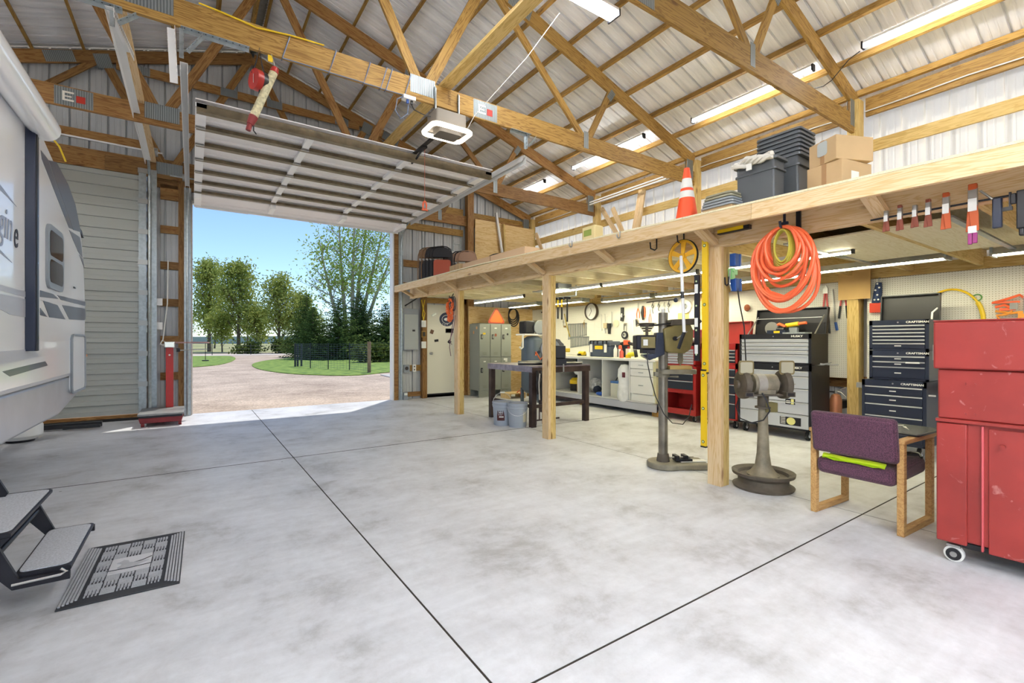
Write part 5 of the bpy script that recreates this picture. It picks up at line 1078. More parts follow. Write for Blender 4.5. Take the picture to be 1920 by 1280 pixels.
peg('utility_light', 'black handled light hanging above the tape disc on the pegboard', 'light', 6.62, 1.86, [('body', MB().box(-.03, .03, -.04, 0, -.05, .10), M_black), ('head', MB().box(.0, .06, -.05, 0, -.17, -.05, Matrix.Rotation(R(12), 4, 'Y')), M_black), ('lens', MB().box(-.0, .02, -.055, -.045, -.10, -.02), M_stw)])
peg('sanding_disc', 'beige sanding disc on the pegboard left of the black light', 'disc', 6.80, 1.64, [('disc', MB().cyl((0, -.02, 0), (0, -.005, 0), .075, n=24), mat('beige_disc', '#cfc9ae', .7))])
peg('tape_roll', 'black tape roll hanging low on the pegboard', 'tape', 6.56, 1.40, [('roll', MB().lathe([(.045, 0), (.08, 0), (.08, -.03), (.045, -.03), (.045, 0)], 24, M=Matrix.Rotation(R(-90), 4, 'X')), M_black), ('core', MB().lathe([(.036, 0), (.045, 0), (.045, -.03), (.036, -.03)], 24, M=Matrix.Rotation(R(-90), 4, 'X')), M_stw), ('hook', MB().tube([(0, 0, .2), (0, -.03, .19), (0, -.03, .07)], .004, 5), M_black)])
peg('wire_cluster', 'silver cutters and rings hanging over the black tape roll', 'cutters', 6.55, 1.58, [('cutter', MB().tube([(-.04, -.01, .05), (-.03, -.015, -.08)], .01).tube([(.04, -.01, .05), (.03, -.015, -.1)], .01), M_steel), ('head', MB().box(-.03, .04, -.02, 0, .03, .06), M_cast)])
peg('half_disc', 'half black half brown disc on the pegboard beside a blue scale', 'disc', 6.28, 1.64, [('disc', MB().prism([(.08*cos(R(a)), .08*sin(R(a))) for a in range(-80, 91, 10)], 1, -.02, -.005), M_cast), ('scale', MB().box(-.07, -.05, -.01, 0, -.18, .06), M_stw), ('face', MB().prism([(.06*cos(R(a)), .06*sin(R(a))) for a in range(-80, 91, 10)], 1, -.024, -.02), M_black)])
peg('bow_saw_blade', 'cream circular blade with a dark hub low on the pegboard', 'blade', 5.98, 1.42, [('blade', MB().cyl((0, -.02, 0), (0, -.008, 0), .10, n=28), mat('cream_blade', '#cfcbb4', .5)), ('hub', MB().cyl((0, -.03, 0), (0, -.02, 0), .022), M_cast), ('tab', MB().box(-.02, .02, -.02, -.01, -.17, -.10), M_grey), ('cord', MB().tube([(0, -.01, .24), (0, -.012, .1)], .006), M_stw)])
plier(6.22, 1.92, .30, M_orange, 'orange handled snips on the pegboard left of the black shears', .03, 'snips')
peg('utility_shears', 'black and orange shears on the pegboard', 'shears', 6.09, 1.88, [('body', MB().tube([(0, -.02, .08), (-.02, -.02, -.05), (.0, -.02, -.19)], [.02, .032, .018]), M_black), ('grip', MB().tube([(.03, -.02, .06), (.045, -.02, -.04), (.035, -.02, -.14)], .013), M_orange)])
plier(5.93, 1.80, .26, mat('pink_grip', '#d88a8a', .5), 'pink handled pliers below grey clips on the pegboard')
for i, (y, z) in enumerate(((7.75, 1.70), (8.45, 1.76), (5.86, 1.97), (5.72, 1.97), (5.60, 1.95), (5.50, 1.97))):
    b = MB(); b.tube([(0, 0, .05), (-.01, -.02, 0), (.015, -.02, -.05), (-.01, -.02, -.09), (.01, -.02, -.13-.02*(i % 3))], .006, 5); b.tube([(.0+.025*cos(a), -.02, -.03+.03*sin(a)) for a in [k*pi/6 for k in range(12)]], .005, 5, closed=True)
    peg('key_hook', ['brass clip hanging left of the wall clock', 'small hook tool left of the upper wrenches', 'leftmost black cable loop on the dark rail', 'second black cable loop on the dark rail', 'third cable loop on the dark rail, silver', 'rightmost cable loop on the dark rail'][i], 'hook', y, z, [('loop', b, [M_truss, M_steel, M_black, M_black, M_steel, M_black][i])])
o = MB().tube([(7.25, 6.02, 2.02), (7.25, 5.8, 2.03), (7.25, 5.3, 2.03)], .008).build('key_rail', M_black); tag(o, 'dark rail at the top of the pegboard that cable loops hang from', 'rail')
for i, (y, z, h) in enumerate(((7.22, 1.80, .25), (7.12, 1.80, .3), (6.92, 1.84, .2), (5.68, 1.78, .2), (5.60, 1.72, .12))):
    peg('hand_tool', ['slim white scraper right of the wall clock', 'white brush hanging right of the slim scraper', 'thin steel hook tool left of the black light', 'steel chain of rings over the drill press', 'short steel ring over the drill press'][i], 'tool', y, z, [('shaft', MB().tube([(0, -.01, .04), (0, -.012, -h)], .007, 6), [M_stw, M_stw, M_steel, M_steel, M_steel][i]), ('tip', MB().box(-.018, .018, -.02, -.004, -h-.05, -h), [M_white, M_white, M_steel, M_steel, M_steel][i]), ('peg_hook', MB().tube([(0, 0, .04), (0, -.02, .045), (0, -.02, .06)], .003, 5), M_steel)])
peg('tape_roll', 'white tape roll with a grey core high on the pegboard behind the measuring wheel', 'tape', 5.14, 1.89, [('roll', MB().lathe([(.05, 0), (.12, 0), (.12, -.04), (.05, -.04), (.05, 0)], 28, M=Matrix.Rotation(R(-90), 4, 'X')), M_stw), ('core', MB().lathe([(.03, 0), (.05, 0), (.05, -.045), (.03, -.045)], 24, M=Matrix.Rotation(R(-90), 4, 'X')), M_grey)])
peg('note_paper', 'yellow paper sheet pinned under the white tape roll', 'paper', 5.20, 1.68, [('sheet', MB().box(-.11, .11, -.006, -.003, -.11, .10), mat('yellow_paper', '#e0d27c', .8)), ('pin', MB().cyl((0, -.01, .09), (0, -.003, .09), .006), M_red)])
peg('plywood_offcut', 'plain plywood board hung on the pegboard right of the white tape roll', 'board', 4.82, 1.88, [('board', MB().box(-.12, .12, -.014, -.002, -.24, .2), M_ply), ('screw', MB().cyl((.08, -.016, -.2), (.08, -.014, -.2), .006), M_black)])
peg('leather_pouch', 'brown coiled twine hanging above the red lid right of the near post', 'twine', 4.02, 1.80, [('bundle', MB().sphere((0, -.03, 0), .05, 10, 8, (1, .6, 1.1)), mat('brown_twine', '#9a5a3a', .8, 0, .4, 40)), ('tail', MB().tube([(-.02, -.02, -.05), (-.03, -.02, -.15), (.0, -.02, -.25), (.03, -.02, -.22)], .004, 5), M_stw)])
def bolt_cutter(y, z, h, m, lb, mt=M_steel):
    b = MB(); c = MB()
    for s in (-1, 1): b.tube([(s*.01, -.02, -.06), (s*.035, -.025, -h*.6)], .011, 7); c.tube([(s*.035, -.025, -h*.6), (s*.05, -.025, -h)], .014, 7)
    peg('bolt_cutter', lb, 'cutters', y, z, [('handles', b, m), ('grips', c, M_black), ('jaws', MB().prism([(-.03, -.07), (.03, -.07), (.03, .0), (.01, .04), (-.01, .04), (-.03, 0)], 1, -.03, -.01), mt)])
M_pink = mat('red_handle', '#c85050', .45)
bolt_cutter(2.915, 2.0, .62, M_pink, 'long red handled bolt cutter left of the laminated wall post'); bolt_cutter(2.70, 2.0, .42, M_pink, 'shorter red handled bolt cutter nearest the laminated wall post')
peg('pry_bar', 'blue tipped steel bar hanging between the two bolt cutters', 'bar', 2.82, 1.98, [('bar', MB().tube([(0, -.03, 0), (.03, -.03, -.45)], .012, 6), M_steel), ('tip', MB().tube([(.03, -.03, -.45), (.05, -.03, -.56)], .017, 7), M_blue)])
t = peg('flag_glove', 'dark blue cloth with white spots and a red end hanging right of the wall post', 'glove', 2.30, 2.0, [('cuff', MB().tube([(0, -.04, .02), (-.01, -.04, -.1), (-.025, -.04, -.24)], [.03, .045, .05], 10), mat('spotted_navy', '#2c3c60', .8)), ('red_end', MB().box(-.09, .03, -.07, -.01, -.36, -.24), mat('bright_red_cloth', '#d84a34', .8)), ('hook', MB().tube([(0, 0, .08), (0, -.04, .07), (0, -.04, .02)], .008), M_steel)])
b = MB(); [b.cyl((dx, -.093, dz_), (dx, -.088, dz_), .011, n=8) for dx, dz_ in ((0, 0), (.02, -.05), (-.02, -.08), (.0, -.14), (-.03, -.2), (.01, -.2))]; b.build('white_spots', M_stw, t)
a_ = [(7.24, 1.74+.0, 1.86)]
pts = [(7.20, 1.98-.03*k*0, 1.80) for k in range(1)]
pts = [Vector((7.22, 1.60-.26*sin(R(a)), 1.52+.36*cos(R(a)))) for a in range(-60, 120, 10)]
o = thing('yellow_hose', 'yellow hose arc on the pegboard above the red steel box', 'hose', (7.23, 1.62, 1.5), 0); MB().tube([(0, -.27*sin(R(a)), .37*cos(R(a))) for a in range(-70, 60, 8)], .012, 8).build('thin_section', M_yellow, o); MB().tube([(0, -.27*sin(R(a)), .37*cos(R(a))) for a in range(56, 140, 8)], .022, 8).build('thick_section', mat('deep_yellow', '#e8c81c', .4), o)
o = thing('green_loop_tool', 'slim green looped tool hanging right of the yellow hose', 'tool', (7.24, 1.40, 1.72)); MB().tube([(0, -.035*cos(a), .035*sin(a)+.04) for a in [k*pi/6 for k in range(12)]], .007, 6, closed=True).build('ring', mat('leaf_green', '#5a9a48', .5), o); MB().tube([(0, 0, .0), (0, -.03, -.08), (0, -.045, -.2), (0, -.02, -.32), (0, .02, -.42)], [.008, .012, .012, .006, .004], 7).build('stem', bpy.data.materials['leaf_green'], o)
o = thing('tie_down_straps', 'bunch of orange ratchet straps hanging at the right edge of the pegboard', 'straps', (7.22, 1.12, 1.66)); b = MB()
b.box(-.02, .0, -.05, .16, .02, .04).box(-.03, -.01, -.02, .10, -.06, -.03); b.tube([(-.02, .15, .03), (-.02, .05, .06), (-.02, -.05, .10), (-.02, -.1, .05)], .014, 6); b.tube([(-.03, .13, -.02), (-.03, .06, .0), (-.03, 0, -.04)], .014, 6); b.build('orange_strap', M_orange, o)
b = MB().tube([(-.02, .13, -.06), (-.02, .02, -.09), (-.02, -.08, -.08)], .013, 6); b.tube([(-.02, .1, -.15), (-.02, .12, -.11), (-.02, .05, -.1), (-.02, .0, -.07)], .014, 6); b.box(-.04, -.01, -.16, -.04, -.14, -.07).box(-.04, -.01, -.06, -.03, -.35, -.14); b.build('amber_strap', mat('amber_strap_mat', '#e89a38', .6), o)
MB().box(-.05, -.04, -.10, -.08, -.10, .08).box(-.045, -.03, -.04, .02, -.05, .02).build('buckle', M_steel, o)
# fire extinguisher
t = thing('fire_extinguisher', 'small red fire extinguisher low beside the laminated wall post', 'extinguisher', (7.05, 2.72, .28)); MB().lathe([(0, 0), (.065, 0), (.07, .02), (.07, .22), (.05, .28), (.02, .30), (0, .30)], 18).build('cylinder', mat('copper_red', '#b87a58', .4, .3), t)
MB().cyl((0, 0, .30), (0, 0, .34), .018).tube([(0, 0, .34), (0, -.06, .36), (0, -.11, .39)], .008).tube([(0, 0, .33), (0, -.06, .32), (0, -.12, .26)], .007).build('valve_handle', M_steel, t); MB().tube([(0, .01, .32), (0, .08, .32), (0, .13, .24), (0, .12, .12)], .010, 7).build('hose', M_black, t)
MB().box(.06, .34, -.05, .05, .1, .2).build('wall_bracket', M_blackm, t)
# ------------------------------------------------------------------ steel table and what is on it
M_tabs = mat('rusty_dark_steel', '#4a3c38', .5, .5, .35, 7); M_tabt = mat('worn_mauve_steel', '#8c8490', .35, .6, .35, 9)
tb = thing('welding_table', 'heavy dark steel table with angle iron legs behind the middle post', 'table', (4.12, 5.52, 0))
MB().box(0, 1.16, 0, 1.24, .885, .905).build('table_top', M_tabt, tb, bevel=.002); MB().box(-.005, .0, 0, 1.24, .815, .905).box(0, 1.16, -.005, 0, .80, .905).build('edge_angle', M_tabt, tb)
MB().box(0, 1.16, -.008, -.005, .80, .884).build('front_apron', M_tabs, tb)
for x in (.01, 1.07):
    for y in (.01, 1.15): MB().box(x, x+.08, y, y+.08, 0, .885).build('leg', M_tabs, tb)
MB().box(.09, 1.07, .03, .06, .28, .33).box(.03, .06, .09, 1.15, .28, .33).box(1.10, 1.13, .09, 1.15, .28, .33).build('stretcher', M_tabs, tb)
b = MB(); [b.tube([(.06+.06*k, -.02, .05+.05*(k % 2)), (.06+.06*k, -.02, .28)], .01, 5) for k in range(4)]; b.box(.05, .5, -.03, -.01, .10, .12); b.build('rod_rack', M_tabs, tb)
def tray(lb, x, y, z, rx, ry):
    t = thing('oval_tray', lb, 'tray', (x, y, z)); MB().prism([(rx*cos(2*pi*i/24), ry*sin(2*pi*i/24)) for i in range(24)], 2, 0, .03).build('dish', M_black, t); MB().tube([(rx*cos(2*pi*i/24), ry*sin(2*pi*i/24), .03) for i in range(24)], .008, 5, closed=True).build('rim', M_steel, t)
tray('black oval pan on the steel table left of the middle post', 4.45, 5.95, .906, .26, .15); tray('second black pan overlapping behind the left one on the steel table', 4.75, 6.4, .906, .24, .14); tray('black pan on the steel table right of the middle post', 4.98, 5.66, .906, .24, .12)
cs = thing('chop_saw', 'black chop saw on the steel table partly behind the middle post', 'saw', (4.62, 5.68, .906), R(-34))
MB().box(-.14, .22, -.12, .12, 0, .10).build('base', M_blackm, cs, bevel=.006); MB().box(.05, .21, -.08, .08, .10, .30).build('motor', M_black, cs, bevel=.015); MB().lathe([(0, -.03), (.15, -.03), (.15, .03), (0, .03)], 24, (-.02, 0, .25), Matrix.Rotation(R(90), 4, 'X')).build('blade_guard', M_grey, cs); MB().box(.14, .28, -.06, .0, .20, .26).build('yellow_handle', M_yellow, cs, bevel=.01)
MB().tube([(.17, -.13, .02), (.17, -.14, -.10)], .012).build('clamp_screw', M_steel, cs); MB().tube([(-.28+.05*k+.03*cos(k*2.4), -.05, .15+.07*sin(k*2.2)) for k in range(6)], .012).build('cord', bpy.data.materials['orange_cord'], cs)
c2 = thing('covered_machine', 'machine under a dark grey cloth cover right of the middle post', 'machine', (5.15, 6.32, .906)); b = MB().lathe([(.14, .0), (.17, .12), (.20, .24), (.19, .32), (.12, .40), (0, .42)], 14); b.v = [(x*(1+.12*sin(5*math.atan2(y, x)+z*14)), y*(1+.12*sin(5*math.atan2(y, x)+z*14)), z) for x, y, z in b.v]; b.build('cloth_cover', mat('slate_cloth', '#4a4c56', .9), c2); MB().box(-.13, .13, -.13, .13, 0, .12).build('machine_base', M_blackm, c2)
gl = thing('hanging_gloves', 'bunch of black and pale work gloves and hand clamps hanging from the table edge', 'gloves', (4.30, 5.48, .82)); b = MB()
for k, (x, L_) in enumerate(((-.12, .32), (-.05, .42), (.02, .5), (.09, .36), (.14, .25))): b.tube([(x, 0, .02), (x+.02, -.03, -.1), (x-.01, -.03, -L_*.6), (x+.01, -.02, -L_)], [.015, .035, .03, .02], 7)
b.build('glove', mat('charcoal_cloth', '#2c2a2c', .9), gl); b = MB(); [b.tube([(x, -.045, -.02), (x-.03, -.06, -.15), (x-.01, -.05, -.40)], .010, 6) for x in (-.1, .0, .07)]; b.build('clamp_leg', mat('pale_grey_grip', '#b5b0a8', .6), gl)
# buckets
def bucket(lb, x, y, lbl, up, lab2):
    t = thing('plastic_bucket', lb, 'bucket', (x, y, 0), R(-34.3)); M_bk = bpy.data.materials.get('bucket_grey') or mat('bucket_grey', '#a2aab4', .4)
    MB().lathe([(0, 0), (.128, 0), (.132, .01), (.146, .27), (.152, .275), (.152, .285), (.147, .29), (.148, .31), (.154, .315), (.154, .325), (.150, .33), (.151, .345)], 32).build('pail', M_bk, t)
    MB().lathe([(0, .345), (.14, .342), (.148, .356), (.157, .356), (.158, .335), (.153, .335)], 32).build('lid', M_bk, t)
    if up: pts = [(.155*cos(R(a)), 0, .29+.20*sin(R(a))) for a in range(0, 181, 15)]
    else: pts = [(.155*cos(R(a)), -.157*sin(R(a)), .30-.12*sin(R(a))) for a in range(0, 181, 15)]
    MB().tube(pts, .003, 5).build('wire_handle', M_white, t)
    if up: MB().cyl((-.035, 0, .49), (.035, 0, .49), .012, n=8).build('grip', M_stw, t)
    a0, a1 = lab2; MB().lathe([(.1365, .08), (.1435, .235)], 10, arc=(R(a0), R(a1))).build('label_sheet', lbl, t); return t
M_dklab = mat('maroon_label', '#4e1f1e', .5)
bk1 = bucket('grey bucket with a maroon label and raised handle, left of the pair', 3.93, 6.02, M_dklab, True, (-125, -75))
text('Behr', .030, M_stw, bk1, (-.02, -.1425, .20), (R(90), 0, 0), 'label_lettering') ; MB().box(-.05, .02, -.1412, -.139, .13, .145).box(-.06, .0, -.1435, -.14, .165, .17).build('label_bars', M_stw, bk1)
bucket('grey bucket with a cream label and lowered handle, right of the pair', 4.03, 5.76, mat('cream_label', '#c9c2a8', .6), False, (-55, -20))
# lockers
M_lock = mat('locker_grey_green', '#8f938b', .45, .1); lk = thing('steel_lockers', 'grey green bank of six steel lockers with stickers', 'lockers', (5.37, 9.2, 0))
W3 = .295; D_ = .43
MB().box(0, 3*W3, .01, D_, .15, 1.68).build('cabinet', M_lock, lk, bevel=.002)
[MB().box(*q).build('leg_plate', M_lock, lk) for q in ((0, W3, 0, .03, 0, .15), (2*W3, 3*W3, 0, .03, 0, .15), (0, W3, .38, .41, 0, .15), (2*W3, 3*W3, .38, .41, 0, .15))]
for i in range(3):
    for j, (z0, z1) in enumerate(((.16, .90), (.92, 1.665))):
        x0 = i*W3+.012; x1 = (i+1)*W3-.012; d = MB().box(x0, x1, -.008, .012, z0, z1).build('locker_door', M_lock, lk, bevel=.002)
        zc = z0+(z1-z0)*.54; MB().box(x0+.03, x0+.085, -.011, -.007, zc, zc+.11).build('handle_recess', M_black, d); MB().box(x0+.05, x0+.07, -.02, -.01, zc+.02, zc+.09).build('handle', M_steel, d); MB().box((x0+x1)/2-.03, (x0+x1)/2+.03, -.010, -.008, z1-.10, z1-.075).build('number_plate', M_stw, d)
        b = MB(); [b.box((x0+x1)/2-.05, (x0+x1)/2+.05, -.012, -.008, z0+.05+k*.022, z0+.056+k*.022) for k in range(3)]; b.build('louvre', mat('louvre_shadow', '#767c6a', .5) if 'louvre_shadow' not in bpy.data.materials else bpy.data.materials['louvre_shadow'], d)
disc('round_sticker', (1.5*W3, 1.42), .03, .035, mat('brown_sticker', '#8a4a34', .5), -.009, lk); disc('round_sticker', (2.62*W3, 1.44), .025, .025, M_black, -.009, lk)
MB().box(.10, .17, -.012, -.008, 1.43, 1.47).build('yellow_sticker', M_yellow, lk); MB().box(2.25*W3, 2.6*W3, -.012, -.008, .83, .88).build('white_sticker', M_stw, lk)
b = MB().prism([(.1+.03*cos(R(a)), 1.58+.035*sin(R(a))) for a in range(0, 360, 24)], 0, -.003, 0).prism([(.24+.03*cos(R(a)), 1.48+.04*sin(R(a))) for a in range(0, 360, 24)], 0, -.003, 0).build('side_sticker', mat('peach_sticker', '#dba878', .5), lk)
sm = thing('warning_triangle', 'orange slow-moving-vehicle triangle standing on the lockers', 'sign', (5.92, 9.33, 1.685)); tri = [(-.20, 0), (.20, 0), (.23, .05), (.035, .36), (-.035, .36), (-.23, .05)]
MB().prism(tri, 1, 0, .006).build('red_border', mat('reflex_red', '#c8482e', .4), sm); MB().prism([(x*.8, .035+z*.8) for x, z in tri], 1, -.004, 0).build('orange_field', mat('fluorescent_orange', '#ff7a2a', .5), sm); MB().box(-.1, .1, -.02, .04, 0, .012).build('foot', M_blackm, sm)
o = MB().box(5.40, 6.22, 9.22, 9.6, 1.682, 1.69).build('locker_top_sheet', M_black); tag(o, 'dark sheet lying on top of the lockers', 'sheet')
# compressor
ac = thing('air_compressor', 'upright blue grey air compressor with black pump on top by the plywood wall', 'compressor', (5.95, 7.95, 0)); M_tank = mat('tank_blue_grey', '#56626e', .35, .2)
MB().lathe([(0, .16), (.12, .18), (.22, .26), (.24, .34), (.24, 1.22), (.22, 1.31), (.12, 1.38), (0, 1.39)], 32).build('tank', M_tank, ac)
for a in (30, 150, 270): MB().box(-.03, .03, -.02, .02, 0, .30).build('leg', M_tank, ac, loc=(.22*cos(R(a)), .22*sin(R(a)), 0))
MB().box(-.32, .34, -.16, .16, 1.40, 1.43).build('top_plate', M_white, ac); MB().box(-.28, -.02, -.12, .12, 1.43, 1.70).build('motor', M_blackm, ac, bevel=.03); MB().cyl((.15, 0, 1.43), (.15, 0, 1.62), .07).box(.06, .24, -.09, .09, 1.60, 1.72).build('pump_head', M_cast, ac, bevel=.01); MB().lathe([(0, 0), (.15, 0), (.15, -.03), (0, -.03)], 24, (.08, -.16, 1.56), Matrix.Rotation(R(90), 4, 'X')).build('flywheel', M_grey, ac)
MB().cyl((-.02, -.25, 1.05), (-.02, -.23, 1.05), .035).build('port_cap', M_navy, ac); MB().lathe([(.243, .70), (.243, .78)], 24, arc=(R(200), R(330))).build('red_white_label', M_st1 if False else mat('label_red', '#b2635a', .5), ac); MB().tube([(-.28, -.1, 1.41), (-.34, -.12, 1.38), (-.34, -.12, 1.15), (-.38, -.12, 1.12), (-.42, -.12, 1.16)], .02, 7).build('drain_hook', M_stw, ac)
MB().tube([(.1, -.1, 1.6), (.15, -.2, 1.7), (.2, -.15, 1.5), (.1, -.22, 1.45)], .010).build('pipe', M_chrome, ac)
cb = thing('hose_coil', 'black cable coil hanging on the plywood wall above the compressor', 'cable', (6.55, 9.60, 1.95)); b = MB(); [b.tube([(.12*cos(2*pi*i/20)*(1+.1*k), -.03-.015*k, .15*sin(2*pi*i/20)*(1+.15*k)-.03*k) for i in range(20)], .015, 6, closed=True) for k in range(4)]; b.build('coil', M_black, cb); MB().box(-.02, .02, -.1, .1, .15, .18).build('nail', M_steel, cb)
t = thing('wooden_crate', 'low wooden crate with an orange cord on the floor beside the lockers', 'crate', (6.0, 8.75, 0)); MB().box(-.22, .22, -.18, .18, .10, .12).box(-.22, -.18, -.18, .18, 0, .1).box(.18, .22, -.18, .18, 0, .1).build('slats', M_ply, t); MB().tube([(.0, -.15, .13), (.1, -.17, .2), (.05, -.2, .1), (.12, -.2, .03)], .012).build('orange_cord', M_orange, t)
# electrical gear on the far wall
ep = thing('breaker_panel', 'grey breaker panel on the gable wall right of the open door', 'electrical panel', (3.98, 9.87, 1.08)); MB().box(-.18, .17, -.12, .0, 0, .91).build('box', M_grey, ep, bevel=.004); MB().box(-.165, .15, -.13, -.12, .02, .78).build('panel_door', mat('panel_door_grey', '#a2a6a4', .5), ep, bevel=.003); MB().box(.02, .08, -.135, -.13, .41, .45).build('latch', M_black, ep)
for lb, z, m in (('upper cream switch box beside the walk door', 1.67, M_stw), ('thermostat like dark switch beside the walk door', 1.44, M_black), ('lower cream switch box beside the walk door', 1.20, M_stw)):
    t = thing('switch_box', lb, 'switch', (4.28, 9.78, z)); MB().box(-.06, .05, -.03, 0, -.08, .07).build('cover', M_stw if m is M_stw else M_truss, t, bevel=.004); MB().box(-.03, .02, -.045, -.03, -.05, .04).build('switch', m, t)
t = thing('power_outlet', 'grey round power outlet low on the wall right of the open door', 'outlet', (3.90, 9.87, .68)); MB().box(-.07, .07, -.05, 0, -.09, .08).build('box', M_grey, t, bevel=.004); MB().cyl((0, -.055, 0), (0, -.05, 0), .04).build('socket', M_black, t)
t = thing('power_outlet', 'small cream outlet beside the grey round outlet', 'outlet', (4.08, 9.86, .68)); MB().box(-.04, .04, -.04, 0, -.08, .08).build('cover', M_stw, t, bevel=.004); MB().box(-.012, .012, -.043, -.04, .02, .05).box(-.012, .012, -.043, -.04, -.05, -.02).build('socket', M_black, t)
b = MB().tube([(4.22, 9.76, 2.2), (4.26, 9.75, 2.0), (4.24, 9.75, 1.85), (4.27, 9.75, 1.74)], .010, 5); b.tube([(4.30, 9.76, 2.2), (4.25, 9.74, 2.0), (4.30, 9.75, 1.9), (4.26, 9.74, 1.74)], .010, 5); o = b.build('yellow_wiring', M_yellow); tag(o, 'yellow cables running down to the switches beside the walk door', 'cable')
o = MB().tube([(3.85, 9.8, 2.05), (4.05, 9.78, 2.18), (4.2, 9.78, 2.28), (4.3, 9.78, 2.4)], .015, 6).build('black_cable', M_black); tag(o, 'thick black cable rising from the breaker panel', 'cable')
t = thing('door_sensor', 'white sensor box at the foot of the right door track', 'sensor', (3.84, 9.78, .0)); MB().box(-.04, .05, -.04, .02, .0, .16).build('foot', M_grey, t); MB().box(-.03, .04, -.05, -.04, .10, .15).build('eye', M_stw, t)
# ------------------------------------------------------------------ things kept on the loft
ZD = 2.353
ZN = 2.335     # deck height at the near end
def fold_chair(lb, x, y, m_f, m_s, m_b, rz=R(-28), tilt=8, grp='folded chairs on the loft'):
    t = thing('folding_chair', lb, 'chair', (x, y, ZD), rz, grp); t.rotation_euler = (R(-tilt), 0, rz)
    fr = [(-.20, 0, 0), (-.21, 0, .5), (-.20, 0, .72), (-.17, 0, .83), (-.10, 0, .88), (0, 0, .895), (.10, 0, .88), (.17, 0, .83), (.20, 0, .72), (.21, 0, .5), (.20, 0, 0)]
    MB().tube(fr, .012, 6).build('frame', m_f, t); MB().tube([(-.18, .035, 0), (-.18, .03, .5), (-.18, .01, .62)], .011, 6).tube([(.18, .035, 0), (.18, .03, .5), (.18, .01, .62)], .011, 6).build('rear_legs', m_f, t)
    MB().prism([(-.185, .66), (.185, .66), (.185, .76), (.15, .83), (.08, .865), (-.08, .865), (-.15, .83), (-.185, .76)], 1, -.006, .008).build('backrest', m_b, t)
    MB().prism(rrect(-.175, .175, .18, .60, .05), 1, -.03, -.006).build('seat', m_s, t, bevel=.006); return t
M_bf = mat('black_chair_frame', '#28282c', .4, .3); M_tan = mat('tan_chair', '#a8846a', .45, .1); M_rust = mat('rust_vinyl', '#a8492e', .5)
fold_chair('front folded chair of the left stack, rust vinyl seat', 4.22, 8.72, M_bf, M_rust, M_bf)
for i in range(1, 5): fold_chair(['', 'second folded chair of the left stack, black', 'third folded chair of the left stack, black', 'fourth folded chair of the left stack, brown frame', 'rearmost folded chair of the left stack, brown frame'][i], 4.22-.045*i+.02*(i == 9), 8.72+.075*i, M_bf if i < 3 else M_brown, M_bf, M_bf if i < 3 else M_brown)
for i in range(3): fold_chair(['front tan folded chair of the right stack', 'middle folded chair of the right stack', 'rear folded chair of the right stack'][i], 4.88-.05*i, 8.85+.08*i, M_bf if i else M_tan, M_tan, M_tan, R(-28), 8)
rt = thing('folded_round_table', 'white round folded table top standing behind the folded chairs', 'table', (4.72, 9.32, ZD)); MB().prism([(.42*cos(2*pi*i/32), .46+.46*sin(2*pi*i/32)) for i in range(32)], 1, 0, .04).build('table_top', M_stw, rt); MB().prism(rrect(-.2, .2, .2, .7, .03), 1, .04, .06).build('leg_frame', M_grey, rt)
ds = thing('dark_board', 'dark wooden slab standing between the two chair stacks', 'panel', (4.50, 9.05, ZD), R(-28)); MB().box(-.10, .10, 0, .05, 0, .84).build('slab', mat('dark_walnut', '#3a2c26', .5), ds, bevel=.003); MB().box(-.10, .10, -.01, 0, .8, .84).build('edge', M_blackm, ds)
ht = thing('hand_truck_frame', 'grey metal frame poking up behind the white round table', 'frame', (4.92, 9.40, ZD)); MB().tube([(-.09, 0, 0), (-.09, 0, 1.28), (.09, 0, 1.28), (.09, 0, 0)], .014, 6).build('side_tube', M_galv, ht); MB().tube([(-.09, 0, 1.1), (.09, 0, 1.1)], .012).build('cross_tube', M_galv, ht)
bx = thing('cardboard_box', 'flat cardboard box in front of the tan folded chairs on the loft', 'box', (4.30, 8.0, ZD), R(-3)); MB().box(-.16, .14, -.2, .24, 0, .38).build('carton', M_card, bx); MB().box(-.162, -.155, -.02, .0, 0, .38).build('tape', mat('brown_tape', '#a8825a', .4), bx)
bx = thing('long_carton', 'long pale carton lying along the loft behind the rail', 'box', (4.30, 6.75, ZD)); MB().box(-.14, .14, -1.0, .98, 0, .36).build('carton', mat('pale_card', '#d8b894', .8), bx); MB().box(-.142, -.138, -.01, .01, 0, .36).build('tape', bpy.data.materials['brown_tape'], bx)
def tyre(lb, x, y, z, r, wd, rz, m=M_rubber, tilt=0):
    t = thing('spare_wheel', lb, 'wheel', (x, y, z+r), rz, 'wheels on the loft'); Mx = Matrix.Rotation(R(90), 4, 'X')
    MB().lathe([(r*.55, -wd/2), (r*.9, -wd/2), (r, -wd*.3), (r, wd*.3), (r*.9, wd/2), (r*.55, wd/2), (r*.55, -wd/2)], 28, M=Mx).build('tyre', m, t); MB().lathe([(0, -.01), (r*.2, -.02), (r*.5, -.01), (r*.55, -wd*.4), (r*.57, wd*.4), (r*.5, .01), (0, .01)], 24, M=Mx).build('rim', M_dust, t)
tyre('big dark wheel disc lying against the plywood on the loft', 5.2, 8.15, ZD+.01, .36, .08, R(-50)); tyre('smaller dark wheel right of the big disc on the loft', 5.35, 7.65, ZD+.01, .30, .10, R(-60))
for i, (x, y) in enumerate(((5.15, 9.0), (5.22, 8.86), (5.28, 8.72), (5.34, 8.58))): tyre(['leftmost', 'second', 'third', 'fourth'][i]+' brown edged wheel in the row beside the tan chairs', x, y, ZD+.12, .25, .09, R(-80), M_rubber)
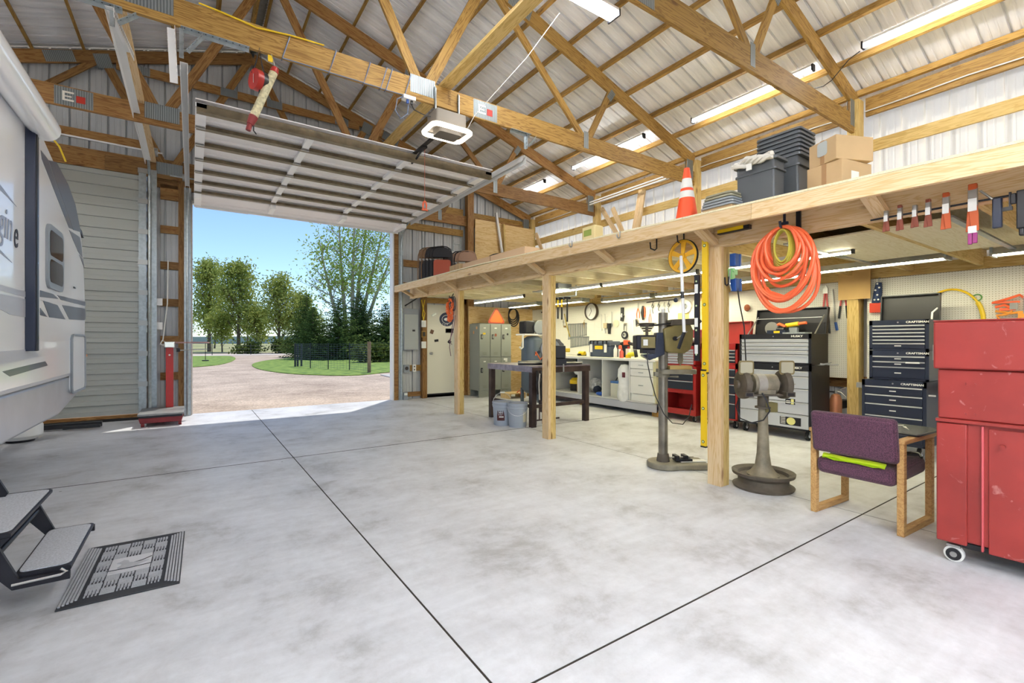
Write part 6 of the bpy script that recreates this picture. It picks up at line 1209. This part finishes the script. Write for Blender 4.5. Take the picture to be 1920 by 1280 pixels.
bx = thing('clear_tote', 'clear plastic tote lid resting at the corner of the loft', 'tote', (6.1, 7.9, ZD)); MB().box(-.3, .3, -.25, .25, .3, .62).build('tub', mat('hazy_plastic', '#c9c4b4', .3), bx, bevel=.02); MB().box(-.32, .32, -.27, .27, .62, .645).build('lid', M_stw, bx); MB().box(-.25, .25, -.2, .2, 0, .3).build('carton_below', M_card, bx)
tp = thing('toilet_paper_pack', 'cream paper pack with green print standing on the loft left of the cone', 'pack', (4.4, 4.55, ZD+.14)); MB().box(-.08, .08, -.12, .12, 0, .30).build('pack', mat('cream_pack', '#e0cf98', .6), tp, bevel=.015); MB().box(-.083, -.08, -.06, .08, .17, .25).build('green_print', mat('olive_print', '#8a9a4a', .6), tp)
MB().box(-.1, .1, -.14, .14, -.14, 0).build('board_under', M_pine2, tp)
tc = thing('traffic_cone', 'orange traffic cone with two white bands on the loft', 'cone', (4.2, 2.97, ZN)); M_cone = mat('cone_orange', '#f0562c', .45)
MB().prism(rrect(-.17, .17, -.17, .17, .03), 2, 0, .03).build('base', M_cone, tc); cr = lambda z: .135-.107*(z-.03)/.68
def cseg(z0, z1, m, nm, e=0): MB().lathe([(cr(z0)+e, z0), (cr(z1)+e, z1)], 28).build(nm, m, tc)
cseg(.03, .40, M_cone, 'lower_cone'); cseg(.40, .47, M_stw, 'lower_band', .001); cseg(.47, .50, M_cone, 'middle_cone'); cseg(.50, .60, M_stw, 'upper_band', .001); cseg(.60, .71, M_cone, 'cone_tip'); MB().cyl((0, 0, .705), (0, 0, .712), .028).build('cap', M_cone, tc)
ls = thing('bin_lids', 'small stack of grey bin lids on the loft right of the cone', 'lids', (4.2, 2.55, ZN+.12)); b = MB(); M_lidg = mat('lid_grey', '#8e8a74', .5)
for k in range(5): MB().prism(rrect(-.16, .16, -.17+.005*k, .17-.012*k, .04), 2, .12+.026*k-.05, .14+.026*k-.05).build('bin_lid', M_lidg if k > 2 else M_grey, ls, bevel=.004)
MB().box(-.14, .14, -.15, .15, -.12, .07).build('carton_below', M_card, ls)
M_tote = mat('charcoal_tote', '#4e5256', .4)
def tote(lb, x, y, z, h=.42, w=.15, n=1, rz=0):
    t = thing('storage_tote', lb, 'bin', (x, y, z), rz)
    MB().prism([(-w*.8, 0), (w*.8, 0), (w, h), (-w, h)], 1, -.17, .17).build('tub', M_tote, t, bevel=.015); MB().prism(rrect(-w*1.05, w*1.05, -.19, .19, .03), 2, h-.10, h-.085).prism(rrect(-w*1.12, w*1.12, -.20, .20, .03), 2, h-.012, h+.01).build('rim', M_tote, t)
    for k in range(1, n): MB().prism(rrect(-w*1.12, w*1.12, -.20, .20, .03), 2, h-.012+k*.038, h+.006+k*.038).prism(rrect(-w*.98, w*.98, -.18, .18, .03), 2, h-.03+k*.038, h+.0+k*.038).build('nested_tub', M_tote, t)
    return t
tote('charcoal storage tote with a white rag over its rim on the loft', 4.30, 2.27, ZN, .55, .10)
rg = thing('white_rag', 'white rag draped over the rim of the charcoal tote', 'rag', (4.27, 2.27, 2.905)); b = MB()
for k in range(5): b.tube([(-.10+.03*sin(i*.8+k), -.17+.035*i, .01+.012*sin(i*1.3+k*2)-.02*k*(.5)) for i in range(11)], .018, 6)
b.build('cloth', mat('rag_white', '#dad6cc', .9), rg); MB().box(-.118, -.112, -.0, .05, -.09, -.03).build('label_tag', M_stw, rg)
tote('tall nested stack of charcoal totes behind the one with the rag', 4.62, 2.20, ZN, .62, .14, 7)
def carton(lb, x, y, z, sx_, sy_, sz, rz, hole=False):
    t = thing('cardboard_box', lb, 'box', (x, y, z), rz); MB().box(-sx_, sx_, -sy_, sy_, 0, sz).build('carton', M_card, t, bevel=.004); MB().box(-sx_-.002, -sx_, -.02, .02, 0, sz).build('tape', bpy.data.materials['brown_tape'], t)
    if hole: MB().prism(rrect(-.05, .05, .07, .19, .02), 0, -sx_-.003, -sx_-.001).build('window_hole', mat('pale_blue_grey', '#b4bab8', .5), t)
    else: MB().box(sx_*-.4, sx_*.1, -sy_-.003, -sy_, sz*.3, sz*.8).build('shipping_label', M_stw, t)
    return t
carton('lower cardboard box on the loft beside the totes', 4.62, 1.76, ZN, .19, .15, .44, R(-12)); carton('upper cardboard box with a cut out window, on top of the other', 4.60, 1.74, ZN+.442, .18, .14, .20, R(-24), True)
sr = MB().tube([(4.9, 3.0, 4.28), (4.95, 3.1, 4.3)], .004).build('wire_scrap', M_black); bpy.data.objects.remove(sr)
# stud tools hanging under the loft near the middle post
for i, (y, L_, m) in enumerate(((6.36, .42, M_black), (6.22, .34, M_yellow), (6.12, .36, M_yellow), (5.98, .40, M_black))):
    t = thing('hammer', ['black handled hammer hanging nearest the middle post under the loft', 'first yellow shafted hammer on the rail under the loft', 'second yellow shafted hammer on the rail under the loft', 'rightmost thin black handled hammer on the rail under the loft'][i], 'hammer', (5.2, y, 2.0)); MB().cyl((-.08, 0, 0), (.06, 0, 0), .02).build('head', M_blackm, t); MB().tube([(0, 0, 0), (0, 0, -L_*.45)], .014).build('shaft', m, t); MB().tube([(0, 0, -L_*.4), (0, 0, -L_)], .02 if i in (0, ) else .015).build('grip', M_black, t)
o = MB().tube([(5.24, 6.5, 2.03), (5.24, 5.8, 2.03)], .012).tube([(5.24, 6.5, 2.03), (5.24, 6.5, 2.2)], .012).tube([(5.24, 5.8, 2.03), (5.24, 5.8, 2.2)], .012).build('hammer_rail', M_galv); tag(o, 'steel rail under the loft from which the hammers hang', 'rail')
t = thing('yellow_case', 'yellow and grey tool case on a wire shelf under the loft by the middle post', 'case', (4.9, 6.05, 2.09)); MB().box(-.1, .1, -.12, .12, .03, .12).build('case', mat('mustard_plastic', '#d8ae28', .5), t, bevel=.008); MB().box(-.14, .14, -.36, -.14, .03, .10).build('clear_tray', M_grey, t); MB().box(-.15, .15, -.4, .3, .01, .025).build('shelf', M_galv, t)
t = thing('scythe_handle', 'long yellow stick hanging below the hammers on the pegboard', 'stick', (PX-.02, 8.3, 1.4)); MB().tube([(0, .12, .52), (0, .02, .2), (0, -.08, -.02)], .012).build('stick', mat('straw_stick', '#b8a040', .6), t); MB().box(-.01, .01, .08, .13, .2, .24).build('side_peg', M_truss, t)
t = thing('long_tools', 'cluster of grey long handled tools hanging behind the compressor', 'tools', (7.2, 9.0, 1.7)); [MB().tube([(0, dy, .3), (-.01, dy+.01, -.3-.05*k)], .012).build('tool_shaft', M_steel, t) for k, dy in enumerate((-.2, -.1, 0, .1, .2))]; MB().box(-.02, .02, -.24, .24, .28, .31).build('rack', M_black, t)
b = MB()

# ------------------------------------------------------------------ outdoors
def m_ground():
    m, t, b = newmat('driveway_gravel'); N = t.nodes.new; L = t.links.new
    tc = N('ShaderNodeTexCoord'); n = N('ShaderNodeTexNoise'); n.inputs['Scale'].default_value = .5; n.inputs['Detail'].default_value = 12; n.inputs['Roughness'].default_value = .75; L(tc.outputs['Object'], n.inputs[0])
    r = N('ShaderNodeValToRGB'); r.color_ramp.elements[0].position = .35; r.color_ramp.elements[0].color = col('#b09c8a'); r.color_ramp.elements[1].position = .6; r.color_ramp.elements[1].color = col('#ddc9b4'); L(n.outputs[0], r.inputs[0])
    v = N('ShaderNodeTexVoronoi'); v.inputs['Scale'].default_value = 22; L(tc.outputs['Object'], v.inputs[0]); r2 = N('ShaderNodeValToRGB'); r2.color_ramp.elements[0].color = (.62, .6, .58, 1); r2.color_ramp.elements[1].position = .8; r2.color_ramp.elements[1].color = (1.0, 1, 1, 1)
    L(v.outputs['Color'], r2.inputs[0]); mx = N('ShaderNodeMix'); mx.data_type = 'RGBA'; mx.blend_type = 'MULTIPLY'; mx.inputs[0].default_value = .8; L(r.outputs[0], mx.inputs[6]); L(r2.outputs[0], mx.inputs[7]); L(mx.outputs[2], b.inputs['Base Color']); b.inputs['Roughness'].default_value = .95
    bp = N('ShaderNodeBump'); bp.inputs['Distance'].default_value = .02; L(v.outputs['Distance'], bp.inputs['Height']); L(bp.outputs[0], b.inputs['Normal']); return m
def m_grass(name, c1, c2, sc_=3):
    m = mat(name, c1, .9, 0, 0); t = m.node_tree; b = t.nodes['Principled BSDF']; N = t.nodes.new; n = N('ShaderNodeTexNoise'); n.inputs['Scale'].default_value = sc_; n.inputs['Detail'].default_value = 10; t.links.new(t.nodes['Texture Coordinate'].outputs['Object'], n.inputs[0]); r = N('ShaderNodeValToRGB'); r.color_ramp.elements[0].position = .38; r.color_ramp.elements[0].color = col(c1); r.color_ramp.elements[1].position = .62; r.color_ramp.elements[1].color = col(c2); t.links.new(n.outputs[0], r.inputs[0]); t.links.new(r.outputs[0], b.inputs['Base Color']); return m
M_gravel = m_ground(); M_grass = m_grass('lawn_green', '#5a7a26', '#8aa240'); M_field = m_grass('dry_field', '#8b9458', '#b0a878', .4)
def flat(name, pts, z, m, label, cat, kind='structure', th=.04): o = MB().prism(pts, 2, z-th, z).build(name, m, smooth=False); return tag(o, label, cat, kind=kind)
flat('gravel_driveway', [(-60, 9.98), (90, 9.98), (90, 62), (-60, 62)], -.05, M_gravel, 'pinkish gravel yard and drive outside the open door', 'driveway')
flat('field', [(-250, 62), (350, 62), (350, 420), (-250, 420)], -.05, M_field, 'dry field beyond the road', 'field')
flat('yard_behind', [(-60, -60), (90, -60), (90, -3.65), (-60, -3.65)], -.05, M_gravel, 'gravel yard behind the camera', 'driveway')
flat('side_yard', [(7.9, -3.65), (90, -3.65), (90, 9.98), (7.9, 9.98)], -.05, M_gravel, 'gravel yard beside the shed', 'driveway'); flat('side_yard_left', [(-60, -3.65), (-6, -3.65), (-6, 9.98), (-60, 9.98)], -.05, M_gravel, 'gravel yard left of the shed', 'driveway')
def smooth_poly(pts, n=6):
    k = len(pts); o = []
    for i in range(k):
        p0, p1, p2, p3 = (Vector(pts[(i+d) % k]) for d in (-1, 0, 1, 2))
        for j in range(n):
            t_ = j/n; o.append(tuple(.5*((2*p1)+(p2-p0)*t_+(2*p0-5*p1+4*p2-p3)*t_*t_+(3*p1-p0-3*p2+p3)*t_**3)))
    return o
flat('lawn', smooth_poly([(3.1, 32.0), (5.14, 38.2), (8.5, 42), (16, 43), (40, 44), (40, 21), (20, 20.5), (9.5, 20.2), (7.2, 19.6), (5.3, 18.4), (4.1, 19.3), (3.1, 21.5), (2.6, 26)]), -.02, M_grass, 'green lawn round the spruces right of the drive', 'grass')
flat('lawn', smooth_poly([(1.8, 33.5), (2.9, 46), (1.0, 50.5), (-10, 51), (-30, 50), (-30, 24), (-8, 25), (-.5, 28.5)]), -.02, M_grass, 'green lawn left of the drive', 'grass')
flat('road', [(-80, 55), (120, 44.5), (120, 49.5), (-80, 61)], -.03, mat('pale_road', '#cfc4b8', .9), 'pale gravel road crossing beyond the lawns', 'road')
flat('concrete_pad', [(5.95, 16.2), (8.8, 16.6), (8.8, 18.4), (6.1, 18.1)], -.02, mat('pad_concrete', '#c2beb8', .8), 'pale concrete pad at the right of the drive', 'pad')
b = MB()
random.seed(3)
for k in range(20): pass
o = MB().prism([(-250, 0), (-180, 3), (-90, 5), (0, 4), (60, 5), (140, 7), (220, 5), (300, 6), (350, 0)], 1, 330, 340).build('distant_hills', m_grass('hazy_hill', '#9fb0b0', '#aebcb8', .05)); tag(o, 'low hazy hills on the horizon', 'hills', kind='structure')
# trees
def limb(b, p, d, L_, r, depth, tips, spread=.5, up=.15, nseg=3):
    pts = [Vector(p)]; rs = [r]; dd = Vector(d).normalized()
    for i in range(nseg):
        dd = (dd+Vector((random.uniform(-.18, .18), random.uniform(-.18, .18), up*random.uniform(0, .5)))).normalized(); pts.append(pts[-1]+dd*L_/nseg); rs.append(r*(1-.55*(i+1)/nseg))
    b.tube(pts, rs, 5 if depth > 1 else 4)
    if depth == 0: tips += [(pts[-1], .5), (pts[-2], .35)]; return
    n = random.randint(3, 4)
    for k in range(n):
        f = random.uniform(.35, 1); q = pts[0].lerp(pts[-1], f) if nseg == 1 else pts[min(nseg, int(f*nseg))]
        a = random.uniform(0, 2*pi); side = dd.orthogonal().normalized(); side = Matrix.Rotation(a, 3, dd) @ side
        limb(b, q, dd+side*spread*random.uniform(.7, 1.4)+Vector((0, 0, up)), L_*random.uniform(.5, .7), r*.42, depth-1, tips, spread, up, 3 if depth > 1 else 2)
    tips.append((pts[-1], .4))
def leaves(centres, n, size, spread, name, m, parent, kind='stuff', flat_=.8):
    vs = []; fs = []
    for i in range(n):
        c, s_ = random.choice(centres); c = c+Vector((random.gauss(0, 1), random.gauss(0, 1), random.gauss(0, flat_)))*spread*s_*2
        u = Vector((random.uniform(-1, 1), random.uniform(-1, 1), random.uniform(-1, 1))).normalized(); v = u.orthogonal().normalized(); sz = size*random.uniform(.6, 1.3); k = len(vs)
        vs += [tuple(c+u*sz), tuple(c+v*sz*.6), tuple(c-u*sz), tuple(c-v*sz*.6)]; fs.append((k, k+1, k+2, k+3))
    me = bpy.data.meshes.new(name); me.from_pydata(vs, [], fs); me.materials.append(m); o = bpy.data.objects.new(name, me); COL.objects.link(o); o.parent = parent; o['kind'] = kind; return o
def leafmat(name, c1, c2):
    m = bpy.data.materials.new(name); m.use_nodes = True; t = m.node_tree; t.nodes.clear(); N = t.nodes.new; L = t.links.new
    o = N('ShaderNodeOutputMaterial'); d = N('ShaderNodeBsdfDiffuse'); tr = N('ShaderNodeBsdfTranslucent'); mx = N('ShaderNodeMixShader'); mx.inputs[0].default_value = .4
    g_ = N('ShaderNodeNewGeometry'); r = N('ShaderNodeValToRGB'); r.color_ramp.elements[0].color = col(c1); r.color_ramp.elements[1].color = col(c2); L(g_.outputs['Random Per Island'], r.inputs[0])
    L(r.outputs[0], d.inputs[0]); L(r.outputs[0], tr.inputs[0]); L(d.outputs[0], mx.inputs[1]); L(tr.outputs[0], mx.inputs[2]); L(mx.outputs[0], o.inputs[0]); return m
M_leaf = leafmat('poplar_leaf', '#8c9a48', '#c4ca78'); M_leaf2 = leafmat('cottonwood_leaf', '#8eab42', '#cfda84'); M_needle = leafmat('spruce_needle', '#42572f', '#7d9154'); M_shrub = leafmat('shrub_leaf', '#44542a', '#808c4a')
M_bark = mat('grey_bark', '#6a5e50', .9, 0, .3, 6); M_birch = mat('pale_bark', '#b8b2a4', .85, 0, .25, 4)
def poplar(lb, x, y, h, wd, seed, nl=5200):
    random.seed(seed); t = thing('poplar_tree', lb, 'tree', (x, y, -.05), group='trees across the road'); b = MB(); tips = []
    b.tube([(0, 0, -.1), (random.uniform(-.2, .2), 0, h*.35), (random.uniform(-.4, .4), 0, h*.7), (0, 0, h)], [h*.022, h*.016, h*.009, .03], 7)
    for k in range(20):
        f = .16+.80*k/20; a = k*2.4+random.uniform(-.4, .4); L_ = wd*(1.15-.75*abs(f-.4))*random.uniform(.75, 1.05)*(1.0 if f < .75 else .65)
        limb(b, (0, 0, h*f), (cos(a), sin(a), 1.5), L_, h*.007, 2, tips, .55, .25)
    b.build('trunk', M_bark, t); leaves(tips, nl, .17, .62, 'foliage', M_leaf, t); return t
poplar('left poplar across the road, half cut by the door post', 1.85, 72, 11.2, 2.6, 11); poplar('second poplar from the left, broad double crown', 4.7, 66, 10.6, 2.6, 12, 6000); poplar('smaller poplar right of the two tall ones', 8.4, 60, 8.2, 2.2, 13, 3600)
poplar('second small poplar leaning behind the spruces', 10.9, 61, 6.6, 2.0, 14, 3000); poplar('low bushy young tree between the poplars', 6.5, 64, 4.6, 1.8, 15, 2600); poplar('low young tree at the foot of the left poplar', 3.1, 68, 4.2, 1.8, 16, 2400)
ct = thing('cottonwood_tree', 'tall pale multi-trunk tree rising above the spruces', 'tree', (11.1, 40.5, -.05)); b = MB(); tips = []; random.seed(21)
for k, (dx, dy, tx) in enumerate(((-.6, 0, -1.9), (-.25, .3, -.7), (.1, -.1, .2), (.3, .3, 1.3), (.55, 0, 2.4), (.8, .2, 3.4))):
    H = [9.5, 12.5, 13.5, 13.5, 12.5, 11][k]; pts = [Vector((dx, dy, 0)), Vector((dx+tx*.15, dy, H*.25)), Vector((dx+tx*.45, dy+.2, H*.5)), Vector((dx+tx*.8, dy, H*.78)), Vector((dx+tx, dy, H))]; b.tube(pts, [.22, .18, .13, .08, .03], 7)
    for j in range(9):
        f = .36+.62*j/9; q = pts[int(f*4)].lerp(pts[min(4, int(f*4)+1)], f*4 % 1); a = j*2.4+k; limb(b, q, (cos(a), sin(a), .9), 2.3*(1.2-f), .05, 2, tips, .6, .2)
for (z, L_) in ((4.6, 3.4), (5.2, 2.6), (4.0, 2.4)): limb(b, (-.6, 0, z), (-1, -.1, .35), L_, .05, 2, [], .5, .15)
b.build('trunk', M_birch, ct); leaves(tips, 7000, .13, .8, 'foliage', M_leaf2, ct)
def spruce(lb, x, y, h, r, seed):
    random.seed(seed); t = thing('spruce_tree', lb, 'tree', (x, y, -.05), group='spruces on the lawn'); vs = []; fs = []
    MB().cyl((0, 0, 0), (0, 0, h*.95), .12, .02, n=7).build('trunk', M_bark, t); nb = int(h*75)
    for i in range(nb):
        f = (i+random.random())/nb; z = .12+(h-.15)*(1-(1-f)**.75); R_ = 1.22*(r*(1-z/h)**.8+.06)*random.uniform(.7, 1.15); a = i*2.39996+random.uniform(-.3, .3)
        d = Vector((cos(a), sin(a), random.uniform(-.25, .25))); s_ = Vector((-sin(a), cos(a), 0)); m_ = max(3, int(R_/.16))
        for q in range(m_):
            g_ = (q+.6)/m_; c = Vector((0, 0, z))+d*R_*g_+Vector((0, 0, .16*R_*g_*g_-.08*R_))
            for e in range(3):
                ww = (.12+.10*R_*(1.15-g_))*random.uniform(.6, 1.2); u = (s_*random.uniform(-1, 1)+d*random.uniform(.1, .9)+Vector((0, 0, random.uniform(-.55, .15)))).normalized()*ww; v = Vector((random.uniform(-1, 1), random.uniform(-1, 1), random.uniform(-1, 1))).normalized()*.045
                n = len(vs); vs += [tuple(c+v), tuple(c-v), tuple(c+u*1.3)]; fs.append((n, n+1, n+2))
    me = bpy.data.meshes.new('foliage'); me.from_pydata(vs, [], fs); me.materials.append(M_needle); o = bpy.data.objects.new('foliage', me); COL.objects.link(o); o.parent = t; o['kind'] = 'stuff'
spruce('leftmost dark spruce on the lawn', 7.3, 36.5, 3.9, 1.5, 31); spruce('dark spruce just left of the pale trunks', 8.9, 35.5, 4.6, 2.0, 32); spruce('spruce behind the pale trunks', 11.3, 38.5, 5.4, 2.4, 33); spruce('dark spruce right of the pale trunks', 12.6, 36.0, 4.4, 2.2, 34); spruce('rightmost dark spruce, cut by the door frame', 14.4, 37.5, 4.9, 2.3, 35); spruce('spruce standing farthest back on the left of the group', 8.0, 42.5, 5.4, 2.0, 36)
def shrub(lb, x, y, r, h, seed, m=M_shrub):
    random.seed(seed); t = thing('shrub', lb, 'shrub', (x, y, -.05), group='shrubs outdoors'); c = [(Vector((random.uniform(-.6, .6)*r, random.uniform(-.6, .6)*r, random.uniform(.25, .8)*h)), .5) for _ in range(14)]; b = MB(); [b.tube([(0, 0, 0), tuple(q[0]*.9)], .02, 4) for q in c]; b.build('stems', M_bark, t); leaves(c, 700, .09*(1+y/60), .35*r, 'foliage', m, t)
for i, (x, y, r, h) in enumerate(((8.2, 57, 1.3, 1.3), (12.0, 58, 1.5, 1.5), (15.0, 56, 1.2, 1.3), (9.0, 29.5, .8, 1.1), (9.9, 29.5, .8, 1.2), (10.9, 30.0, .9, 1.2), (11.9, 31.5, .9, 1.2), (5.0, 57, 1.3, 1.1))):
    shrub(['dark shrub beside the road left of the drive bend', 'dark shrub beside the road, middle', 'dark shrub beside the road, right', 'leftmost shrub behind the wire fence', 'second shrub behind the wire fence', 'third shrub behind the wire fence', 'rightmost shrub behind the wire fence', 'pale shrub under the left poplar'][i], x, y, r, h, 50+i)
random.seed(77)
for i in range(16):
    x = -14+i*4.4+random.uniform(-1, 1); poplar('%s tree from the left in the far tree line' % ORD[i], x, 105+random.uniform(-8, 20), random.uniform(5, 8.5), 3.2, 100+i, 700)['group'] = 'far tree line'
# wire fence
fn = thing('wire_fence', 'wire mesh fence with dark steel posts along the lawn', 'fence', (0, 0, -.05)); M_wire = mat('fence_wire', '#6a6e70', .5, .5); M_post = mat('dark_post', '#2e3236', .7)
FP = [(4.42, 26.3), (4.75, 24.3), (5.25, 22.9), (5.95, 21.9), (6.1, 19.5)]
run2 = [(6.1, 19.5), (8.3, 22.0), (10.6, 24.6)]
for (x, y) in FP[:-1]+run2[1:]: MB().cyl((x, y, 0), (x, y, 1.25), .022, n=6).build('steel_post', M_post, fn)
for dx in (0, .12, .3): MB().cyl((4.42+dx, 26.4, 0), (4.42+dx, 26.4, 1.2), .045, n=6).build('steel_post', M_post, fn)
MB().cyl((6.1, 19.5, -.1), (6.1, 19.5, 1.32), .075, n=10).build('wooden_post', mat('weathered_post', '#9a8468', .9, 0, .3, 8), fn)
b = MB()
for run, zz in ((FP, [.1+.1*k for k in range(12)]), (run2, [.1, .3, .5, .7, .9, 1.1, 1.25])):
    for (p, q) in zip(run[:-1], run[1:]):
        for z in zz: b.cyl((p[0], p[1], z), (q[0], q[1], z), .0045, n=3, caps=False)
        L_ = math.dist(p, q); n = int(L_/.16)
        if run is FP:
            for k in range(n): f = k/n; b.cyl((p[0]+(q[0]-p[0])*f, p[1]+(q[1]-p[1])*f, .05), (p[0]+(q[0]-p[0])*f, p[1]+(q[1]-p[1])*f, 1.2), .004, n=3, caps=False)
b.build('wire_mesh', M_wire, fn)['kind'] = 'stuff'
rf = thing('wire_fence', 'long low wire fence beside the road', 'fence', (0, 0, -.05)); b = MB(); [b.cyl((-20, 54.2, z), (40, 50.7, z), .01, n=3, caps=False) for z in (.3, .6, .9)]; b.build('wire_strand', M_wire, rf)
for k in range(14): MB().cyl((-8+3.2*k, 53.5-.187*k, 0), (-8+3.2*k, 53.5-.187*k, 1.1), .03, n=5).build('steel_post', M_post, rf)
